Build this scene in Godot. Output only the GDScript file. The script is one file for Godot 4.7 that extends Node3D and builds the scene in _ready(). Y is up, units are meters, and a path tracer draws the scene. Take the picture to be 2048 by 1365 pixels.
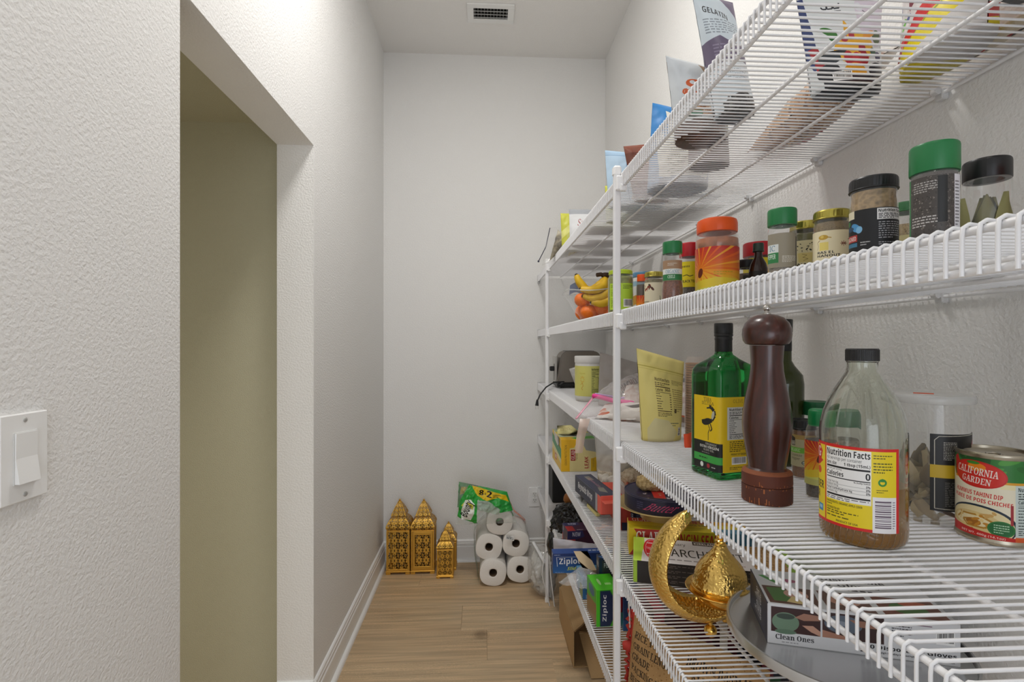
extends Node3D
# A walk-in pantry with wire shelves. Metres, y up; the aisle runs along -z.

class MB:
	var st := SurfaceTool.new()
	var g := 0
	var xf := Transform3D()
	func _init():
		st.begin(Mesh.PRIMITIVE_TRIANGLES)
	func vx(p: Vector3, uv: Vector2):
		st.set_smooth_group(g)
		st.set_uv(uv)
		st.add_vertex(xf * p)
	func tri(a: Vector3, b: Vector3, c: Vector3, ua := Vector2(), ub := Vector2(), uc := Vector2()):
		vx(a, ua); vx(c, uc); vx(b, ub)
	func quad(a: Vector3, b: Vector3, c: Vector3, d: Vector3, ua := Vector2(0, 1), ub := Vector2(1, 1), uc := Vector2(1, 0), ud := Vector2(0, 0)):
		tri(a, b, c, ua, ub, uc)
		tri(a, c, d, ua, uc, ud)
	# flat convex polygon turned away from centre
	func face(pts: Array, uvs: Array, centre: Vector3):
		var n: Vector3 = (pts[1] - pts[0]).cross(pts[2] - pts[0])
		var m := Vector3()
		for p in pts: m += p
		m /= pts.size()
		var p2 := pts.duplicate(); var u2 := uvs.duplicate()
		if n.dot(m - centre) < 0.0:
			p2.reverse(); u2.reverse()
		for i in range(1, p2.size() - 1):
			tri(p2[0], p2[i], p2[i + 1], u2[0], u2[i], u2[i + 1])
	static func face_uv(a: int, s: float, p: Vector3, h: Vector3, r: Rect2) -> Vector2:
		var q := Vector3(p.x / h.x, p.y / h.y, p.z / h.z) * 0.5
		var u := 0.0; var v := 0.0
		if a == 0: u = -q.z * s; v = -q.y
		elif a == 1: u = q.x; v = q.z * s
		else: u = q.x * s; v = -q.y
		return r.position + Vector2(u + 0.5, v + 0.5) * r.size
	# bevelled box; cells: keys "x+","x-","y+","y-","z+","z-" -> Rect2 of the texture
	func box(c: Vector3, size: Vector3, bev := 0.0015, cells := {}, full := Rect2(0, 0, 1, 1)):
		var h := size * 0.5
		var b: float = minf(bev, minf(h.x, minf(h.y, h.z)) * 0.45)
		var old := g
		g = -1
		var nm := ["x", "y", "z"]
		for a in 3:
			var k := (a + 1) % 3; var l := (a + 2) % 3
			for s in [1.0, -1.0]:
				var rr: Rect2 = cells.get(nm[a] + ("+" if s > 0 else "-"), full)
				var pts := []; var uvs := []
				for q in [[-1, -1], [1, -1], [1, 1], [-1, 1]]:
					var p := Vector3(); p[a] = s * h[a]; p[k] = q[0] * (h[k] - b); p[l] = q[1] * (h[l] - b)
					pts.append(c + p); uvs.append(face_uv(a, s, p, h, rr))
				face(pts, uvs, c)
				if b > 0.0:
					for t in [1.0, -1.0]:
						var e := []; var eu := []
						for q in [[0, -1], [0, 1], [1, 1], [1, -1]]:
							var p := Vector3()
							p[a] = s * (h[a] - (b if q[0] else 0.0)); p[k] = t * (h[k] - (0.0 if q[0] else b)); p[l] = q[1] * (h[l] - b)
							e.append(c + p); eu.append(face_uv(a, s, p, h, rr))
						face(e, eu, c)
		if b > 0.0:
			for sx in [1.0, -1.0]:
				for sy in [1.0, -1.0]:
					for sz in [1.0, -1.0]:
						var rr: Rect2 = cells.get("y+", full)
						var p1 := Vector3(sx * h.x, sy * (h.y - b), sz * (h.z - b))
						var p2 := Vector3(sx * (h.x - b), sy * h.y, sz * (h.z - b))
						var p3 := Vector3(sx * (h.x - b), sy * (h.y - b), sz * h.z)
						face([c + p1, c + p2, c + p3], [face_uv(1, 1, p1, h, rr), face_uv(1, 1, p2, h, rr), face_uv(1, 1, p3, h, rr)], c)
		g = old
	# parameter surface; seen from outside u runs right and v runs up
	func grid(nu: int, nv: int, f: Callable, r := Rect2(0, 0, 1, 1), flip := false):
		var pts := []
		for j in nv + 1:
			var row := PackedVector3Array()
			for i in nu + 1: row.append(f.call(float(i) / nu, float(j) / nv))
			pts.append(row)
		for j in nv:
			for i in nu:
				var ua := r.position + Vector2(float(i) / nu, 1.0 - float(j) / nv) * r.size
				var uc := r.position + Vector2(float(i + 1) / nu, 1.0 - float(j + 1) / nv) * r.size
				if flip: quad(pts[j][i + 1], pts[j][i], pts[j + 1][i], pts[j + 1][i + 1], Vector2(uc.x, ua.y), ua, Vector2(ua.x, uc.y), uc)
				else: quad(pts[j][i], pts[j][i + 1], pts[j + 1][i + 1], pts[j + 1][i], ua, Vector2(uc.x, ua.y), uc, Vector2(ua.x, uc.y))
	# profile of Vector2(radius, y) from the bottom up the outside; angle 0 faces +z and grows towards +x
	func lathe(pr: Array, seg := 32, a0 := 0.0, a1 := TAU, sq := 2.0, sx := 1.0, sz := 1.0, flip := false):
		var old := g
		var tot := 0.0
		var d := [0.0]
		for i in range(1, pr.size()):
			tot += pr[i].distance_to(pr[i - 1]); d.append(tot)
		var ring := func(i: int, j: int) -> Vector3:
			var a := a0 + (a1 - a0) * j / seg
			var k := 1.0
			if sq != 2.0: k = 1.0 / pow(pow(absf(sin(a)), sq) + pow(absf(cos(a)), sq), 1.0 / sq)
			return Vector3(pr[i].x * k * sin(a) * sx, pr[i].y, pr[i].x * k * cos(a) * sz)
		for i in pr.size() - 1:
			if i > 0:
				var t1: Vector2 = (pr[i] - pr[i - 1]).normalized(); var t2: Vector2 = (pr[i + 1] - pr[i]).normalized()
				if t1.dot(t2) < 0.8: g += 1
			for j in seg:
				var v0: float = 1.0 - d[i] / tot; var v1: float = 1.0 - d[i + 1] / tot
				var u0 := float(j) / seg; var u1 := float(j + 1) / seg
				var a: Vector3 = ring.call(i, j); var b: Vector3 = ring.call(i, j + 1); var c: Vector3 = ring.call(i + 1, j + 1); var e: Vector3 = ring.call(i + 1, j)
				if flip:
					var q := a; a = b; b = q; q = c; c = e; e = q
				if pr[i].x > 1e-6: tri(a, b, c, Vector2(u0, v0), Vector2(u1, v0), Vector2(u1, v1))
				if pr[i + 1].x > 1e-6: tri(a, c, e, Vector2(u0, v0), Vector2(u1, v1), Vector2(u0, v1))
		g = old + 40
	func tube(path: Array, rad, sides := 8, closed := false, caps := true, flat := 1.0):
		var n := path.size()
		var rings := []
		var up := Vector3()
		for i in n:
			var t: Vector3
			if closed: t = path[(i + 1) % n] - path[(i + n - 1) % n]
			else: t = path[mini(i + 1, n - 1)] - path[maxi(i - 1, 0)]
			t = t.normalized()
			if i == 0:
				up = Vector3.UP if absf(t.y) < 0.9 else Vector3.RIGHT
			up = (up - t * up.dot(t)).normalized()
			var sd := t.cross(up)
			var r: float = rad.call(float(i) / (n - 1)) if rad is Callable else rad
			var ring := PackedVector3Array()
			for j in sides:
				var a := TAU * j / sides
				ring.append(path[i] + (sd * cos(a) + up * sin(a) * flat) * r)
			rings.append(ring)
		for i in (n if closed else n - 1):
			var A: PackedVector3Array = rings[i]; var B: PackedVector3Array = rings[(i + 1) % n]
			for j in sides:
				var k := (j + 1) % sides
				quad(A[k], A[j], B[j], B[k], Vector2(float(j + 1) / sides, float(i) / n), Vector2(float(j) / sides, float(i) / n), Vector2(float(j) / sides, float(i + 1) / n), Vector2(float(j + 1) / sides, float(i + 1) / n))
		if caps and not closed:
			g += 1
			for j in sides:
				var k := (j + 1) % sides
				tri(path[0], rings[0][j], rings[0][k])
				tri(path[n - 1], rings[n - 1][k], rings[n - 1][j])
			g += 1
	func ball(c: Vector3, r: Vector3, seg := 16, rows := 10):
		grid(seg, rows, func(u, v):
			var a: float = u * TAU; var b: float = (v - 0.5) * PI
			return c + Vector3(sin(a) * cos(b) * r.x, sin(b) * r.y, cos(a) * cos(b) * r.z))
	# polygon in x,y pulled along z from z0 to z1
	func slab(pts: PackedVector2Array, z0: float, z1: float, r := Rect2()):
		var idx := Geometry2D.triangulate_polygon(pts)
		var ccw := not Geometry2D.is_polygon_clockwise(pts)
		var uv := func(p: Vector2) -> Vector2: return Vector2(p.x, -p.y) if r.size.x == 0.0 else Vector2((p.x - r.position.x) / r.size.x, 1.0 - (p.y - r.position.y) / r.size.y)
		g += 1
		for i in range(0, idx.size(), 3):
			var a := pts[idx[i]]; var b := pts[idx[i + 1]]; var c := pts[idx[i + 2]]
			if (b - a).cross(c - a) < 0.0:
				var q := b; b = c; c = q
			tri(Vector3(a.x, a.y, z1), Vector3(b.x, b.y, z1), Vector3(c.x, c.y, z1), uv.call(a), uv.call(b), uv.call(c))
			tri(Vector3(a.x, a.y, z0), Vector3(c.x, c.y, z0), Vector3(b.x, b.y, z0), uv.call(a), uv.call(c), uv.call(b))
		g = -1
		for i in pts.size():
			var a := pts[i]; var b := pts[(i + 1) % pts.size()]
			if ccw: quad(Vector3(a.x, a.y, z0), Vector3(b.x, b.y, z0), Vector3(b.x, b.y, z1), Vector3(a.x, a.y, z1), uv.call(a), uv.call(b), uv.call(b), uv.call(a))
			else: quad(Vector3(b.x, b.y, z0), Vector3(a.x, a.y, z0), Vector3(a.x, a.y, z1), Vector3(b.x, b.y, z1), uv.call(b), uv.call(a), uv.call(a), uv.call(b))
		g = 100
	func done(flat := false) -> ArrayMesh:
		st.generate_normals()
		st.index()
		return st.commit()

# a picture for printed things; coordinates are fractions of the current cell
class Cv:
	static var glyphs := {}
	var im: Image
	var W: int
	var H: int
	var ox := 0.0
	var oy := 0.0
	var sx := 1.0
	var sy := 1.0
	func _init(w: int, h: int, bg = Color.WHITE):
		W = w * 2; H = h * 2
		im = Image.create_empty(W, H, false, Image.FORMAT_RGBA8)
		im.fill(Color(bg))
		sx = W; sy = H
	func cell(x: float, y: float, w: float, h: float) -> Cv:
		ox = x * W; oy = y * H; sx = w * W; sy = h * H
		return self
	func R(x: float, y: float, w: float, h: float, c) -> Cv:
		im.fill_rect(Rect2i(Vector2i(roundi(ox + x * sx), roundi(oy + y * sy)), Vector2i(maxi(1, roundi(w * sx)), maxi(1, roundi(h * sy)))), Color(c))
		return self
	func raw(pts: PackedVector2Array, c: Color):
		var lo := INF; var hi := -INF
		for p in pts:
			lo = minf(lo, p.y); hi = maxf(hi, p.y)
		for y in range(maxi(0, floori(lo)), mini(H - 1, ceili(hi)) + 1):
			var yc := y + 0.5
			var xs := []
			for i in pts.size():
				var a := pts[i]; var b := pts[(i + 1) % pts.size()]
				if (a.y <= yc) != (b.y <= yc): xs.append(a.x + (yc - a.y) / (b.y - a.y) * (b.x - a.x))
			xs.sort()
			for i in range(0, xs.size() - 1, 2):
				var x0 := roundi(xs[i]); var x1 := roundi(xs[i + 1])
				if x1 > x0: im.fill_rect(Rect2i(x0, y, x1 - x0, 1), c)
	func P(pts: Array, c) -> Cv:
		var q := PackedVector2Array()
		for i in range(0, pts.size(), 2): q.append(Vector2(ox + pts[i] * sx, oy + pts[i + 1] * sy))
		raw(q, Color(c))
		return self
	func E(cx: float, cy: float, rx: float, ry: float, c, rot := 0.0) -> Cv:
		var q := PackedVector2Array()
		for i in 40:
			var a := TAU * i / 40
			var p := Vector2(cos(a) * rx * sx, sin(a) * ry * sy).rotated(rot)
			q.append(Vector2(ox + cx * sx, oy + cy * sy) + p)
		raw(q, Color(c))
		return self
	# stroke through points, width as a fraction of the cell's height
	func S(pts: Array, w: float, c) -> Cv:
		for i in range(0, pts.size() - 2, 2):
			var a := Vector2(ox + pts[i] * sx, oy + pts[i + 1] * sy); var b := Vector2(ox + pts[i + 2] * sx, oy + pts[i + 3] * sy)
			var n := (b - a).normalized().orthogonal() * w * sy * 0.5
			raw(PackedVector2Array([a + n, b + n, b - n, a - n]), Color(c))
		return self
	static func outline(s: String, font: int) -> Array:
		var key := "%d|%s" % [font, s]
		if not glyphs.has(key):
			var f := SystemFont.new()
			f.font_names = PackedStringArray([["Droid Sans", "Droid Sans", "Droid Serif", "Droid Serif", "Droid Sans Mono"][font]])
			f.font_weight = 700 if font == 1 or font == 3 else 400
			var tm := TextMesh.new()
			tm.font = f; tm.font_size = 48; tm.pixel_size = 0.02; tm.depth = 0.0; tm.curve_step = 1.0; tm.text = s
			var pts := PackedVector2Array()
			if tm.get_surface_count():
				var arr := tm.surface_get_arrays(0)
				var vs: PackedVector3Array = arr[Mesh.ARRAY_VERTEX]
				var ix = arr[Mesh.ARRAY_INDEX]
				if ix == null or ix.size() == 0: ix = PackedInt32Array(range(vs.size()))
				for i in ix: pts.append(Vector2(vs[i].x, -vs[i].y))
			var lo := Vector2(INF, INF); var hi := -lo
			for p in pts:
				lo = lo.min(p); hi = hi.max(p)
			glyphs[key] = [pts, lo, hi]
		return glyphs[key]
	# text stretched into the box; deg turns it about the middle of the box, slant leans it
	func T(s: String, x: float, y: float, w: float, h: float, c, font := 1, deg := 0.0, slant := 0.0) -> Cv:
		var o := outline(s, font)
		var pts: PackedVector2Array = o[0]
		var lo: Vector2 = o[1]; var hi: Vector2 = o[2]
		if pts.is_empty(): return self
		var len := w * sx; var hei := h * sy
		if absf(absf(deg) - 90.0) < 1.0:
			len = h * sy; hei = w * sx
		var mid := Vector2(ox + (x + w / 2) * sx, oy + (y + h / 2) * sy)
		var k := Vector2(len, hei) / (hi - lo).max(Vector2(0.001, 0.001))
		var q := PackedVector2Array()
		for p in pts:
			var t := (p - (lo + hi) / 2) * k
			t.x -= t.y * slant
			q.append(t.rotated(deg_to_rad(deg)) + mid)
		var cc := Color(c)
		for i in range(0, q.size() - 2, 3): raw(q.slice(i, i + 3), cc)
		return self
	# tiny print as bars of uneven words
	func L(x: float, y: float, w: float, h: float, n: int, c, sd := 1) -> Cv:
		var r := RandomNumberGenerator.new(); r.seed = sd
		for i in n:
			var p := 0.0
			var end := 1.0 if i < n - 1 else 0.6
			while p < end:
				var k := r.randf_range(0.05, 0.16)
				R(x + p * w, y + h * (i + 0.25) / n, minf(k, end - p) * w, h * 0.42 / n, c)
				p += k + 0.035
		return self
	func N(x: float, y: float, w: float, h: float, c = Color.BLACK, bg = null) -> Cv:
		if bg != null: R(x, y, w, h, bg)
		T("Nutrition Facts", x + w * 0.05, y + h * 0.02, w * 0.9, h * 0.085, c)
		L(x + w * 0.05, y + h * 0.13, w * 0.9, h * 0.09, 2, c, 3)
		R(x + w * 0.05, y + h * 0.235, w * 0.9, h * 0.022, c)
		T("Calories", x + w * 0.05, y + h * 0.28, w * 0.42, h * 0.07, c)
		R(x + w * 0.05, y + h * 0.375, w * 0.9, h * 0.01, c)
		for i in 7:
			L(x + w * 0.05, y + h * (0.40 + i * 0.06), w * (0.35 + 0.05 * (i * 3 % 5)), h * 0.045, 1, c, i)
			R(x + w * 0.85, y + h * (0.41 + i * 0.06), w * 0.1, h * 0.02, c)
		R(x + w * 0.05, y + h * 0.83, w * 0.9, h * 0.018, c)
		L(x + w * 0.05, y + h * 0.87, w * 0.9, h * 0.11, 3, c, 9)
		return self
	func B(x: float, y: float, w: float, h: float, upright := true) -> Cv:
		R(x, y, w, h, Color.WHITE)
		var r := RandomNumberGenerator.new(); r.seed = 5
		var p := 0.06
		while p < 0.93:
			var k := r.randf_range(0.008, 0.03)
			if upright: R(x + p * w, y + h * 0.06, k * w, h * 0.78, "#222222")
			else: R(x + w * 0.12, y + p * h, w * 0.74, k * h, "#222222")
			p += k + r.randf_range(0.012, 0.03)
		return self
	# random dots for grain, crumbs, leaves
	func D(x: float, y: float, w: float, h: float, n: int, r0: float, r1: float, cols: Array, sd := 1) -> Cv:
		var r := RandomNumberGenerator.new(); r.seed = sd
		for i in n:
			var k := r.randf_range(r0, r1)
			E(x + r.randf() * w, y + r.randf() * h, k * r.randf_range(0.6, 1.6), k * r.randf_range(0.6, 1.4), cols[r.randi() % cols.size()], r.randf() * 3.0)
		return self
	func tex() -> ImageTexture:
		im.shrink_x2()
		return ImageTexture.create_from_image(im)

var mats := {}
func mt(c, rough := 0.6, metal := 0.0, bump := "") -> StandardMaterial3D:
	var key := "%s %s %s %s" % [c, rough, metal, bump]
	if not mats.has(key):
		var m := StandardMaterial3D.new()
		m.albedo_color = Color(c); m.roughness = rough; m.metallic = metal
		if bump != "": relief(m, bump)
		mats[key] = m
	return mats[key]
func mtex(t: Texture2D, rough := 0.5, metal := 0.0) -> StandardMaterial3D:
	var m := StandardMaterial3D.new()
	m.albedo_texture = t; m.roughness = rough; m.metallic = metal
	return m
# clear sheet: mostly lets light straight through
func pane(c, a := 0.08, rough := 0.04) -> StandardMaterial3D:
	var key := "pane %s %s %s" % [c, a, rough]
	if not mats.has(key):
		var m := StandardMaterial3D.new()
		m.transparency = BaseMaterial3D.TRANSPARENCY_ALPHA
		var col := Color(c); col.a = a
		m.albedo_color = col; m.roughness = rough
		m.cull_mode = BaseMaterial3D.CULL_DISABLED
		mats[key] = m
	return mats[key]
# solid clear glass or liquid
func solid(c, ior := 1.5, rough := 0.0) -> StandardMaterial3D:
	var m := StandardMaterial3D.new()
	m.refraction_enabled = true; m.refraction_scale = (ior - 1.0) / 10.0
	var col := Color(c); col.a = 0.0
	m.albedo_color = col; m.roughness = rough
	return m
func film(t: Texture2D, rough := 0.3) -> StandardMaterial3D:
	var m := mtex(t, rough)
	m.transparency = BaseMaterial3D.TRANSPARENCY_ALPHA
	m.cull_mode = BaseMaterial3D.CULL_DISABLED
	return m
var noises := {}
func noise_tex(key: String, size: int, freq: float, oct: int, ramp: Array, kind := FastNoiseLite.TYPE_SIMPLEX_SMOOTH, sd := 1) -> NoiseTexture2D:
	if not noises.has(key):
		var n := FastNoiseLite.new()
		n.noise_type = kind; n.frequency = freq; n.fractal_octaves = oct; n.seed = sd
		if kind == FastNoiseLite.TYPE_CELLULAR: n.cellular_return_type = FastNoiseLite.RETURN_DISTANCE2_SUB if oct > 1 else FastNoiseLite.RETURN_CELL_VALUE; 
		var t := NoiseTexture2D.new()
		t.width = size; t.height = size; t.seamless = true; t.noise = n
		if ramp.size():
			var gr := Gradient.new()
			var off := PackedFloat32Array(); var cl := PackedColorArray()
			for i in ramp.size():
				off.append(float(i) / (ramp.size() - 1)); cl.append(Color(ramp[i]))
			gr.offsets = off; gr.colors = cl
			t.color_ramp = gr
		noises[key] = t
	return noises[key]
func relief(m: StandardMaterial3D, kind: String):
	m.heightmap_enabled = true
	m.uv1_triplanar = true
	if kind == "wall":
		m.heightmap_texture = noise_tex("wall", 1024, 0.022, 3, [])
		m.uv1_world_triplanar = true
		m.uv1_scale = Vector3.ONE * 4.6; m.heightmap_scale = 0.10
	elif kind == "hammer":
		m.heightmap_texture = noise_tex("hammer", 512, 0.030, 1, [])
		m.uv1_scale = Vector3.ONE * 10.0; m.heightmap_scale = 0.17
	elif kind == "crinkle":
		m.heightmap_texture = noise_tex("crinkle", 512, 0.012, 4, [])
		m.uv1_scale = Vector3.ONE * 5.0; m.heightmap_scale = 0.5
	elif kind == "fine":
		m.heightmap_texture = noise_tex("fine", 512, 0.06, 3, [])
		m.uv1_scale = Vector3.ONE * 8.0; m.heightmap_scale = 0.12
# loose contents: colour grain from a ramp, mapped on the object's own axes
func grain(cols: Array, scale := 14.0, freq := 0.03, rough := 0.85) -> StandardMaterial3D:
	var key := "grain %s %s %s" % [cols, scale, freq]
	if not mats.has(key):
		var m := StandardMaterial3D.new()
		if cols.size() > 3: m.albedo_texture = noise_tex(key, 256, freq, 3, cols)
		else:
			# three tones of one hue: a shared grey grain times the palest of them
			m.albedo_texture = noise_tex("grey%s" % freq, 256, freq, 3, ["#8a8a8a", "#ffffff", "#a8a8a8"])
			var best := Color.BLACK
			for q in cols:
				if Color(q).get_luminance() > best.get_luminance(): best = Color(q)
			m.albedo_color = best
		m.uv1_triplanar = true; m.uv1_scale = Vector3.ONE * scale; m.roughness = rough
		mats[key] = m
	return mats[key]

var counts := {}
func numbered(n: String) -> String:
	counts[n] = counts.get(n, -1) + 1
	return n if counts[n] == 0 else "%s_%03d" % [n, counts[n]]
func tag(o: Node3D, label: String, cat: String, group := "") -> Node3D:
	o.set_meta("label", label); o.set_meta("category", cat)
	if group != "": o.set_meta("group", group)
	return o
func thing(called: String, label: String, cat: String, at := Vector3.ZERO, yaw := 0.0, group := "") -> Node3D:
	var o := Node3D.new()
	o.name = numbered(called)
	add_child(o, true)
	o.position = at; o.rotation_degrees.y = yaw
	tag(o, label, cat, group)
	return o
func inst(called: String, mesh: Mesh, m: Material, parent: Node3D = null) -> MeshInstance3D:
	var o := MeshInstance3D.new()
	o.mesh = mesh
	o.material_override = m
	if parent == null:
		o.name = numbered(called); add_child(o, true)
	else:
		o.name = called; parent.add_child(o, true)
	return o
func part(called: String, b: MB, m: Material, parent: Node3D = null) -> MeshInstance3D:
	return inst(called, b.done(), m, parent)
func struct(called: String, b: MB, m: Material, parent: Node3D = null) -> MeshInstance3D:
	var o := part(called, b, m, parent)
	if parent == null: o.set_meta("kind", "structure")
	return o
func V(x: float, y: float, z: float) -> Vector3: return Vector3(x, y, z)
func v2(a: Array) -> Array:
	var o := []
	for i in range(0, a.size(), 2): o.append(Vector2(a[i], a[i + 1]))
	return o

const XL := -0.602
const XR := 0.767
const ZB := -3.147
const YC := 3.11
const SHELF_Y := [1.750, 1.413, 1.087, 0.762, 0.437]
const XF := 0.345
var white_paint: StandardMaterial3D
var trim_paint: StandardMaterial3D
var wire_white: StandardMaterial3D

func _ready():
	# camera: level, turned a little to the right, lens shifted up by a few pixels
	var cam := Camera3D.new()
	cam.name = "camera"
	cam.projection = Camera3D.PROJECTION_FRUSTUM
	cam.near = 0.05; cam.far = 60.0
	cam.size = 2.0 * 0.05 * 682.5 / 1020.0
	cam.frustum_offset = Vector2(0.0, 0.05 * 6.5 / 1020.0)
	cam.position = V(0, 1.33, 0)
	cam.rotation_degrees = V(0, -3.31, 0)
	add_child(cam)
	cam.current = true
	var env := Environment.new()
	env.background_mode = Environment.BG_COLOR
	env.background_color = Color(0.93, 0.96, 1.0)
	env.background_energy_multiplier = 1.6
	env.tonemap_mode = Environment.TONE_MAPPER_LINEAR
	env.tonemap_exposure = 1.0
	env.sdfgi_enabled = true; env.ssao_enabled = true; env.ssil_enabled = true
	var we := WorldEnvironment.new()
	we.name = "world"
	we.environment = env
	add_child(we)
	ceiling_lamp(V(-0.10, YC, -1.40), 1.5, "round white flush ceiling lamp above the pantry aisle")
	ceiling_lamp(V(0.0, YC, 0.25), 0.42, "round white flush ceiling lamp by the pantry entrance")
	room_light(V(0.05, 1.0, 2.3), 0.95)
	closet_light(V(-1.35, 0.75, -0.27), 0.5)
	setting()
	shelving()
	floor_things()
	shelf_top()
	shelf_spices()
	shelf_middle()
	shelf_lower()
	shelf_bottom()

func ceiling_lamp(at: Vector3, energy: float, label: String):
	var t := thing("ceiling_lamp", label, "ceiling lamp", at)
	var b := MB.new(); b.lathe(v2([0, -0.022, 0.176, -0.022, 0.19, -0.016, 0.19, 0.0, 0, 0]), 40)
	part("rim", b, mt("#f2f2f0", 0.4), t)
	b = MB.new(); b.lathe(v2([0, -0.034, 0.12, -0.031, 0.165, -0.023, 0.166, -0.021]), 40)
	var m := StandardMaterial3D.new()
	m.albedo_color = Color(0.95, 0.95, 0.93); m.emission_enabled = true; m.emission = Color(1, 0.97, 0.92); m.emission_energy_multiplier = 2.0
	part("diffuser", b, m, t)
	var l := AreaLight3D.new()
	l.name = "lamp_light"
	l.area_size = Vector2(0.29, 0.29)
	l.area_normalize_energy = true
	l.light_energy = energy; l.light_color = Color(1.0, 0.99, 0.975)
	l.area_range = 12.0; l.area_attenuation = 2.0
	l.shadow_enabled = true
	l.position = at + V(0, -0.045, 0)
	l.rotation_degrees = V(-90, 0, 0)
	add_child(l)

# daylight of the kitchen behind the camera, coming in by the doorway
func room_light(at: Vector3, energy: float):
	var l := AreaLight3D.new()
	l.name = "kitchen_daylight"
	l.area_size = Vector2(1.3, 1.9)
	l.area_normalize_energy = true
	l.light_energy = energy; l.light_color = Color(0.95, 0.97, 1.0)
	l.area_range = 12.0; l.area_attenuation = 2.0
	l.shadow_enabled = true
	l.position = at
	add_child(l)

# light that reaches the low closet from the hall on its near side
func closet_light(at: Vector3, energy: float):
	var l := AreaLight3D.new()
	l.name = "hall_light"
	l.area_size = Vector2(1.0, 1.2)
	l.area_normalize_energy = true
	l.light_energy = energy; l.light_color = Color(1.0, 0.98, 0.93)
	l.area_range = 6.0; l.area_attenuation = 2.0
	l.shadow_enabled = true
	l.position = at
	add_child(l)

func setting():
	white_paint = mt("#f0efed", 0.8, 0.0, "wall")
	trim_paint = mt("#f8f8f7", 0.35)
	wire_white = mt("#f3f3f5", 0.3)
	var T := 0.128
	# left wall with the closet opening
	var b := MB.new()
	b.box(V(XL - T / 2, YC / 2, (ZB - 1.859) / 2), V(T, YC, 3.147 - 1.859), 0.0)
	b.box(V(XL - T / 2, YC / 2, (-1.053 + 1.2) / 2), V(T, YC, 1.2 + 1.053), 0.0)
	b.box(V(XL - T / 2, (2.041 + YC) / 2, (-1.859 - 1.053) / 2), V(T, YC - 2.041, 0.806), 0.0)
	struct("wall_left", b, white_paint)
	b = MB.new(); b.box(V(XR + 0.06, YC / 2, (ZB + 1.2) / 2), V(0.12, YC, 1.2 - ZB), 0.0)
	struct("wall_right", b, white_paint)
	b = MB.new(); b.box(V((XL + XR) / 2, YC / 2, ZB - 0.06), V(XR - XL + 0.5, YC, 0.12), 0.0)
	struct("wall_back", b, white_paint)
	b = MB.new()
	b.box(V(-0.53, YC / 2, 1.26), V(0.16, YC, 0.12), 0.0)
	b.box(V(0.66, YC / 2, 1.26), V(0.22, YC, 0.12), 0.0)
	b.box(V(0.05, (2.04 + YC) / 2, 1.26), V(1.0, YC - 2.04, 0.12), 0.0)
	struct("wall_front", b, white_paint)
	b = MB.new(); b.box(V(-0.6, YC + 0.06, (ZB + 1.2) / 2), V(3.6, 0.12, 5.0), 0.0)
	struct("ceiling", b, mt("#f1efec", 0.85, 0.0, "wall"))
	# low closet beyond the opening
	var olive := mt("#c9c5ab", 0.8, 0.0, "fine")
	b = MB.new(); b.box(V(-1.6, 1.1, -1.98), V(1.74, 2.2, 0.1), 0.0)
	struct("wall_closet_back", b, olive)
	b = MB.new(); b.box(V(-1.6, 2.2, -1.1), V(1.74, 0.11, 1.9), 0.0)
	struct("ceiling_closet", b, olive)
	b = MB.new(); b.box(V(-2.42, 1.1, -1.1), V(0.1, 2.2, 1.9), 0.0); b.box(V(-1.6, 1.1, -0.2), V(1.74, 2.2, 0.1), 0.0)
	struct("wall_closet_side", b, olive)
	planks()
	baseboards()
	vent()
	outlet()
	wall_switch()

func wood(sd: int, base: Color) -> ImageTexture:
	var n := FastNoiseLite.new(); n.seed = sd; n.frequency = 0.012; n.fractal_octaves = 3
	var w := FastNoiseLite.new(); w.seed = sd + 7; w.frequency = 0.004
	var f := FastNoiseLite.new(); f.seed = sd + 3; f.frequency = 0.05
	var im := Image.create_empty(768, 160, false, Image.FORMAT_RGB8)
	for y in 160:
		for x in 768:
			var a := n.get_noise_2d(x * 0.25, y * 3.2)
			var k := w.get_noise_2d(x, y * 2.2) * 9.0 + y * 0.035
			var ring := absf(fposmod(k * 2.4, 1.0) - 0.5) * 2.0
			var d := f.get_noise_2d(x * 0.12, y * 2.4)
			var v := 1.0 + 0.13 * a + 0.10 * (ring - 0.5) * clampf(w.get_noise_2d(x * 0.6 + 900, y) * 3.0 + 0.5, 0.0, 1.0) + 0.09 * d
			var t := w.get_noise_2d(x * 0.5 + 300, y * 1.3) * 0.025
			im.set_pixel(x, y, Color(base.r * (v + t), base.g * v, base.b * (v - t)))
	return ImageTexture.create_from_image(im)

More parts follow.
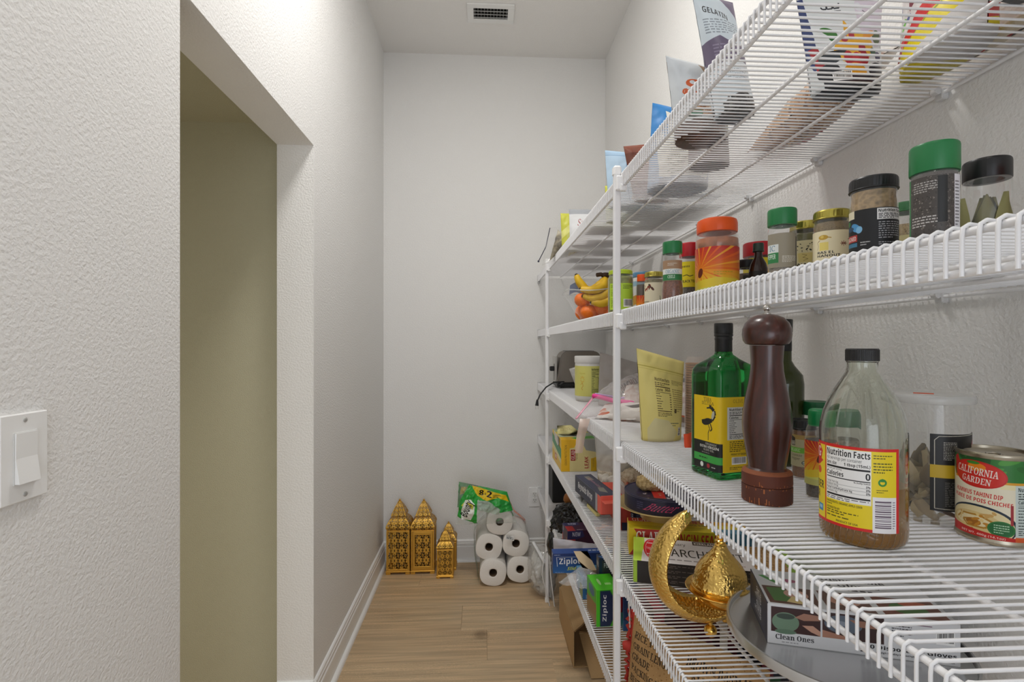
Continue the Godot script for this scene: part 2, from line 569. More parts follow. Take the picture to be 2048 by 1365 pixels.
func planks():
	var fl := MB.new(); fl.box(V(-0.8, -0.06, -1.1), V(3.6, 0.1, 5.0), 0.0)
	var root := struct("floor", fl, mt("#6b5238", 0.8))
	var ms := []
	for i in 4:
		var m := mtex(wood(11 + i * 5, Color([0.80, 0.775, 0.815, 0.79][i], [0.695, 0.668, 0.71, 0.68][i], [0.555, 0.53, 0.57, 0.54][i])), 0.42)
		ms.append(m)
	var meshes := {}
	var r := RandomNumberGenerator.new(); r.seed = 4
	var joints := [0.1, -0.35, 0.42, -0.1, 0.02, 0.5, -0.2, 0.3, -0.45, 0.0, 0.25, -0.3, 0.45, 0.1, -0.5, 0.2, 0.0, -0.3, 0.4]
	var z := -2.147 - 0.229 * 5
	var row := 0
	while z < 1.2:
		var cuts := [-0.85, joints[row % joints.size()], 1.0]
		for c in 2:
			var x0: float = cuts[c]; var x1: float = cuts[c + 1]
			x0 = maxf(x0, -0.75); x1 = minf(x1, XR)
			if x1 - x0 < 0.02: continue
			var z0 := maxf(z, ZB); var z1 := minf(z + 0.229, 1.2)
			var b := MB.new()
			var off := r.randf() * 0.4
			var fr := Rect2(off, 0, minf((x1 - x0) / 1.6, 0.98), (z1 - z0) / 0.229)
			b.box(V((x0 + x1) / 2, -0.005, (z0 + z1) / 2), V(x1 - x0 - 0.0006, 0.01, z1 - z0 - 0.0008), 0.0007, {}, fr)
			part("plank", b, ms[(row * 3 + c * 2 + int(r.randi() % 2)) % 4], root)
		z += 0.229
		row += 1
	# a faint round stain in the wood
	for i in 3:
		var b := MB.new(); b.lathe(v2([0.0, 0.0004 + i * 0.0002, 0.042 - i * 0.011, 0.0004 + i * 0.0002]), 28, 0, TAU, 2.0, 1, 1, true)
		var m := StandardMaterial3D.new()
		m.transparency = BaseMaterial3D.TRANSPARENCY_ALPHA; m.albedo_color = Color(0.38, 0.30, 0.20, 0.09); m.roughness = 0.5
		part("stain", b, m, root).position = V(-0.007, 0, -2.338)
	# closet planks, plain
	for i in 7:
		var b := MB.new()
		b.box(V(-1.6, -0.005, -1.93 + 0.229 * (i + 0.5)), V(1.69, 0.01, 0.2284), 0.0007)
		part("plank", b, ms[i % 4], root)

# baseboard cross section in x,y: 0 at the wall
func base_profile() -> PackedVector2Array:
	return PackedVector2Array([Vector2(0, 0), Vector2(0.030, 0), Vector2(0.0295, 0.006), Vector2(0.027, 0.012), Vector2(0.023, 0.016), Vector2(0.0145, 0.0195), Vector2(0.0140, 0.088), Vector2(0.0125, 0.092), Vector2(0.0088, 0.0935), Vector2(0.0088, 0.0965), Vector2(0.0118, 0.099), Vector2(0.0118, 0.110), Vector2(0.0085, 0.113), Vector2(0.0085, 0.1155), Vector2(0.0105, 0.118), Vector2(0.0095, 0.125), Vector2(0.006, 0.129), Vector2(0, 0.130)])
func baseboards():
	var pr := base_profile()
	var b := MB.new()
	b.xf = Transform3D(Basis(), V(XL, 0, 0)); b.slab(pr, ZB, -1.859)
	# return round the jamb of the opening
	b.xf = Transform3D(Basis(Vector3.UP, deg_to_rad(-90)), V(0, 0, -1.859)); b.slab(pr, 0.602, 0.73)
	struct("baseboard_left", b, trim_paint)
	b = MB.new(); b.xf = Transform3D(Basis(Vector3.UP, deg_to_rad(-90)), V(0, 0, ZB)); b.slab(pr, -XR, -XL)
	struct("baseboard_back", b, trim_paint)
	b = MB.new(); b.xf = Transform3D(Basis(Vector3.UP, deg_to_rad(180)), V(XR, 0, 0)); b.slab(pr, -1.2, -ZB)
	struct("baseboard_right", b, trim_paint)
	b = MB.new(); b.xf = Transform3D(Basis(), V(XL, 0, 0)); b.slab(pr, -1.053, 1.2)
	struct("baseboard_near", b, trim_paint)

func vent():
	var c := V(0.044, YC, -2.74)
	var t := thing("ceiling_vent", "white louvred air vent in the ceiling near the back wall", "vent", c)
	var W := 0.252; var D := 0.158
	var b := MB.new()
	b.box(V(0, -0.004, -D / 2 + 0.017), V(W, 0.008, 0.034), 0.003)
	b.box(V(0, -0.004, D / 2 - 0.017), V(W, 0.008, 0.034), 0.003)
	for s in [-1, 1]: b.box(V(s * (W / 2 - 0.0175), -0.004, 0), V(0.035, 0.008, D - 0.066), 0.003)
	part("frame", b, mt("#f0f0ee", 0.4), t)
	b = MB.new(); b.box(V(0, -0.0006, 0), V(W - 0.06, 0.001, D - 0.06), 0.0)
	part("duct", b, mt("#1d1c1a", 0.9), t)
	for i in 3:
		b = MB.new()
		b.xf = Transform3D(Basis(Vector3.RIGHT, deg_to_rad(40)), V(0, -0.0085, -0.026 + i * 0.026))
		b.box(V(0, 0, 0), V(W - 0.07, 0.0016, 0.017), 0.0005)
		part("slat", b, mt("#e9e9e7", 0.4), t)
	for i in 11:
		b = MB.new(); b.box(V(-0.085 + i * 0.017, -0.0035, 0), V(0.0015, 0.005, D - 0.068), 0.0)
		part("blade", b, mt("#cfcfcb", 0.5), t)

func outlet():
	var t := thing("wall_outlet", "white double power outlet low on the back wall", "outlet", V(0.323, 0.384, ZB))
	var b := MB.new(); b.box(V(0, 0, 0.003), V(0.072, 0.118, 0.006), 0.003)
	part("cover_plate", b, trim_paint, t)
	for s in [-1, 1]:
		b = MB.new(); b.xf = Transform3D(Basis(Vector3.RIGHT, deg_to_rad(90)), V(0, s * 0.0195, 0.006))
		b.lathe(v2([0.0165, -0.002, 0.0165, 0.0012, 0.0155, 0.002, 0, 0.002]), 24, 0, TAU, 3.0)
		var f := part("socket", b, mt("#ededea", 0.4), t)
		b = MB.new()
		b.box(V(-0.006, s * 0.0195 + 0.003, 0.0082), V(0.0026, 0.009, 0.0006), 0.0)
		b.box(V(0.006, s * 0.0195 + 0.003, 0.0082), V(0.0026, 0.0075, 0.0006), 0.0)
		b.box(V(0, s * 0.0195 - 0.007, 0.0082), V(0.004, 0.0045, 0.0006), 0.0)
		part("slot", b, mt("#2a2a28", 0.7), f)
	b = MB.new(); b.xf = Transform3D(Basis(), V(0, 0, 0.0062)); b.ball(V(0, 0, 0), V(0.003, 0.003, 0.0012), 10, 6)
	part("screw", b, mt("#c8c8c4", 0.35, 0.6), t)

func wall_switch():
	var t := thing("light_switch", "white rocker light switch plate on the near left wall", "light switch", V(XL, 1.183, -0.701), 90)
	# local x runs along -z of the room, z points into the room
	var b := MB.new(); b.box(V(0, 0, 0.0032), V(0.070, 0.1145, 0.0064), 0.0035)
	part("cover_plate", b, trim_paint, t)
	for k in 1:
		var x := 0.0
		b = MB.new(); b.box(V(x, 0, 0.0066), V(0.0345, 0.0675, 0.0016), 0.0006)
		part("surround", b, mt("#dededc", 0.4), t)
		b = MB.new()
		b.slab(PackedVector2Array([Vector2(-0.0325, 0.004), Vector2(0.0325, 0.004), Vector2(0.0325, 0.0092), Vector2(0.0, 0.0086), Vector2(-0.0325, 0.0130)]), -0.0158, 0.0158)
		var o := part("rocker", b, trim_paint, t)
		o.transform = Transform3D(Basis(V(0, 1, 0), V(0, 0, 1), V(1, 0, 0)), V(x, 0, 0))
		for s in [-1, 1]:
			b = MB.new(); b.ball(V(x, s * 0.0485, 0.0064), V(0.0033, 0.0033, 0.0014), 10, 6)
			part("screw", b, mt("#b9b9b6", 0.4, 0.3), t)

# one ventilated shelf: rods along the aisle, a wire every half inch that bends down over the front rod
func shelf(y: float, label: String):
	var z0 := ZB + 0.012; var z1 := 0.12
	var t := thing("wire_shelf", label, "shelf", V(0, y, 0), 0.0, "ventilated wire shelves on the right wall")
	var rr := 0.0032; var wr := 0.0016
	var rod := func(x: float, yy: float) -> void:
		var b := MB.new(); b.tube([V(x, yy, z0), V(x, yy, z1)], rr, 8)
		part("rod", b, wire_white, t)
	rod.call(XF, -rr); rod.call(XF, -0.032)
	for x in [0.483, 0.621]: rod.call(x, -rr - 0.0014)
	rod.call(XR - 0.008, -rr - 0.0014)
	var path := [V(XR - 0.006, wr, 0), V(XF + 0.006, wr, 0), V(XF + 0.0005, wr + 0.0008, 0), V(XF - 0.0042, wr - 0.002, 0), V(XF - 0.0050, -0.007, 0), V(XF - 0.0050, -0.035, 0)]
	var b := MB.new(); b.tube(path, wr, 6)
	var mesh := b.done()
	var n := int((z1 - z0) / 0.0127)
	var far := MB.new()
	for i in n:
		var z := z1 - 0.006 - i * 0.0127
		if z > -1.30:
			var o := inst("wire", mesh, wire_white, t)
			o.position = V(0, 0, z)
		else:
			far.xf.origin = V(0, 0, z); far.tube(path, wr, 5)
	var f := part("far_wires", far, wire_white, t)
	f.set_meta("kind", "stuff")
	# clips that hold the back rod to the wall, one bracket at the end wall
	var clip := MB.new()
	clip.box(V(XR - 0.006, -0.006, 0), V(0.012, 0.018, 0.016), 0.002)
	clip.tube([V(XR - 0.016, -0.001, -0.005), V(XR - 0.016, -0.001, 0.005)], 0.0062, 8)
	var cm := clip.done()
	for z in [-2.56, -2.06, -1.74, -1.41, -1.115, -0.804, -0.49, -0.18]: inst("wall_clip", cm, mt("#dcdcdc", 0.35), t).position = V(0, 0, z)
	b = MB.new()
	b.box(V(XF + 0.002, -0.016, ZB + 0.004), V(0.016, 0.052, 0.008), 0.002)
	b.box(V(XF + 0.002, -0.041, ZB + 0.013), V(0.014, 0.007, 0.026), 0.002)
	b.box(V(XF - 0.005, -0.018, ZB + 0.013), V(0.003, 0.04, 0.022), 0.001)
	b.box(V(XF + 0.009, -0.018, ZB + 0.013), V(0.003, 0.04, 0.022), 0.001)
	part("end_bracket", b, mt("#dedede", 0.35), t)

func shelving():
	var nm := ["topmost white wire shelf, loaded with upright and lying food bags", "white wire shelf of spice jars, second from the top", "middle white wire shelf holding the pepper mill and bottles", "white wire shelf of wrap boxes and gold dish, second from the bottom", "lowest white wire shelf, above the cardboard box on the floor"]
	for i in 5: shelf(SHELF_Y[i], nm[i])
	var posts := [[-1.246, "white square shelf post between the two shelf bays, nearest the camera"], [-2.615, "white square shelf post near the back wall"]]
	for p in posts:
		var t := thing("shelf_post", p[1], "post", V(0.332, 0, p[0]))
		var b := MB.new(); b.box(V(0, 0.88, 0), V(0.0165, 1.75, 0.0165), 0.0025)
		part("pole", b, wire_white, t)
		b = MB.new(); b.box(V(0, 1.758, 0), V(0.0205, 0.026, 0.0205), 0.005)
		part("end_cap", b, mt("#fafafa", 0.3), t)
		b = MB.new(); b.box(V(0, 0.012, 0), V(0.0205, 0.024, 0.0205), 0.003)
		part("foot_cap", b, mt("#fafafa", 0.3), t)
		for y in SHELF_Y:
			b = MB.new()
			b.box(V(0.004, y - 0.026, 0.0155), V(0.020, 0.036, 0.013), 0.003)
			b.box(V(0.010, y - 0.038, 0.021), V(0.016, 0.018, 0.010), 0.003)
			part("shelf_clip", b, mt("#f7f7f8", 0.3), t)

var rip := FastNoiseLite.new()
func ripple(p: Vector3, f := 30.0) -> float:
	rip.frequency = 1.0
	return rip.get_noise_3d(p.x * f, p.y * f, p.z * f)

# a bag between four front corners; depth is its fullest thickness; stand = open flat base, else pinched all round
func bag_mesh(bl: Vector3, br: Vector3, tl: Vector3, tr: Vector3, depth: float, stand := true, wr := 0.004, power := 0.7, nu := 20, nv := 24) -> MB:
	var n := (br - bl).cross(tl - bl).normalized()
	var b := MB.new()
	var pt := func(u: float, v: float, s: float) -> Vector3:
		var c := bl.lerp(br, u).lerp(tl.lerp(tr, u), v)
		var tu := pow(maxf(sin(PI * u), 0.0), 0.5)
		var tv := pow(maxf(1.0 - pow(v, 1.5), 0.0), power) if stand else pow(maxf(sin(PI * v), 0.0), 0.6)
		var t := depth * 0.5 * tu * tv + 0.0006
		var k := wr * ripple(c + n * s * 0.3, 26.0) * (0.35 + 0.65 * tu) * (1.0 if not stand else smoothstep(0.0, 0.12, v)) * (0.4 if v > 0.93 else 1.0)
		return c + n * (s * t + k)
	b.grid(nu, nv, func(u, v): return pt.call(u, v, 1.0))
	b.grid(nu, nv, func(u, v): return pt.call(1.0 - u, v, -1.0))
	b.grid(nu, 1, func(u, v): return pt.call(u, 0.0, -1.0 + 2.0 * v), Rect2(0, 0.97, 1, 0.03))
	b.grid(nu, 1, func(u, v): return pt.call(u, 1.0, 1.0 - 2.0 * v), Rect2(0, 0, 1, 0.03))
	return b
func bag(called: String, label: String, cat: String, bl: Vector3, br: Vector3, tl: Vector3, tr: Vector3, depth: float, m: Material, group := "", stand := true, wr := 0.004) -> Node3D:
	var o := part(called, bag_mesh(bl, br, tl, tr, depth, stand, wr), m)
	return tag(o, label, cat, group)
# carton: a bevelled box with printed faces, standing at `at` (middle of its base)
func carton(called: String, label: String, cat: String, at: Vector3, size: Vector3, yaw: float, m: Material, cells := {}, group := "", tilt := Vector3()) -> Node3D:
	var b := MB.new(); b.box(V(0, size.y / 2, 0), size, 0.0012, cells)
	var o := part(called, b, m)
	o.position = at; o.rotation_degrees = V(tilt.x, yaw, tilt.z)
	return tag(o, label, cat, group)
# irregular lump
func lump(b: MB, c: Vector3, r: Vector3, amp := 0.12, f := 40.0, seg := 18, rows := 12):
	b.grid(seg, rows, func(u, v):
		var a: float = u * TAU; var t: float = (v - 0.5) * PI
		var d := Vector3(sin(a) * cos(t), sin(t), cos(a) * cos(t))
		var k := 1.0 + amp * ripple(c + d * r * 1.0, f)
		return c + d * r * k)

func lantern_tex() -> ImageTexture:
	var c := Cv.new(192, 192, "#d9a94a")
	for j in 4:
		for i in 3:
			var x := (i + 0.5) / 3.0; var y := (j + 0.5) / 4.0
			for k in 8:
				var a := TAU * k / 8.0
				c.E(x + cos(a) * 0.085, y + sin(a) * 0.068, 0.038, 0.022, Color(0, 0, 0, 0), a if k % 2 == 0 else a + 0.5)
			c.E(x, y, 0.02, 0.016, Color(0, 0, 0, 0))
			c.E(x + 0.166, y + 0.125, 0.022, 0.03, Color(0, 0, 0, 0))
			c.E(x + 0.166, y, 0.016, 0.05, Color(0, 0, 0, 0))
			c.E(x, y + 0.125, 0.05, 0.014, Color(0, 0, 0, 0))
	c.R(0, 0, 1, 0.012, "#d9a94a").R(0, 0.988, 1, 0.012, "#d9a94a")
	return c.tex()

func four_sides(b: MB, pr: Array):
	for k in 4: b.lathe(pr, 1, PI / 4 + k * PI / 2, PI / 4 + (k + 1) * PI / 2)

func lantern(label: String, at: Vector3, w: float, h: float, pierced: Material, plain: Material, door: bool):
	var t := thing("pierced_lantern", label, "lantern", at, 0.0, "gold pierced metal lanterns on the floor")
	var q := sqrt(2.0) * 0.5
	var k := h / 0.418
	var bh := 0.252 * k
	var b := MB.new()
	b.box(V(0, 0.016 * k, 0), V(w * 1.06, 0.008, w * 1.06), 0.0015)
	for sx in [-1, 1]:
		for sz in [-1, 1]: b.box(V(sx * w * 0.42, 0.006 * k, sz * w * 0.42), V(w * 0.2, 0.012 * k, w * 0.2), 0.001)
	part("base", b, plain, t)
	var y0 := 0.02 * k
	b = MB.new(); four_sides(b, v2([w * 0.465 * q * 2, y0, w * 0.465 * q * 2, bh]))
	part("pierced_body", b, pierced, t)
	b = MB.new()
	var e := w * 0.47
	for sx in [-1, 1]:
		for sz in [-1, 1]: b.box(V(sx * e, (y0 + bh) / 2, sz * e), V(w * 0.07, bh - y0, w * 0.07), 0.001)
	for s in [-1, 1]:
		for yy in [y0 + w * 0.03, bh - w * 0.03]:
			b.box(V(0, yy, s * e), V(w * 0.9, w * 0.06, w * 0.05), 0.001)
			b.box(V(s * e, yy, 0), V(w * 0.05, w * 0.06, w * 0.9), 0.001)
	part("corner_frame", b, plain, t)
	if door:
		b = MB.new()
		for s in [-1, 1]:
			b.box(V(s * w * 0.38, (y0 + bh) / 2, w * 0.5), V(w * 0.09, (bh - y0) * 0.93, w * 0.03), 0.001)
			b.box(V(0, (y0 + bh) / 2 + s * (bh - y0) * 0.43, w * 0.5), V(w * 0.7, (bh - y0) * 0.075, w * 0.03), 0.001)
		var d := part("door", b, plain, t)
		b = MB.new(); b.tube([V(-w * 0.42, bh * 0.55, w * 0.5), V(-w * 0.47, bh * 0.55, w * 0.56), V(-w * 0.47, bh * 0.53, w * 0.57)], 0.0018, 6)
		part("latch", b, plain, d)
	var r := w * 0.5 * q * 2
	b = MB.new()
	four_sides(b, v2([r * 0.96, bh, r * 1.06, bh + 0.016 * k, r * 1.05, bh + 0.026 * k, r * 0.92, bh + 0.044 * k, r * 0.72, bh + 0.060 * k, r * 0.54, bh + 0.071 * k]))
	part("lower_roof", b, pierced, t)
	b = MB.new()
	four_sides(b, v2([r * 0.50, bh + 0.071 * k, r * 0.66, bh + 0.076 * k, r * 0.655, bh + 0.084 * k, r * 0.52, bh + 0.104 * k, r * 0.36, bh + 0.126 * k, r * 0.20, bh + 0.144 * k, r * 0.10, bh + 0.150 * k]))
	part("upper_roof", b, pierced, t)
	b = MB.new(); b.lathe(v2([0.014 * k, bh + 0.146 * k, 0.010 * k, bh + 0.153 * k, 0.004 * k, bh + 0.156 * k, 0.0065 * k, bh + 0.161 * k, 0.003 * k, bh + 0.1655 * k, 0, bh + 0.166 * k]), 12)
	part("finial", b, plain, t)
	b = MB.new(); b.box(V(0, (y0 + bh) / 2, 0), V(w * 0.5, (bh - y0) * 0.9, w * 0.5), 0.0)
	part("inner_glass", b, mt("#2b2013", 0.5), t)

func floor_things():
	var pt := lantern_tex()
	var pierced := mtex(pt, 0.38, 0.75)
	pierced.transparency = BaseMaterial3D.TRANSPARENCY_ALPHA_SCISSOR
	pierced.alpha_scissor_threshold = 0.5
	pierced.cull_mode = BaseMaterial3D.CULL_DISABLED
	var gold := mt("#d9a94a", 0.36, 0.75)
	lantern("tall gold pierced lantern in the corner against the left wall", V(-0.487, 0, -3.042), 0.132, 0.418, pierced, gold, false)
	lantern("tall gold pierced lantern with a hinged door, beside the corner lantern", V(-0.346, 0, -3.042), 0.132, 0.415, pierced, gold, true)
	lantern("short gold pierced lantern standing foremost of the four on the floor", V(-0.213, 0, -2.958), 0.092, 0.268, pierced, gold, false)
	lantern("short gold pierced lantern half hidden behind the foremost short lantern", V(-0.202, 0, -3.062), 0.092, 0.272, pierced, gold, true)
	paper_towels()
	clear_bag()
	cardboard_box()

func paper_towels():
	var zf := -2.815
	var spots := [V(0.095, 0.348, zf), V(0.036, 0.210, zf), V(0.185, 0.226, zf), V(0.058, 0.0755, zf + 0.02), V(0.208, 0.082, zf)]
	var names := ["white paper towel roll at the top of the heap of five", "white paper towel roll, left one of the middle pair", "white paper towel roll, right one of the middle pair", "white paper towel roll, left one of the bottom pair", "white paper towel roll, right one of the bottom pair"]
	var b := MB.new()
	b.lathe(v2([0.021, 0.004, 0.026, 0.0, 0.066, 0.0, 0.0720, 0.004, 0.0730, 0.012, 0.0730, 0.25, 0.068, 0.256, 0.026, 0.256, 0.021, 0.25]), 40, 0, TAU, 2.5)
	var roll := b.done()
	b = MB.new(); b.lathe(v2([0.0215, 0.25, 0.0205, 0.25, 0.0205, 0.003, 0.0215, 0.003]), 24)
	var core := b.done()
	b = MB.new(); b.lathe(v2([0.0, 0.03, 0.0204, 0.03]), 20, 0, TAU, 2.0, 1, 1, true)
	for i in 5:
		var t := thing("paper_towel_roll", names[i], "paper towel", spots[i], 0.0, "paper towel rolls in the torn green wrap")
		var basis := Basis(Vector3.BACK, deg_to_rad([-8, -14, -10, -8, -12][i])) * Basis(Vector3.RIGHT, deg_to_rad(-90))
		inst("towel", roll, mt("#f3efe9", 0.9, 0.0, "fine"), t).basis = basis
		inst("cardboard_core", core, mt("#6f5a45", 0.9), t).basis = basis
	# torn plastic wrap: printed hood above, clear film down the left side
	var t := thing("plastic_wrap", "torn clear plastic wrap with green and yellow print, over the paper towels", "packaging", V(0, 0, 0))
	var c := Cv.new(384, 384, Color(0.9, 0.93, 0.9, 0.22))
	var gr := "#2fa83f"
	c.P([0.22, 0.02, 0.47, 0.10, 0.40, 0.45, 0.36, 0.98, 0.02, 0.80, 0.06, 0.42], gr)
	c.P([0.40, 0.0, 1.0, 0.0, 1.0, 0.6, 0.78, 0.66, 0.5, 0.50, 0.42, 0.30], "#35a948")
	c.P([0.28, 0.02, 0.46, 0.03, 0.96, 0.12, 0.98, 0.32, 0.80, 0.22, 0.58, 0.34, 0.40, 0.24], "#e9c51d")
	c.P([0.40, 0.34, 0.60, 0.34, 0.80, 0.56, 0.74, 0.72, 0.44, 0.60], Color(0.75, 0.86, 0.78, 0.5))
	c.T("8", 0.44, 0.08, 0.08, 0.13, "#161616", 1, 5).R(0.535, 0.145, 0.03, 0.014, "#161616").R(0.535, 0.17, 0.03, 0.014, "#161616").T("2", 0.585, 0.07, 0.10, 0.17, "#161616", 1, 5).L(0.70, 0.14, 0.16, 0.09, 2, "#161616")
	c.P([0.20, 0.36, 0.10, 0.52, 0.18, 0.62, 0.24, 0.80, 0.32, 0.60, 0.30, 0.44], "#d8d838")
	c.P([0.10, 0.86, 0.09, 0.66, 0.17, 0.38, 0.28, 0.36, 0.35, 0.46, 0.33, 0.7, 0.26, 0.88], "#f4f6ee").P([0.20, 0.40, 0.33, 0.48, 0.30, 0.62], "#e3e04a")
	c.T("Bounty", 0.02, 0.50, 0.40, 0.19, "#101a14", 1, -72, 0.2)
	var fm := film(c.tex(), 0.22)
	var bm := bag_mesh(V(-0.1466, 0.3295, -2.8400), V(0.1895, 0.3478, -2.8000), V(-0.1319, 0.5569, -2.8800), V(0.1373, 0.5019, -2.8600), 0.15, false, 0.035, 0.7, 40, 40)
	part("printed_hood", bm, fm, t)
	var cl := Cv.new(128, 128, Color(0.92, 0.94, 0.93, 0.16))
	cl.P([0.0, 0.55, 0.25, 0.5, 0.3, 0.75, 0.0, 0.9], Color(0.3, 0.65, 0.4, 0.5)).P([0.55, 0.0, 0.75, 0.0, 0.8, 0.2, 0.6, 0.16], Color(0.95, 0.45, 0.1, 0.8))
	cl.S([0.1, 0.1, 0.4, 0.9], 0.02, Color(1, 1, 1, 0.5)).S([0.5, 0.1, 0.7, 0.95], 0.015, Color(1, 1, 1, 0.5))
	var cm := film(cl.tex(), 0.2)
	# left side and over the top of the heap
	var b2 := MB.new()
	var edge := [V(-0.020, 0.004, 0), V(-0.034, 0.10, 0), V(-0.046, 0.20, 0), V(-0.048, 0.28, 0), V(0.0, 0.36, 0), V(0.03, 0.415, 0), V(0.09, 0.428, 0), V(0.155, 0.40, 0), V(0.19, 0.33, 0), V(0.255, 0.28, 0), V(0.272, 0.2, 0), V(0.283, 0.09, 0), V(0.285, 0.01, 0)]
	b2.grid(24, 10, func(u, v):
		var f: float = u * (edge.size() - 1); var i := mini(int(f), edge.size() - 2)
		var p: Vector3 = edge[i].lerp(edge[i + 1], f - i)
		p.z = -2.80 - 0.27 * v
		return p + V(1, 0.6, 0) * 0.006 * ripple(p, 28.0))
	part("clear_film", b2, cm, t)
	b2 = MB.new(); b2.grid(6, 3, func(u, v): return V(0.128 + u * 0.045, 0.288 - v * 0.028 - u * 0.012, -2.795 + 0.004 * sin(u * 6)))
	var lt := Cv.new(96, 48, "#e8e8e6"); lt.T("SELECT", 0.08, 0.2, 0.84, 0.4, "#22303a").L(0.1, 0.68, 0.8, 0.2, 1, "#444444")
	part("film_sticker", b2, film(lt.tex(), 0.3), t)

func clear_bag():
	var t := thing("clear_zip_bag", "clear zip storage bag with grey fabric inside, on the floor by the far post", "storage bag", V(0, 0, 0))
	var bl := V(0.2816, 0.0218, -2.7283); var br := V(0.3643, -0.0004, -2.6233); var tl := V(0.2674, 0.2612, -2.7491); var tr := V(0.3751, 0.2501, -2.6628)
	var m := grain(["#6d6b66", "#b9b6af", "#d8d5ce", "#a3a09a"], 5.0, 0.01, 0.8)
	var inner := bag_mesh(bl.lerp(tr, 0.05), br.lerp(tl, 0.05), tl.lerp(br, 0.12), tr.lerp(bl, 0.12), 0.15, false, 0.03)
	part("grey_fabric", inner, m, t)
	part("clear_cover", bag_mesh(bl, br, tl, tr, 0.19, false, 0.015), pane("#eef0f2", 0.10, 0.12), t)
	var b := MB.new()
	b.tube([bl.lerp(br, 0.7) + V(0, 0.0, 0.09), V(0.3028, 0.1549, -2.5868), V(0.3154, 0.2486, -2.6061), V(0.3411, 0.2743, -2.6047), V(0.3434, 0.1639, -2.5644), br + V(0, 0.0, 0.05)], 0.008, 6, false, true, 0.3)
	b.tube([tl + V(0.005, 0.004, 0.02), tl.lerp(tr, 0.5) + V(0, -0.055, 0.08), tr + V(0, -0.06, 0.03)], 0.011, 6, false, true, 0.4)
	part("white_binding", b, mt("#e6e6e6", 0.6), t)

func cardboard_box():
	var t := thing("cardboard_box", "open brown cardboard box on the floor under the lowest shelf", "box", V(0, 0, 0))
	var kraft := mt("#bd9a6c", 0.85, 0.0, "fine")
	var x0 := 0.372; var x1 := 0.70; var z0 := -2.46; var z1 := -2.075; var h := 0.150
	var b := MB.new()
	b.box(V(x0 + 0.002, h / 2, (z0 + z1) / 2), V(0.004, h, z1 - z0), 0.001)
	b.box(V(x1, h / 2 + 0.05, (z0 + z1) / 2), V(0.004, h + 0.1, z1 - z0), 0.001)
	b.box(V((x0 + x1) / 2, h / 2, z0), V(x1 - x0, h, 0.004), 0.001)
	b.box(V((x0 + x1) / 2 + 0.03, h / 2, z1), V(x1 - x0 - 0.06, h, 0.004), 0.001)
	b.box(V((x0 + x1) / 2, 0.003, (z0 + z1) / 2), V(x1 - x0, 0.004, z1 - z0), 0.001)
	part("body", b, kraft, t)
	b = MB.new()
	b.grid(4, 8, func(u, v): return V(x0 + 0.002 + u * 0.15 + 0.012 * sin(u * PI), h + u * 0.15 + 0.006 * sin(v * 9.0), z1 + 0.004 + (z0 - z1) * (1.0 - v) * 1.0))
	b.grid(4, 8, func(u, v): return V(x0 + 0.005 + u * 0.15 + 0.012 * sin(u * PI), h - 0.004 + u * 0.15 + 0.006 * sin(v * 9.0), z1 + 0.004 + (z0 - z1) * (1.0 - v)), Rect2(0, 0, 1, 1), true)
	part("side_flap", b, kraft, t)
	b = MB.new()
	var p := [V(0.395, 0.145, z1 + 0.012), V(0.47, 0.155, z1 + 0.012), V(0.55, 0.004, z1 + 0.075), V(0.43, 0.004, z1 + 0.075)]
	b.quad(p[3], p[2], p[1], p[0])
	var dn := V(0, 0.001, -0.004)
	b.quad(p[0] + dn, p[1] + dn, p[2] + dn, p[3] + dn)
	for i in 4:
		var k: int = (i + 1) % 4
		b.quad(p[k], p[i], p[i] + dn, p[k] + dn)
	part("front_flap", b, kraft, t)
	b = MB.new(); b.tube([V(0.395, 0.155, z1 + 0.012), V(0.44, 0.150, z1 + 0.014), V(0.50, 0.146, z1 + 0.014)], 0.0025, 6)
	part("torn_edge", b, mt("#7a5c3a", 0.9), t)

const D1 := 1.7542
func up(v: Vector3, y := D1) -> Vector3: return V(v.x, y, v.z)

